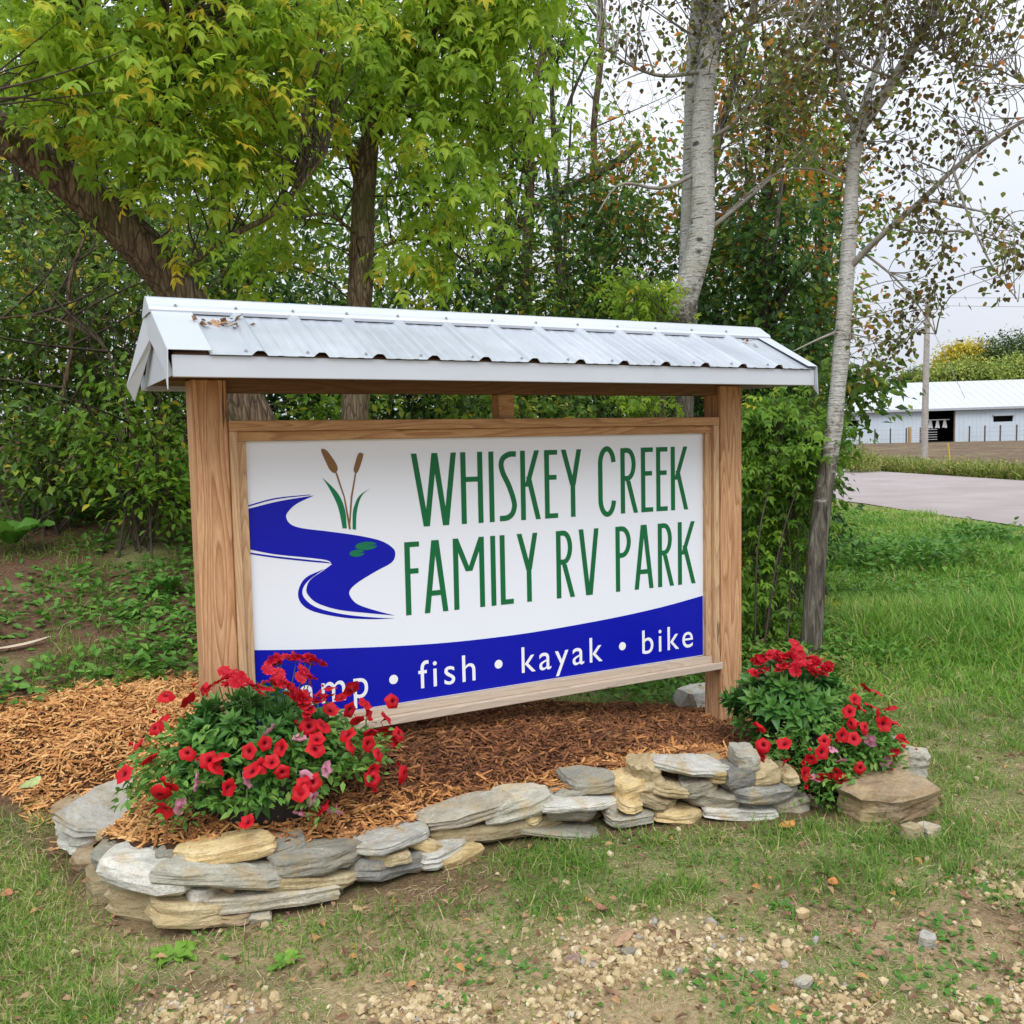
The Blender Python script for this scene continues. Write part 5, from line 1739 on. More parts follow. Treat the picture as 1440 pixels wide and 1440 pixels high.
LEAN_CROWN = [(-0.56, 1.94, 3.95, 0.43, 0.43), (-0.09, 1.9, 3.7, 0.62, 0.62), (0.48, 2.08, 4.01, 0.57, 0.57), (-0.13, 1.89, 3.35, 0.33, 0.33), (0.03, 1.89, 3.02, 0.29, 0.29), (0.41, 2.07, 3.44, 0.4, 0.4), (0.94, 2.08, 4.27, 0.5, 0.5), (0.26, 2.09, 2.87, 0.2, 0.2), (-0.4, 1.89, 4.38, 0.63, 0.63), (0.35, 1.97, 4.57, 0.64, 0.64)]

MID_CROWN = [(1.69, 2.38, 4.46, 0.6, 0.6), (2.22, 2.1, 4.45, 0.55, 0.55), (1.24, 2.71, 4.21, 0.41, 0.41), (1.88, 2.23, 3.86, 0.45, 0.45), (2.35, 1.99, 3.95, 0.35, 0.35), (1.8, 2.21, 3.16, 0.35, 0.35), (1.97, 2.24, 3.18, 0.38, 0.38), (2.26, 1.99, 3.4, 0.25, 0.25), (1.0, 2.93, 3.9, 0.47, 0.47), (2.5, 1.66, 3.73, 0.19, 0.19), (1.81, 2.4, 2.85, 0.26, 0.26), (1.07, 2.85, 3.48, 0.28, 0.28), (0.94, 3.01, 3.2, 0.29, 0.29), (2.58, 1.92, 4.49, 0.3, 0.3), (1.73, 2.43, 5.16, 0.7, 0.7), (2.3, 2.0, 5.1, 0.64, 0.64), (1.01, 2.8, 5.08, 0.6, 0.6), (0.8, 3.16, 2.75, 0.21, 0.21)]

RIGHT_CROWN = [(4.66, 0.45, 4.22, 0.53, 0.53), (4.84, 0.01, 4.13, 0.37, 0.37), (4.8, 0.79, 3.73, 0.41, 0.41), (4.98, 0.36, 3.82, 0.44, 0.44), (4.8, -0.07, 3.04, 0.25, 0.25), (4.77, -0.2, 2.7, 0.2, 0.2), (4.67, 0.47, 3.19, 0.24, 0.24), (4.67, 0.63, 2.42, 0.19, 0.19), (4.79, 0.47, 2.63, 0.14, 0.14), (4.59, 0.65, 2.2, 0.14, 0.14), (4.23, 0.92, 4.37, 0.54, 0.54), (4.21, 1.25, 4.13, 0.36, 0.36), (4.51, 1.05, 3.71, 0.31, 0.31), (4.96, 0.12, 3.56, 0.28, 0.28), (4.52, 0.69, 4.9, 0.73, 0.73), (4.87, 0.04, 4.68, 0.55, 0.55), (4.78, 0.38, 2.9, 0.15, 0.15)]

BIRCH_CROWN = [(4.16, 2.92, 4.79, 0.37, 0.37), (3.92, 3.01, 4.3, 0.25, 0.25), (4.53, 2.99, 5.25, 0.38, 0.38), (5.05, 2.46, 4.9, 0.56, 0.56), (5.25, 2.15, 5.17, 0.49, 0.49), (3.85, 3.0, 5.07, 0.28, 0.28), (5.21, 2.54, 4.28, 0.38, 0.38), (4.34, 3.15, 5.95, 0.7, 0.7), (5.05, 2.55, 5.89, 0.81, 0.81), (4.4, 2.98, 4.29, 0.22, 0.22)]

SAPLING = [(4.24, 1.37, 1.8, 0.3, 0.22), (4.49, 1.22, 1.66, 0.24, 0.22), (4.17, 1.37, 1.39, 0.24, 0.27), (4.47, 1.31, 1.22, 0.22, 0.27), (4.28, 1.38, 0.9, 0.25, 0.33), (4.11, 1.31, 0.42, 0.22, 0.32), (4.19, 1.14, 1.5, 0.21, 0.21)]

SMALL_ELDER = [(4.12, 2.88, 2.82, 0.32, 0.32), (4.3, 2.77, 2.56, 0.22, 0.22), (4.08, 3.04, 3.03, 0.19, 0.19), (4.07, 2.83, 1.94, 0.25, 0.25)]

SHRUBS = [(-0.7, 4.85, 2.55, 0.65, 0.89, 'T'), (-0.04, 4.84, 2.63, 0.62, 0.92, 'T'), (0.41, 4.45, 2.06, 0.43, 0.79, 'T'), (-0.66, 4.06, 1.61, 0.44, 0.38, 'T'), (-0.06, 3.51, 1.59, 0.43, 0.43, 'B'), (-0.14, 6.01, 3.7, 0.82, 0.62, 'T'), (1.03, 5.07, 2.63, 0.6, 0.87, 'T'), (1.73, 5.15, 2.52, 0.63, 0.91, 'D'), (2.55, 5.17, 2.54, 0.66, 1.02, 'T'), (3.29, 5.02, 2.77, 0.75, 1.19, 'D'), (4.05, 4.86, 2.93, 0.76, 1.29, 'T'), (4.77, 4.71, 2.94, 0.7, 1.32, 'D'), (5.57, 4.63, 3.04, 0.64, 1.36, 'T'), (5.72, 3.72, 2.64, 0.52, 1.12, 'D'), (6.09, 3.28, 2.46, 0.44, 1.17, 'T'), (6.01, 2.85, 2.15, 0.31, 0.77, 'D'), (5.17, 1.46, 2.01, 0.08, 0.23, 'T'), (-1.25, 5.34, 2.34, 0.55, 1.03, 'D'), (0.98, 5.63, 3.51, 0.49, 0.42, 'T'), (3.04, 3.73, 1.97, 0.59, 0.39, 'T'), (1.7, 3.98, 1.92, 0.5, 0.31, 'B'), (4.68, 2.05, 0.51, 0.27, 0.67, 'D'), (4.72, 1.79, 0.48, 0.19, 0.47, 'T')]

BACK_TREES = [(-0.05, 7.03, 5.52, 1.42, 1.27, 'G'), (1.42, 6.72, 5.65, 1.32, 1.32, 'T'), (2.89, 6.29, 5.73, 1.2, 1.28, 'G'), (3.9, 6.24, 4.74, 0.84, 0.92, 'G'), (4.58, 5.9, 5.06, 0.67, 0.92, 'S'), (5.21, 6.26, 6.51, 0.79, 0.87, 'S'), (6.15, 6.15, 4.43, 0.73, 0.64, 'O'), (6.85, 4.14, 5.17, 0.72, 1.04, 'O'), (6.89, 4.59, 4.0, 0.75, 0.75, 'O'), (6.21, 3.31, 3.48, 0.44, 0.88, 'C'), (7.2, 3.77, 3.09, 0.3, 0.72, 'O'), (6.14, 4.46, 3.21, 0.56, 0.73, 'G'), (8.51, 4.93, 4.84, 0.46, 0.82, 'O'), (-0.71, 6.94, 4.33, 1.01, 0.87, 'T'), (5.97, 6.39, 3.47, 0.83, 0.56, 'G')]


# --- leaning box elder behind the sign's left end
t = thing("leaning_tree", "leaning box elder with thick dark furrowed trunk and yellow-green leaves behind the sign's left end", "tree", (0.95, 2.27, 0))
rng = np.random.default_rng(101)
P = wood_part("trunk", [(1.05, 2.26, -.1), (.98, 2.27, .6)] + lean, .19, .10, M['bark_dark'], t, 40, 18, .5, 3, .3)
sk = [P[16:]]
for i, (pts, r) in enumerate((([(-.2, 2.42, 3.05), (-.1, 2.3, 3.35), (.05, 2.1, 3.7), (.2, 1.9, 4.2)], .035), ([(.1, 2.38, 2.7), (.35, 2.2, 2.95), (.7, 2.0, 3.1), (1.0, 1.95, 3.5)], .028), ([(-.5, 2.45, 3.3), (-.45, 2.2, 3.7), (-.4, 1.9, 4.2)], .03), ([(-.7, 2.45, 3.45), (-.95, 2.0, 3.5), (-1.0, 1.5, 3.4)], .03), ([(.3, 2.35, 2.4), (.5, 2.1, 2.55), (.6, 1.95, 2.5)], .016))):
    sk.append(wood_part("branch", pts, r, r * .3, M['bark_mid'], t, 12, 8, .3, 20 + i))
sk = np.concatenate(sk)
cl = blob_points(rng, LEAN_CROWN, 300)
g = Geo()
limb_twigs(g, rng, cl, sk, .006)
g.obj("twigs", M['twig'], t, True, "stuff")
g = Geo()
cluster_leaves(g, rng, cl, 10, .12, COMP_V, COMP_F, (.075, .15), .65, .42, lambda r, n, p: np.where(r.random(n) < .06, r.uniform(.85, 1, n), r.normal(.47, .18, n)), single=(t, M['elder']))
g.obj("crown", M['elder'], t, False, "stuff")

# --- upright box elder behind the sign
t = thing("forked_tree", "upright brown-trunked box elder forking above the sign's roof, with drooping bright green leaves", "tree", (1.28, 2.73, 0))
rng = np.random.default_rng(102)
sk = [wood_part("trunk", [(1.22, 2.72, -.1)] + mid, .125, .082, M['bark_mid'], t, 30, 16, .45, 5, .25)]
sk.append(wood_part("limb", midL, .068, .03, M['bark_mid'], t, 14, 10, .35, 6))
sk.append(wood_part("limb", midR, .052, .022, M['bark_mid'], t, 14, 10, .35, 7))
sk.append(wood_part("limb", [(1.56, 2.83, 3.5), (1.42, 2.75, 3.8), (1.2, 2.5, 4.1), (.9, 2.3, 4.5)], .04, .015, M['bark_mid'], t, 12, 8, .35, 8))
sk.append(wood_part("branch", [(1.74, 2.7, 4.1), (2.1, 2.5, 4.0), (2.5, 2.3, 3.95), (2.8, 2.2, 3.7)], .022, .007, M['bark_mid'], t, 12, 7, .3, 9))
sk.append(wood_part("branch", [(1.5, 2.8, 3.0), (1.8, 2.65, 3.2), (2.1, 2.5, 3.1), (2.3, 2.4, 2.9)], .018, .006, M['bark_mid'], t, 12, 7, .3, 10))
sk.append(wood_part("branch", [(1.42, 2.78, 2.2), (1.62, 2.7, 2.42), (1.85, 2.65, 2.6)], .013, .006, M['twig_grey'], t, 10, 7, .3, 12))
sk.append(wood_part("branch", [(1.5, 2.8, 3.2), (1.2, 2.6, 3.3), (.95, 2.5, 3.2)], .016, .006, M['bark_mid'], t, 10, 7, .3, 11))
sk = np.concatenate(sk)
cl = blob_points(rng, MID_CROWN, 345, .45)
g = Geo()
limb_twigs(g, rng, cl, sk, .006)
g.obj("twigs", M['twig'], t, True, "stuff")
g = Geo()
cluster_leaves(g, rng, cl, 9, .12, COMP_V, COMP_F, (.09, .165), 1.0, .32, lambda r, n, p: np.where(r.random(n) < .03, r.uniform(.85, 1, n), r.normal(.45, .15, n)), .5, .8, single=(t, M['elder']))
g.obj("crown", M['elder'], t, False, "stuff")

# --- pair of pale aspens behind the sign's right end
t = thing("pale_aspen", "thicker white-barked aspen with a swollen brown foot, behind the roof's right end", "tree", (4.05, 3.0, 0))
rng = np.random.default_rng(103)
sk = [wood_part("trunk", [(4.06, 3.0, -.1)] + a1, .148, .082, M['aspen1'], t, 40, 16, .3, 15)]
for i, pts in enumerate(a1tw):
    sk.append(wood_part("branch", pts, .024, .006, M['twig_grey'], t, 12, 7, .2, 30 + i))
sk = np.concatenate(sk)
cl = blob_points(rng, BIRCH_CROWN, 175, .5)
g = Geo()
limb_twigs(g, rng, cl, sk, .006)
g.obj("twigs", M['twig_grey'], t, True, "stuff")
g = Geo()
cluster_leaves(g, rng, cl, 15, .12, ROUND_V, ROUND_F, (.036, .058), .7, .5, rn(.42, .25), .8, .9)
g.obj("crown", M['aspen_leaf'], t, False, "stuff")
t2 = thing("pale_aspen", "thinner grey-white aspen trunk standing just behind the swollen-footed one", "tree", (4.7, 3.1, 0))
sk = wood_part("trunk", [(4.68, 3.08, -.1)] + a2, .105, .07, M['aspen1'], t2, 36, 12, .3, 16)
cl = blob_points(rng, BIRCH_CROWN[4:], 26, .5)
g = Geo()
limb_twigs(g, rng, cl, sk[20:], .006)
g.obj("twigs", M['twig_grey'], t2, True, "stuff")
g = Geo()
cluster_leaves(g, rng, cl, 14, .13, ROUND_V, ROUND_F, (.045, .07), .7, .5, rn(.42, .25), .8, .9)
g.obj("crown", M['aspen_leaf'], t2, False, "stuff")

# --- aspen at the right
t = thing("roadside_aspen", "slender aspen with dark furrowed foot and white upper trunk, standing right of the sign", "tree", (4.15, .87, 0))
rng = np.random.default_rng(104)
sk = [wood_part("trunk", [(4.14, .87, -.15)] + b, .076, .044, M['aspen2'], t, 44, 16, .3, 25, .25)]
sk.append(wood_part("limb", bR, .044, .024, M['aspen1'], t, 12, 9, .2, 26))
sk.append(wood_part("limb", bL, .026, .012, M['aspen1'], t, 12, 8, .2, 27))
sk.append(wood_part("limb", bC, .034, .015, M['aspen1'], t, 12, 8, .2, 28))
sk.append(wood_part("limb", blimb, .026, .012, M['twig_grey'], t, 16, 8, .2, 29))
for i, pts in enumerate(btw):
    sk.append(wood_part("branch", pts, .011, .004, M['twig_grey'], t, 12, 6, .15, 40 + i))
sk = np.concatenate(sk)
cl = np.concatenate([blob_points(rng, RIGHT_CROWN, 380, .5)] + [blob_points(rng, [b_], 11, .5) for b_ in RIGHT_CROWN[5:10] + RIGHT_CROWN[-1:]])
g = Geo()
limb_twigs(g, rng, cl, sk, .0045)
ends = blob_points(rng, RIGHT_CROWN[1:7], 45, .3)          # leafless whips
limb_twigs(g, rng, ends, sk, .004, 1, .02)
g.obj("twigs", M['twig_grey'], t, True, "stuff")
g = Geo()
cluster_leaves(g, rng, cl, 12, .085, ROUND_V, ROUND_F, (.030, .048), .8, .5, rn(.42, .24), .9, .9)
g.obj("crown", M['aspen_leaf'], t, False, "stuff")


def stems_to(g, rng, x, y, blobs, n, r=.012):
    z0 = float(ground_z(x, y)) - .05
    sk_ = []
    for c in blob_points(rng, blobs, n, .6):
        a = np.array([x + rng.normal(0, .12), y + rng.normal(0, .12), z0])
        m = a * .5 + c * .5 + np.append(rng.normal(0, .1, 2), .1)
        Q = resample([a, m, c], 10)
        tube_geo(g, Q, np.linspace(r, .003, 10), 5, .2, cap=False)
        sk_.append(Q[3:])
    return np.concatenate(sk_)


# --- saplings: light green elder shoots
for i, (bl, x, y, lab, ncl, mt) in enumerate(((SAPLING, 4.05, 1.2, "leafy box elder sapling growing between the right sign post and the roadside aspen", 270, 'elder_green'), (SMALL_ELDER, 4.3, 2.6, "small light green elder shoot in front of the thicker aspen's foot", 60, 'elder'))):
    rng = np.random.default_rng(120 + i)
    t = thing("elder_sapling", lab, "sapling", (x, y, 0))
    g = Geo()
    sk = stems_to(g, rng, x, y, bl, 9, .009)
    cl = blob_points(rng, bl, ncl, .5)
    limb_twigs(g, rng, cl, sk, .004)
    g.obj("stems", M['twig'], t, True, "stuff")
    g = Geo()
    cluster_leaves(g, rng, cl, 9, .09, COMP_V, COMP_F, (.06, .115), .6, .4, lambda r, n, p: r.normal(.30, .2, n), .5)
    g.obj("crown", M[mt], t, False, "stuff")

# --- shrubs of the thicket
SHRUB_WORDS = {'T': "mid green leafy shrub", 'D': "dark green dense shrub", 'B': "bright green small-leaved bush"}
PLACES = ["at the picture's far left above the bank", "left of the leaning trunk, half-way to the sign", "close behind the left sign post", "low on the bank at the thicket's foot", "in front of the thicket, just left of the left post",
          "high behind the leaning trunk's middle", "just right of the leaning trunk above the roof", "between the leaning and the forked trunk", "right behind the forked trunk", "behind the roof, right of the forked trunk",
          "behind the middle of the roof", "left of the thicker aspen, behind the roof", "right behind the two pale aspens' trunks", "right of the pale aspens above the roof's right end", "behind the roof's right corner",
          "between the roof corner and the roadside aspen", "leaning out from behind the roadside aspen toward the barn", "outside the left edge of the thicket", "above the roof's left end, behind the leaning trunk",
          "seen through the gap under the middle of the roof", "seen through the gap beside the forked trunk's foot", "at the foot of the sapling beside the right post", "low beside the roadside aspen's trunk"]
for i, (x, y, z, rx, rz, k) in enumerate(SHRUBS):
    rng = np.random.default_rng(200 + i)
    gz = float(ground_z(x, y))
    t = thing("shrub", SHRUB_WORDS[k] + " " + PLACES[i], "shrub", (x, y, gz), "shrubs of the thicket behind the sign")
    top = z + rz
    zc, rz2 = (top + gz) / 2 + .1, max(.3, (top - gz) / 2 + .1)
    if i in (5, 16, 18, 19):
        zc, rz2 = z, rz
    bl = [(x, y, zc, rx * 1.1, rz2), (x + rng.normal(0, .3), y, zc + rz2 * .5, rx * .5, rz2 * .75), (x + rng.normal(0, .2), y + rng.normal(0, .15), zc + rz2 * .25, rx * .8, rz2 * .8), (x + rng.normal(0, .2), y + rng.normal(0, .15), zc - rz2 * .2, rx * .85, rz2 * .7)]
    g = Geo()
    sk = stems_to(g, rng, x, y, bl, 15, .011) if i != 16 else blob_points(rng, bl, 12, .9)
    vol = rx * rz2
    cl = blob_points(rng, bl, int(38 + 128 * vol), .5)
    limb_twigs(g, rng, cl, sk, .0035, .4)
    g.obj("stems", M['twig'], t, True, "stuff")
    g = Geo()
    if k == 'B':
        cluster_leaves(g, rng, cl, 15, .11, LEAF_V, LEAF_F, (.06, .095), .45, .4, rn(.55, .2), .5)
        g.obj("foliage", M['elder_green'], t, False, "stuff")
    else:
        cluster_leaves(g, rng, cl, 20, .15, LEAF2_V, LEAF2_F, (.045, .115), .4, .5, rn(.47 if k == 'T' else .42, .25), .6)
        g.obj("foliage", M['thicket' if k == 'T' else 'dark_leaf'], t, False, "stuff")

# --- woodland trees behind
far = [(far1, .085, .05, 'bark_dark'), (far2, .06, .03, 'twig_grey'), (far3, .07, .04, 'bark_grey'), (far4, .10, .05, 'bark_grey'), (far5, .08, .05, 'bark_dark'), (far6, .07, .04, 'bark_dark'), (far7, .07, .035, 'bark_dark'), (far8, .022, .012, 'bark_dark'), (far9, .016, .008, 'bark_dark'), (far10, .024, .012, 'bark_dark')]
WHERE = ["filling the top left corner behind the leaning trunk", "between the leaning tree and the forked tree", "high behind the forked tree", "right of the forked tree's crown", "half bare, against the sky left of the aspens", "thin crowned, high left of the aspens",
         "low and half bare, with red leaves left of the aspens", "between the aspens and the roadside aspen, high up", "between the aspens and the roadside aspen, half-way up", "narrow and dark, left of the roadside aspen", "low, just left of the roadside aspen",
         "close behind the pale aspens' trunks", "high behind the roadside aspen's fork", "at the left edge, behind the leaning trunk", "low, behind the roof left of the aspens"]
KW = {'G': ("green_tree", "light green woodland tree", 'elder_green'), 'T': ("green_tree", "mid green woodland tree", 'thicket'), 'S': ("sparse_tree", "sparse woodland tree", 'elder_green'), 'O': ("maple_tree", "maple turning orange", 'autumn'), 'C': ("cedar_tree", "dark evergreen", 'dark_leaf')}
for i, (x, y, z, rx, rz, k) in enumerate(BACK_TREES):
    rng = np.random.default_rng(300 + i)
    gz = float(ground_z(x, y))
    nm, w, mt = KW[k]
    t = thing(nm, w + " " + WHERE[i], "tree", (x, y, gz), "woodland trees behind the sign")
    tx, ty2 = x + rng.normal(0, .2), y + .2
    sk = [wood_part("trunk", [(tx, ty2, gz - .1), (tx + rng.normal(0, .1), ty2, (gz + z) / 2), (x, y, z + rz * .9)], .085, .02, M['bark_grey' if i % 2 else 'bark_dark'], t, 20, 9, .3, 60 + i)]
    bl = [(x, y, z, rx, rz)] + [(x + rng.normal(0, rx * .5), y + rng.normal(0, rx * .5), z + rng.normal(0, rz * .5), rx * .6, rz * .55) for _ in range(5)]
    cl = blob_points(rng, bl, int((70 if k == 'S' else 145 if k == 'O' else 105) * (.4 + rx * rz)), .5)
    for q in range(6):
        a = sk[0][rng.integers(7, 17)]
        c = cl[rng.integers(len(cl))]
        sk.append(wood_part("branch", [a, (a + c) / 2 + np.array([0, 0, .15]), c], .03, .008, M['bark_grey'], t, 9, 6, .2, q))
    g = Geo()
    limb_twigs(g, rng, cl, np.concatenate(sk), .005, .6)
    g.obj("twigs", M['twig'], t, True, "stuff")
    g = Geo()
    cluster_leaves(g, rng, cl, 12 if k == 'S' else 18, .19, LEAF2_V, LEAF2_F, (.06, .13), .5, .5, rn(.5 if k != 'O' else .60, .25), .6)
    g.obj("crown", M[mt], t, False, "stuff")
for i, (pts, r0, r1, mt) in enumerate(far):
    t = thing("bare_trunk", ["dark bare trunk rising right of the forked tree", "thin grey slanting stem right of the pale aspens", "slim grey trunk rising behind the pale aspens", "leaning grey trunk slanting right toward the pale aspens", "dark upright trunk in the upper left woods", "dark stem between the leaning and the forked tree", "dark slim stem against the sky left of the aspens", "crooked dark stem low in the thicket at the left edge", "thin bowed stem in the thicket left of the left post", "leaning dark stem in the thicket under the leaning trunk"][i], "tree", pts[0], "bare trunks in the woods behind")
    rng = np.random.default_rng(400 + i)
    base = (pts[0][0] - .1, pts[0][1], float(ground_z(pts[0][0], pts[0][1])) - .1)
    P = wood_part("trunk", [base] + pts, r0, r1, M[mt], t, 24, 9, .3, 80 + i)
    g = Geo()
    for q in range(26 if i < 7 else 9):
        a = P[rng.integers(9, 24)]
        e = a + np.append(rng.normal(0, .6, 2), rng.uniform(.1, .9))
        Q = resample([a, (a + e) / 2 + rng.normal(0, .1, 3), e], 7)
        tube_geo(g, Q, np.linspace(.012, .002, 7), 4, cap=False)
        for z_ in range(3):
            s = Q[rng.integers(2, 7)]
            tube_geo(g, resample([s, s + rng.normal(0, .18, 3) + np.array([0, 0, .1]), s + rng.normal(0, .35, 3) + np.array([0, 0, .2])], 5), np.linspace(.004, .0015, 5), 3, cap=False)
    g.obj("twigs", M['twig_grey' if 'grey' in mt and i < 7 else 'twig'], t, True, "stuff")

# --- far-off wood closing the view
rng = np.random.default_rng(500)
g = Geo()
n = 42000
dd = rng.uniform(13.5, 22, n)
rr_ = rng.uniform(-.72, .335, n) * dd
x, y = CAM[0] + FWD[0] * dd + RGT[0] * rr_, CAM[1] + FWD[1] * dd + RGT[1] * rr_
hgt = np.where(rr_ / dd < -.12, 6.8, np.where(rr_ / dd < .12, 4.4, 3.4)) * (.7 + .6 * fbm(rr_ * 1.1, dd * .3, 61))
z = ground_z(x, y) + hgt * rng.random(n) ** .8
S = rng.uniform(.10, .20, n)
scatter(g, LEAF2_V, LEAF2_F, np.stack([x, y, z], 1), frames(n, rng, .5, .5, .6), S, np.clip(rng.normal(.35, .25, n), 0, 1))
o = g.obj("woods", M['thicket'], None, False, "stuff")

# ------------------------------------------------------------------ grass, weeds, gravel, leaf litter
WALL_FACE = np.array([(-.83, .28), (-.76, .05), (-.70, -.22), (-.61, -.62), (-.42, -.79), (-.18, -.82), (.14, -.83), (.48, -.80), (.67, -.74), (.88, -.76), (1.27, -.83), (1.57, -.92), (1.9, -1.07), (2.11, -1.13), (2.25, -1.22), (2.37, -1.38), (2.60, -1.33), (2.75, -1.12), (2.95, -.95), (3.0, -.2), (2.8, .3), (-.6, .4)])
BLADE_V = [(-.5, 0, 0), (.5, 0, 0), (-.38, .4, .05), (.38, .4, .05), (-.2, .75, -.06), (.2, .75, -.06), (0, 1, -.28)]
BLADE_F = [(0, 1, 3), (0, 3, 2), (2, 3, 5), (2, 5, 4), (4, 5, 6)]
THIN_V = [(-.5, 0, 0), (.5, 0, 0), (-.34, .55, .03), (.34, .55, .03), (0, 1, -.26)]
THIN_F = [(0, 1, 3), (0, 3, 2), (2, 3, 4)]


def cam_rand(rng, n, d0, d1, a0, a1, power=1.0):
    """random ground points in a wedge in front of the camera"""
    d = d0 + (d1 - d0) * rng.random(n) ** power
    r = rng.uniform(a0, a1, n) * d
    return CAM[0] + FWD[0] * d + RGT[0] * r, CAM[1] + FWD[1] * d + RGT[1] * r, d


def blades(name, mat, x, y, h, w, rng, pitch, psd, rnd):
    n = len(x)
    th = rng.uniform(0, 2 * math.pi, n)
    M3 = frames(n, rng, pitch, psd, .5, th)
    g = Geo()
    scatter(g, THIN_V, THIN_F, np.stack([x, y, ground_z(x, y) - .004], 1), M3, np.stack([w, h, h], 1), rnd)
    return g.obj(name, mat, None, False, "stuff")


rng = np.random.default_rng(600)
x, y, d = cam_rand(rng, 340000, 2.1, 7.6, -.68, .68, 1.3)
gm, dm = gravel_mask(x, y), dirt_mask(x, y)
cl = fbm(x * 5, y * 5, 71)
p = (.12 + .95 * smooth(.34, .66, cl)) * (1 - .9 * gm) * (1 - .85 * dm)
p *= 1 - .62 * smooth(3.6, 2.8, d)
lawn = smooth(-.4, -.9, x)
p = np.maximum(p, lawn * .8 * (1 - dm))
keep = ~in_poly(x, y, WALL_FACE) & ~in_poly(x, y, MULCH_POLY) & (rng.random(len(x)) < p) & ~((y > .5) & (x < 2.0))
x, y, d, cl = x[keep], y[keep], d[keep], cl[keep]
n = len(x)
lush = smooth(.4, .65, fbm(x * 1.8, y * 1.8, 75))
h = rng.uniform(.025, .08, n) * (1 - .3 * smooth(3.4, 2.8, d)) * (.7 + .65 * lush) * (1 + .5 * lawn[keep])
tone = np.clip(rng.normal(.42, .2, n) + .34 * (.5 - lush) + (rng.random(n) < .16) * .5, 0, 1)
blades("grass", M['grass'], x, y, h, rng.uniform(.0028, .0052, n), rng, -.62, .5, tone)

# dead straw lying flat among it
x, y, d = cam_rand(rng, 60000, 2.2, 6.5, -.66, .68, 1.25)
keep = ~in_poly(x, y, WALL_FACE) & ~in_poly(x, y, MULCH_POLY) & (rng.random(len(x)) < .25 + .75 * smooth(.42, .6, fbm(x * 2.6, y * 2.6, 79))) & ~((y > .5) & (x < 2.0)) & (rng.random(len(x)) > .7 * gravel_mask(x, y))
x, y = x[keep], y[keep]
blades("straw", M['straw'], x, y, rng.uniform(.03, .09, len(x)), rng.uniform(.0018, .0034, len(x)), rng, -.10, .14, np.clip(rng.normal(.5, .25, len(x)), 0, 1))

# meadow between the sign and the road
x, y, d = cam_rand(rng, 230000, 5.2, 25, .19, .72, 1.9)
keep = ~in_poly(x, y, WALL_FACE) & ~in_poly(x, y, MULCH_POLY) & (((x - 14.18) * RN[0] + (y - 5.87) * RN[1]) < -.1) & (x > 2.9) & (d < 24.5)
cl = fbm(x * .9, y * .9, 81)
keep &= rng.random(len(x)) < (.35 + .9 * smooth(.3, .55, cl)) * np.clip(1.15 - .02 * d, .2, 1) * smooth(5.0, 7.4, d + .9 * (cl - .5))
x, y, d, cl = x[keep], y[keep], d[keep], cl[keep]
n = len(x)
tall = np.exp(-(((x - 5.9) / 1.5) ** 2 + ((y - 1.0) / 1.0) ** 2)) + .9 * np.exp(-(((x - 8.6) / 1.3) ** 2 + ((y - 3.7) / 1.0) ** 2)) + .5 * smooth(.5, .7, fbm(x * .6, y * .6, 86)) * smooth(5.8, 7.5, d)
verge = smooth(1.9, .4, -((x - 14.18) * RN[0] + (y - 5.87) * RN[1]))
h = rng.uniform(.035, .085, n) * (.7 + .9 * fbm(x * 2.1, y * 2.1, 97)) * (1 + 3.0 * np.clip(tall, 0, 1)) * (1 - .45 * verge) * (1 + .04 * np.clip(d - 8, 0, 20))
tone = np.clip(rng.normal(.48, .2, n) + .5 * (fbm(x * 1.6, y * 1.6, 89) - .5) - .1 * np.clip(tall, 0, 1) + .16 * (fbm(x * .5, y * .5, 88) - .5) + .4 * verge * rng.random(n) + (rng.random(n) < .07) * .5, 0, 1)
blades("meadow_grass", M['meadow'], x, y, h, .003 + .0010 * d * rng.uniform(.7, 1.2, n), rng, -.85, .4, tone)


def leafy_clumps(name, mat, x, y, size, per, spread, hgt, rng, rnd, tv=LEAF_V, tf=LEAF_F, kind="stuff", parent=None, pitch=-.15):
    n = len(x) * per
    X, Y = np.repeat(x, per), np.repeat(y, per)
    ox, oy = rng.normal(0, 1, n) * spread, rng.normal(0, 1, n) * spread
    r = np.hypot(ox, oy) / max(spread, 1e-6)
    z = ground_z(X + ox, Y + oy) + hgt * rng.random(n) * np.exp(-r * r / 4)
    S = rng.uniform(size[0], size[1], n)
    g = Geo()
    scatter(g, tv, tf, np.stack([X + ox, Y + oy, z], 1), frames(n, rng, pitch, .4, .4, np.arctan2(oy, ox) + rng.normal(0, .5, n)), S, np.clip(rnd + rng.normal(0, .18, n), 0, 1))
    return g.obj(name, mat, parent, False, kind)


# weeds mixed through the meadow
x, y, d = cam_rand(rng, 2300, 6.5, 20, .2, .72, 1.6)
keep = (x > 3.2) & (((x - 14.18) * RN[0] + (y - 5.87) * RN[1]) < -1.2) & (fbm(x * .7, y * .7, 95) > .47)
leafy_clumps("meadow_weeds", M['weed'], x[keep], y[keep], (.035, .085), 16, .13, .17, rng, .5)
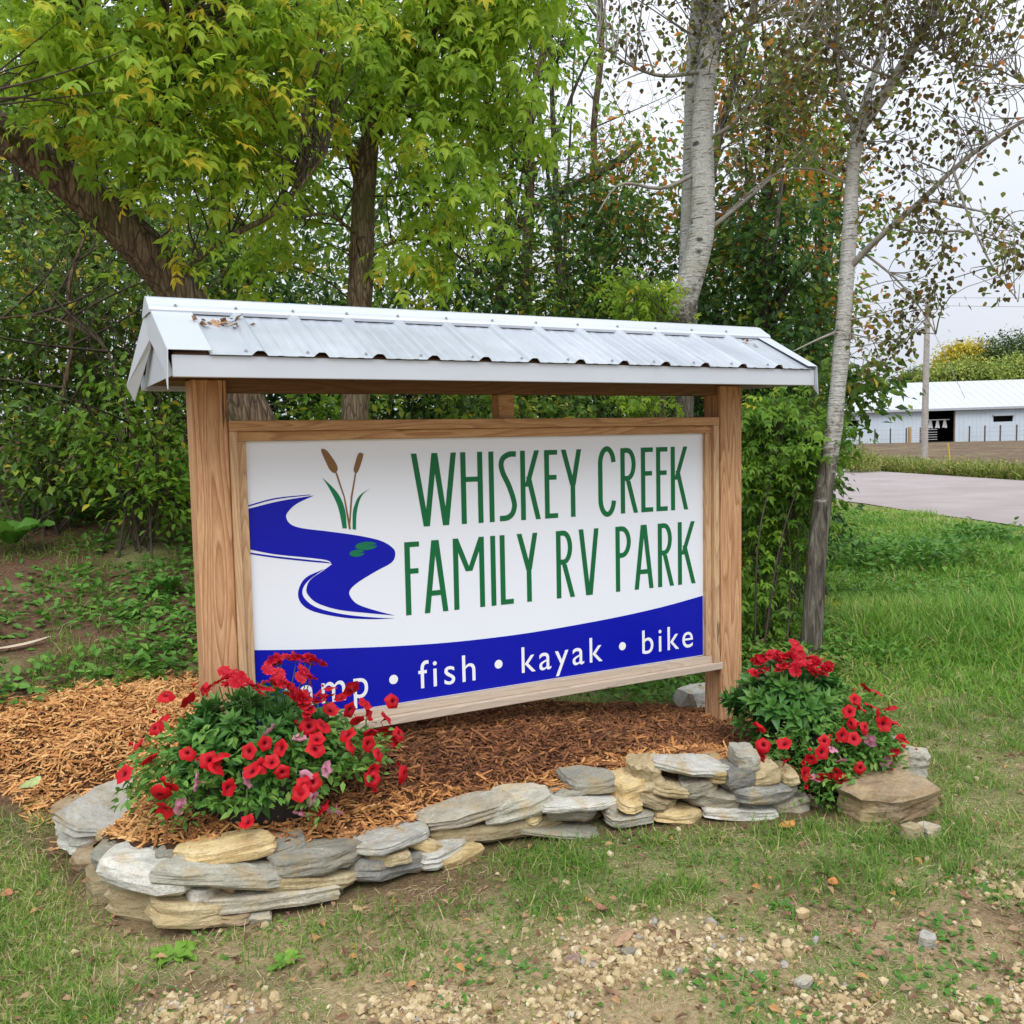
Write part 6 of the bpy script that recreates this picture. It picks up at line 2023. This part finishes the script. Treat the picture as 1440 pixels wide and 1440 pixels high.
# weeds of the left bank
k = 1350
x, y = rng.uniform(-2.6, 1.4, k), rng.uniform(1.25, 6.0, k) ** 1.0
ok = (fbm(x * 1.5, y * 1.5, 91) > .43) & ~in_poly(x, y, MULCH_POLY)
leafy_clumps("ground_cover", M['weed'], x[ok], y[ok], (.035, .085), 16, .085, .09, rng, .45)
x, y = rng.uniform(-2.6, 1.2, 30000), rng.uniform(1.15, 4.6, 30000)
ok = (fbm(x * 2.2, y * 2.2, 93) > .50) & ~in_poly(x, y, MULCH_POLY)
x, y = x[ok], y[ok]
blades("bank_grass", M['grass'], x, y, rng.uniform(.05, .13, len(x)), rng.uniform(.003, .005, len(x)), rng, -.8, .5, np.clip(rng.normal(.45, .25, len(x)), 0, 1))
# low growth round the aspen and sapling, and behind the mulch at the right
x, y, d = cam_rand(rng, 420, 6.2, 8.6, .16, .36)
ok = ~in_poly(x, y, MULCH_POLY) & (x > 2.75)
leafy_clumps("undergrowth", M['goldenrod'], x[ok], y[ok], (.03, .07), 18, .11, .16, rng, .35)
x, y = rng.uniform(2.3, 3.9, 160), rng.uniform(.55, 1.8, 160)
leafy_clumps("undergrowth", M['weed'], x, y, (.03, .065), 20, .10, .14, rng, .45)
# small broad-leaved weeds in the foreground turf
x, y, d = cam_rand(rng, 120, 2.35, 3.9, -.6, .62)
ok = ~in_poly(x, y, WALL_FACE)
leafy_clumps("lawn_weeds", M['weed'], x[ok], y[ok], (.012, .03), 14, .035, .018, rng, .35)
for (cx, cy, nn_, sp) in ((1.59, -2.12, 18, .24), (.944, -2.03, 8, .12), (2.1, -2.0, 14, .24), (1.2, -1.66, 6, .15), (.36, -1.45, 4, .1)):
    x, y = rng.normal(cx, sp, nn_), rng.normal(cy, sp * .6, nn_)
    leafy_clumps("clover", M['weed'], x, y, (.014, .028), 12, .035, .02, rng, .25, ROUND_V, ROUND_F)

# countable weeds
for i, (cx, cy, s, lab) in enumerate(((8.39, 3.87, .55, "bushy green weed clump in the meadow nearest the roadside aspen"), (8.95, 3.45, .5, "bushy green weed clump in the middle of the meadow below the road"), (10.9, 4.2, .5, "low dark green weed clump near the road at the picture's right edge"))):
    t = thing("weed_clump", lab, "weeds", (cx, cy, 0), "weed clumps in the meadow")
    m = 34
    leafy_clumps("leaves", M['weed'], rng.normal(cx, s * .7, m), rng.normal(cy, s * .45, m), (.06, .12), 40, .16, .42, rng, .4 - .12 * (i == 2), parent=t)


def rosette(name, x, y, n, L, W, lab, cat, mat, tone, el=.35, seed=0, lift=.0):
    r = np.random.default_rng(seed)
    z = float(ground_z(x, y))
    t = thing(name, lab, cat, (x, y, z))
    for i in range(n):
        th = i * 2.4 + r.uniform(-.3, .3)
        ln = L * r.uniform(.7, 1.1)
        g = Geo()
        nn = 7
        e = el + r.uniform(-.15, .25)
        rows = []
        for q in range(nn):
            u = q / (nn - 1)
            hw = W * ln * math.sin(math.pi * min(1, .12 + .88 * u)) ** .8 * (1 if u < .97 else .1) + .002
            rad = ln * u * math.cos(e) + .01
            zz = z + lift + ln * (u * math.sin(e) - .45 * u * u)
            c, s_ = math.cos(th), math.sin(th)
            wob = .06 * ln * math.sin(u * 9 + i)
            for side in (-1, 0, 1):
                rows.append((x + rad * c - side * hw * s_, y + rad * s_ + side * hw * c, zz + abs(side) * (.12 * ln * .5 + wob * side)))
        F = []
        for q in range(nn - 1):
            for s in range(2):
                a = q * 3 + s
                F.append((a, a + 1, a + 4, a + 3))
        g.add(rows, F, np.clip(tone + r.normal(0, .1), 0, 1))
        g.obj("leaf", mat, t, True)
    return t


rosette("burdock", -.90, 3.55, 9, .36, .30, "broad-leaved burdock plant on the bank at the picture's left edge", "plant", M['weed'], .35, .9, 1, .1)
rosette("burdock", .02, 2.55, 6, .20, .28, "small broad-leaved plant on the bank just left of the left sign post", "plant", M['weed'], .3, 1.0, 2, .05)
rosette("dandelion", -.484, -.886, 11, .085, .20, "bright green dandelion rosette in the turf under the wall's left corner", "plant", M['weed'], .85, .5, 3)
rosette("dandelion", -.18, -1.12, 9, .07, .16, "narrow green weed tuft in the turf below the wall's left half", "plant", M['weed'], .75, .7, 4)

# gravel
rng = np.random.default_rng(700)
ph = (1 + 5 ** .5) / 2
ico = np.array([(-1, ph, 0), (1, ph, 0), (-1, -ph, 0), (1, -ph, 0), (0, -1, ph), (0, 1, ph), (0, -1, -ph), (0, 1, -ph), (ph, 0, -1), (ph, 0, 1), (-ph, 0, -1), (-ph, 0, 1)]) / 1.9
icf = [(0, 11, 5), (0, 5, 1), (0, 1, 7), (0, 7, 10), (0, 10, 11), (1, 5, 9), (5, 11, 4), (11, 10, 2), (10, 7, 6), (7, 1, 8), (3, 9, 4), (3, 4, 2), (3, 2, 6), (3, 6, 8), (3, 8, 9), (4, 9, 5), (2, 4, 11), (6, 2, 10), (8, 6, 7), (9, 8, 1)]
x, y, d = cam_rand(rng, 130000, 2.1, 4.6, -.66, .66, 1.2)
gm = gravel_mask(x, y)
patch = smooth(.40, .60, fbm(x * 3.1, y * 3.1, 77))
keep = (rng.random(len(x)) < gm ** 1.4 * (.3 + .7 * patch) * .62 + .004) & ~in_poly(x, y, WALL_FACE)
x, y = x[keep], y[keep]
n = len(x)
S = np.clip(rng.lognormal(-4.85, .48, n), .003, .023)
g = Geo()
for v in range(6):
    q = np.arange(n) % 6 == v
    jit = ico * rng.uniform(.72, 1.22, (12, 1)) * np.array([1, .85, .7])
    m = int(q.sum())
    scatter(g, jit, icf, np.stack([x[q], y[q], ground_z(x[q], y[q]) + S[q] * .30], 1), frames(m, rng, 0, .5, .5), S[q][:, None] * rng.uniform(.75, 1.25, (m, 3)), np.clip(rng.normal(.5, .25, m), 0, 1))
g.obj("gravel", M['gravel'], None, False, "stuff")
for i, (px, py, s, lab) in enumerate(((1.674, -2.045, .045, "largest pale stone lying in the gravel at the right, near the clover"), (1.154, -2.02, .036, "flat grey stone lying in the gravel patch's middle"), (.80, -1.62, .030, "buff pebble standing above the gravel's upper edge"), (1.45, -1.72, .034, "pale yellow stone at the turf's edge right of the gravel"))):
    o = bm_obj("loose_stone", slab_bm(s * 1.6, s * 1.2, s * .7, 800 + i), SM["pgny"[i]])
    o.location = (px, py, float(ground_z(px, py)) + s * .3)
    tag(o, lab, "stone")

# leaf litter and twigs
k = 1800
x, y, d = cam_rand(rng, k, 2.3, 5.6, -.6, .66, 1.2)
ok = ~in_poly(x, y, WALL_FACE) & ~in_poly(x, y, MULCH_POLY)
x, y = x[ok], y[ok]
k = len(x)
g = Geo()
scatter(g, LEAF_V, LEAF_F, np.stack([x, y, ground_z(x, y) + rng.uniform(.006, .026, k)], 1), frames(k, rng, 0, .25, .4), rng.uniform(.02, .046, k)[:, None] * np.array([1.0, 1, 2.0]), rng.random(k))
for q in range(130):
    a = np.array([x[q], y[q], float(ground_z(x[q], y[q])) + .012])
    th = rng.uniform(0, 6.28)
    L = rng.uniform(.02, .07)
    tube_geo(g, [a, a + np.array([L * math.cos(th), L * math.sin(th), .004])], .0018, 4, rnd=rng.uniform(.2, .9))
x, y = rng.uniform(-.9, 2.7, 46), rng.uniform(-.6, .9, 46)
ok = in_poly(x, y, MULCH_POLY)
scatter(g, LEAF_V, LEAF_F, np.stack([x[ok], y[ok], mulch_z(x[ok], y[ok]) + .012], 1), frames(int(ok.sum()), rng, 0, .25, .4), rng.uniform(.02, .04, int(ok.sum())), rng.random(int(ok.sum())))
g.obj("leaf_litter", M['litter'], None, False, "stuff")


def fallen(x, y, L, W, col, lab, z=.012, yaw=0., curl=.3, name="fallen_leaf"):
    g = Geo()
    nn = 8
    rows = []
    for q in range(nn):
        u = q / (nn - 1)
        hw = W * math.sin(math.pi * (.04 + .94 * u)) ** .75
        for s in (-1, 0, 1):
            rows.append(((u - .5) * L, s * hw, curl * L * (u - .5) ** 2 + abs(s) * curl * W * .5))
    F = [(q * 3 + s, q * 3 + s + 1, q * 3 + s + 4, q * 3 + s + 3) for q in range(nn - 1) for s in range(2)]
    g.add(rows, F)
    o = g.obj(name, simple("leaf_" + name, col, .7, 0, .2, .25, 60), None, True)
    o.location = (x, y, float(ground_z(x, y)) + z)
    o.rotation_euler = (.1, -.05, yaw)
    tag(o, lab, "leaf", "single fallen leaves on the turf")


fallen(1.924, -1.165, .085, .026, (.50, .20, .06), "oval orange leaf on the turf at the foot of the wall's right end", .02, .05)
fallen(-.871, .50, .13, .030, (.34, .40, .17), "pale green leaf lying on the edge of the fresh mulch at the left", .10, .9)
fallen(-.967, -.19, .055, .020, (.40, .16, .09), "reddish brown leaf in the grass at the picture's left edge", .03, 1.3)
fallen(1.703, -1.62, .055, .018, (.42, .16, .05), "small rust-coloured leaf on the turf right of the gravel", .02, .6)
fallen(.83, -1.55, .12, .016, (.34, .21, .13), "long brown strip of bark lying on the gravel's upper edge", .015, .45, .1)
fallen(.865, -1.36, .06, .018, (.28, .13, .09), "dark reddish curled leaf on the turf below the wall's middle", .02, 1.8, .6)
fallen(.613, -1.57, .06, .018, (.20, .13, .11), "dark brown flat leaf at the gravel's left end", .014, .3)
fallen(1.89, -1.76, .07, .02, (.36, .22, .15), "pale brown dry leaf on the bare ground at the right", .02, 1.0, .5)
fallen(-.885, 1.95, .34, .022, (.50, .42, .31), "bleached strip of bark lying on the bank at the left edge", .03, .35, .15)

# ------------------------------------------------------------------ across the road
# tall verge weeds
rng = np.random.default_rng(760)
n = 15000
s, c = rng.uniform(-4, 34, n), 9.3 + np.abs(rng.normal(0, 1.2, n))
p0 = np.array([14.18, 5.87])
x, y = p0[0] + RD[0] * s + RN[0] * c, p0[1] + RD[1] * s + RN[1] * c
h = rng.uniform(.15, .75, n) * np.exp(-((c - 10.3) / 1.6) ** 2) * (.35 + 1.3 * fbm(s * .55, c * .8, 66)) + .10
g = Geo()
M3 = frames(n, rng, -1.1, .35, .5)
scatter(g, BLADE_V, BLADE_F, np.stack([x, y, ground_z(x, y)], 1), M3, np.stack([rng.uniform(.03, .08, n), h, h], 1), np.clip(rng.normal(.5, .25, n), 0, 1))
z = ground_z(x, y) + h * rng.random(n) * .9
scatter(g, LEAF2_V, LEAF2_F, np.stack([x, y, z], 1), frames(n, rng, 0, .5, .5), rng.uniform(.08, .18, n), np.clip(rng.normal(.55, .25, n), 0, 1))
g.obj("verge_weeds", M['goldenrod'], None, False, "stuff")


def leafy_ball(name, lab, cat, x, y, z, blobs, n, size, mat, trunk=None, group=None, seed=0, twig=True):
    r = np.random.default_rng(seed)
    t = thing(name, lab, cat, (x, y, z), group)
    if trunk:
        wood_part("trunk", [(x, y, z - .3), (x + .1, y, z + trunk * .5), (x, y, z + trunk)], .3 * trunk / 8, .08 * trunk / 8, M['bark_grey'], t, 10, 8, .3, seed)
    cl_ = blob_points(r, blobs, n, .4)
    g = Geo()
    cluster_leaves(g, r, cl_, 24, size[1] * 1.6, LEAF2_V, LEAF2_F, size, .4, .5, rn(.5, .22), .6)
    g.obj("crown", M[mat], t, False, "stuff")
    return t


def at(r, d, z=0):      # ground point d metres out and r metres to the right of the line of sight
    return CAM[0] + FWD[0] * d + RGT[0] * r, CAM[1] + FWD[1] * d + RGT[1] * r


bx, by = at(14.3, 38.5)
leafy_ball("goldenrod_bush", "rounded yellow-green bush by the far road edge, right of the roadside aspen", "bush", bx, by, 0, [(bx, by, .55, .75, .6), (bx - .9, by - .5, .45, .6, .5), (bx + .7, by + .3, .4, .5, .45)], 150, (.06, .13), 'goldenrod', None, None, 5)
# utility pole
px_, py_ = 37.8, 26.5
t = thing("utility_pole", "grey wooden utility pole standing in the field before the barn", "utility pole", (px_, py_, 0))
wood_part("pole", [(px_, py_, -.5), (px_ + .05, py_, 4), (px_ + .1, py_, 7.9)], .17, .12, simple("weathered_pole", (.36, .33, .30), .9, 0, .2, .2, 8), t, 10, 12, .05, 2)
g = Geo()
tube_geo(g, [(px_ + .1, py_, 7.9), (px_ + .1, py_, 8.02)], .05, 8)
g.obj("insulator", simple("insulator", (.12, .09, .08), .4), t)
box("bracket", px_ - .42, px_ + .02, py_ - .17, py_ - .11, 7.55, 7.63, simple("steel_bracket", (.25, .25, .25), .6), t)
wm = simple("wire", (.30, .31, .33), .7)


def wire(pts, sag, r, lab, par=None):
    a, b_ = np.array(pts[0], float), np.array(pts[1], float)
    u = np.linspace(0, 1, 26)
    P = a + (b_ - a) * u[:, None]
    P[:, 2] -= sag * 4 * u * (1 - u)
    o = tube_geo(Geo(), P, r, 5, cap=False).obj("power_line" if par is None else "guy_wire", wm, par)
    if par is None:
        tag(o, lab, "power line", "power lines on the utility pole")


ax, ay = .926, .376
wire([(px_ + .1, py_, 8.0), (px_ + 46, py_ - 26, 9.6)], .8, .012, "upper thin power line running right from the utility pole")
wire([(px_ - .3, py_ - .14, 7.6), (px_ + 45, py_ - 27, 8.4)], .8, .012, "lower thin power line running right from the utility pole")
wire([(px_ + .1, py_, 8.0), (px_ - 30, py_ + 34, 8.6)], .8, .012, "thin power line running left from the utility pole into the trees")
wire([(px_ + .12, py_, 7.0), (px_ + 1.7, py_ - .9, 3.2)], .0, .012, "", t)

# barn -----------------------------------------------------------------
BA, BU = np.array([77.22, 68.03]), np.array([94.57 - 77.22, 58.86 - 68.03])
BU /= np.linalg.norm(BU)
BN = np.array([BU[1], -BU[0]])
if BN @ (CAM[:2] - BA) < 0:
    BN = -BN
barn = thing("barn", "long low white metal barn with white roof and one dark open doorway", "barn", (BA[0], BA[1], .4))


def bp(s, d, z):                  # along the front wall, out from it, height
    p = BA + BU * s + BN * d
    return (p[0], p[1], z)


def bbox_b(g, s0, s1, d0, d1, z0, z1, rnd=.5, tilt=0.0):
    V = [bp(s, d, z + tilt * s) for z in (z0, z1) for s, d in ((s0, d0), (s1, d0), (s1, d1), (s0, d1))]
    g.add(V, [(0, 1, 2, 3), (7, 6, 5, 4), (0, 4, 5, 1), (1, 5, 6, 2), (2, 6, 7, 3), (3, 7, 4, 0)], rnd)


tl = .011                          # the ground under the barn climbs to the right
ZB, ZEV, ZRD = .42, 4.05, 7.1
barnw = simple("pale_blue_white_siding", (.52, .59, .66), .5, .1, .4, .04, .6)
barnr = simple("white_barn_roof", (.48, .50, .53), .45, .1, .4, .03, .5)
dark = simple("barn_interior_shade", (.02, .02, .022), .9, 0, .1)  # near-black colour stands for the unlit inside behind doorway and windows
S0, S1 = -14, 62
DOOR = (9.1, 12.1)
g = Geo()
win = [(.6, 1.9), (16.3, 18.4)]
zt, zb = 3.0, 2.35
segs = [(S0, win[0][0]), (win[0][1], DOOR[0]), (DOOR[1], win[1][0]), (win[1][1], S1)]
for a, b_ in segs:
    bbox_b(g, a, b_, -.15, 0, ZB - .4, ZEV, .5, tl)
bbox_b(g, DOOR[0], DOOR[1], -.15, 0, 3.75, ZEV, .5, tl)
for a, b_ in win:
    bbox_b(g, a, b_, -.15, 0, ZB - .4, zb, .5, tl)
    bbox_b(g, a, b_, -.15, 0, zt, ZEV, .5, tl)
bbox_b(g, S0, S0 + .15, -14, -.15, ZB - .4, ZEV, .5, tl)
bbox_b(g, S0, S1, -14.15, -14, ZB - .4, ZEV, .5, tl)
wallb = g.obj("wall", barnw, barn)
g = Geo()
q = S0
while q < 24:
    if not any(a - .1 < q < b_ + .1 for a, b_ in win + [DOOR]):
        bbox_b(g, q, q + .07, .001, .028, ZB - .3, ZEV - .05, .5, tl)
    q += .46
g.obj("siding_ribs", barnw, wallb, False, "stuff")
for a, b_ in win:
    g = Geo()
    bbox_b(g, a, b_, -.8, -.7, zb - .4, zt + .2, .5, tl)
    w_ = g.obj("window", dark, barn)
    g = Geo()
    bbox_b(g, a - .1, b_ + .1, .003, .25, zt - .02, zt + .10, .5, tl)
    g.obj("hood", simple("window_hood", (.35, .37, .4), .6), w_)
g = Geo()
bbox_b(g, DOOR[0] - 3, DOOR[1] + 3, -6, -5.9, ZB - .4, ZEV, .5, tl)
bbox_b(g, DOOR[0] - 3, DOOR[0] - 2.9, -5.9, -.2, ZB - .4, ZEV, .5, tl)
bbox_b(g, DOOR[1] + 2.9, DOOR[1] + 3, -5.9, -.2, ZB - .4, ZEV, .5, tl)
bbox_b(g, DOOR[0] - 2.9, DOOR[1] + 2.9, -5.9, -.2, 3.98, 4.02, .5, tl)
bbox_b(g, DOOR[0] - 2.9, DOOR[1] + 2.9, -5.9, -.1, ZB - .1, ZB + .02, .5, tl)
g.obj("doorway_shade_box", dark, barn)  # box in the shade colour, keeps the open doorway dark
g = Geo()
bbox_b(g, DOOR[0] - .12, DOOR[0], -.16, .05, ZB, 3.8, .5, tl)
bbox_b(g, DOOR[1], DOOR[1] + .12, -.16, .05, ZB, 3.8, .5, tl)
bbox_b(g, DOOR[0] - .12, DOOR[1] + .12, -.16, .05, 3.8, 3.92, .5, tl)
g.obj("door_frame", simple("door_frame", (.16, .12, .09), .8), barn)
g = Geo()
bbox_b(g, DOOR[0], DOOR[1], -1.1, -1.0, 2.72, 2.82, .5, tl)
g.obj("rail", M['whiteprint'], barn)
g = Geo()
for d_, s0, s1, z0 in ((ZRD, S0 - .4, S1, ZEV),):
    V = [bp(S0 - .3, .45, ZEV - .12 + tl * S0), bp(S1, .45, ZEV - .12 + tl * S1), bp(S1, -7, ZRD + tl * S1), bp(S0 - .3, -7, ZRD + tl * S0), bp(S0 - .3, -14.5, ZEV - .12 + tl * S0), bp(S1, -14.5, ZEV - .12 + tl * S1)]
    V += [(a, b_, c - .14) for a, b_, c in V]
    g.add(V, [(0, 1, 2, 3), (3, 2, 5, 4), (7, 6, 9, 8), (8, 9, 10, 11), (1, 0, 6, 7), (4, 5, 11, 10), (0, 3, 9, 6), (3, 4, 10, 9)])
roof_b = g.obj("roof", barnr, barn)
g = Geo()
q = S0
while q < 30:
    a, b_ = np.array(bp(q, .44, ZEV - .11 + tl * q)), np.array(bp(q, -6.9, ZRD - .03 + tl * q))
    tube_geo(g, [a, b_], .035, 4, cap=False)
    q += .92
g.obj("roof_ribs", barnr, roof_b, False, "stuff")
g = Geo()
bbox_b(g, S0 - .3, S1, .46, .58, ZEV - .34, ZEV - .10, .5, tl)
g.obj("gutter", simple("grey_gutter", (.36, .38, .41), .5), barn)
# gable infill at the left end
g = Geo()
g.add([bp(S0, -.1, ZEV + tl * S0), bp(S0, -13.9, ZEV + tl * S0), bp(S0, -7, ZRD - .15 + tl * S0)], [(0, 1, 2)])
g.obj("gable", barnw, barn)
# white cloths hanging on the rail in the doorway
for i, (s, w_) in enumerate(((9.35, .42), (10.0, .54), (10.75, .54), (11.55, .62))):
    g = Geo()
    nn = 7
    V = []
    for zz, k_ in ((2.70, .45), (2.3, .7), (1.9, 1.0)):
        for u in np.linspace(-.5, .5, nn):
            V.append(bp(s + u * w_ * k_, -.95 + .06 * math.sin(u * 14 + i), zz + tl * s + .04 * math.sin(u * 9 + i)))
    g.add(V, [(r * nn + q, r * nn + q + 1, (r + 1) * nn + q + 1, (r + 1) * nn + q) for r in range(2) for q in range(nn - 1)])
    V2 = [(a - .02 * BN[0], b_ - .02 * BN[1], c) for a, b_, c in V]
    g.add(V2, [(r * nn + q, (r + 1) * nn + q, (r + 1) * nn + q + 1, r * nn + q + 1) for r in range(2) for q in range(nn - 1)])
    o = g.obj("hanging_sack", M['whiteprint'], None, True)
    tag(o, "white flared sack hanging in the barn doorway, " + ("leftmost of the four", "second of the four from the left", "third of the four from the left", "rightmost and widest of the four")[i], "sack", "white sacks hanging in the barn doorway")
# fence before the barn
fm = simple("dark_fence_post", (.10, .085, .075), .9, 0, .2)
fence = thing("wire_fence", "row of dark steel posts with thin wires along the barn's front", "fence", bp(8, 3, .4))
for s in (.9, 2.5, 4.1, 5.75, 7.2, 12.3, 13.9, 15.5, 17.2, 18.8, 20.4):
    g = Geo()
    bbox_b(g, s - .06, s + .06, 2.95, 3.05, .2, 2.0, .5, tl)
    g.obj("post", fm, fence)
for z_ in (.9, 1.35, 1.8):
    for a, b_ in ((-6, 5.75), (12.3, 30)):
        tube_geo(Geo(), [bp(a, 3, z_ + tl * a), bp(b_, 3, z_ + tl * b_)], .010, 4).obj("wire", wm, fence)
gate = thing("field_gate", "tubular farm gate closing the fence left of the barn doorway", "gate", bp(5.5, 3.2, .4))
for z_ in (.75, 1.0, 1.25, 1.5, 1.78):
    tube_geo(Geo(), [bp(6.25, 3.1, z_ + .05), bp(8.9, 3.1, z_ + .07)], .03, 6).obj("rail", simple("gate_tube", (.40, .41, .42), .5, .4) if z_ < .8 else bpy.data.materials["gate_tube"], gate)
o = box("gate_post", *(sorted((bp(6.1, 3, 0)[0] - .12, bp(6.1, 3, 0)[0] + .12))), *(sorted((bp(6.1, 3, 0)[1] - .12, bp(6.1, 3, 0)[1] + .12))), .2, 2.15, simple("yellow_timber", (.42, .27, .11), .8, 0, .2), None)
tag(o, "thick yellowish timber post at the left end of the farm gate", "post")
# yellow marker stake in the field
mx_, my_ = at(17.85, 38.0)
g = Geo()
tube_geo(g, [(mx_ + .05, my_, -.1), (mx_ - .14, my_ + .02, 1.15)], .028, 8)
o = g.obj("marker_stake", simple("yellow_plastic", (.62, .46, .04), .5), None, True)
tag(o, "thin leaning yellow marker stake in the field right of the utility pole", "marker")
# trees beyond the barn
FT = [(72.5, 136, "tall dark green round tree beyond the barn at the picture's right edge", 'far_green', [(0, 11.6, 4.2), (3, 11.2, 4.0), (-3.5, 10.8, 3.2), (6, 12, 4)], 13, 620),
      (65.6, 137, "yellow-leaved tree beyond the barn, left of the dark round tree", 'yellow_leaf', [(0, 11.4, 2.5), (-1.6, 10.4, 2.0), (1.3, 12.8, 1.6), (1.8, 10.4, 1.8)], 12, 380),
      (59.8, 126, "low light green bush above the barn's roof, below the yellow tree", 'far_light', [(0, 8.6, 2.2), (-2.6, 8.0, 1.8), (2.8, 8.6, 2.0), (5, 8.4, 1.8)], 8, 330),
      (68.5, 128, "second light green bush above the barn's roof, at the right edge", 'far_light', [(0, 9.0, 2.4), (2.8, 8.6, 2.0)], 8, 220),
      (56.5, 131, "small pale green tree just right of the utility pole's middle", 'far_green', [(0, 8.2, 1.7), (1.5, 8.4, 1.5), (-1.4, 7.6, 1.3)], 8, 150)]
for i, (r_, d_, lab, mt, bls, th, n_) in enumerate(FT):
    x, y = at(r_, d_)
    leafy_ball("distant_tree", lab, "tree", x, y, .4, [(x + RGT[0] * a, y + RGT[1] * a, z_ + .4, rr, rr * .9) for a, z_, rr in bls], n_, (.3, .6), mt, th * .8, None, 900 + i)
# a far wood along the horizon to the right and left, out of the picture
rng = np.random.default_rng(990)
n = 9000
th = rng.uniform(-1.9, 2.6, n)
R_ = rng.uniform(190, 230, n)
ok = (th < .45) | (th > 1.10)
x, y = CAM[0] + R_ * np.sin(th), CAM[1] + R_ * np.cos(th)
g = Geo()
scatter(g, LEAF4_V, LEAF4_F, np.stack([x, y, 8 * rng.random(n)], 1)[ok], frames(int(ok.sum()), rng, .4, .5, .6), rng.uniform(1.5, 3, int(ok.sum())), rng.random(int(ok.sum())))
g.obj("far_woods", M['far_green'], None, False, "stuff")
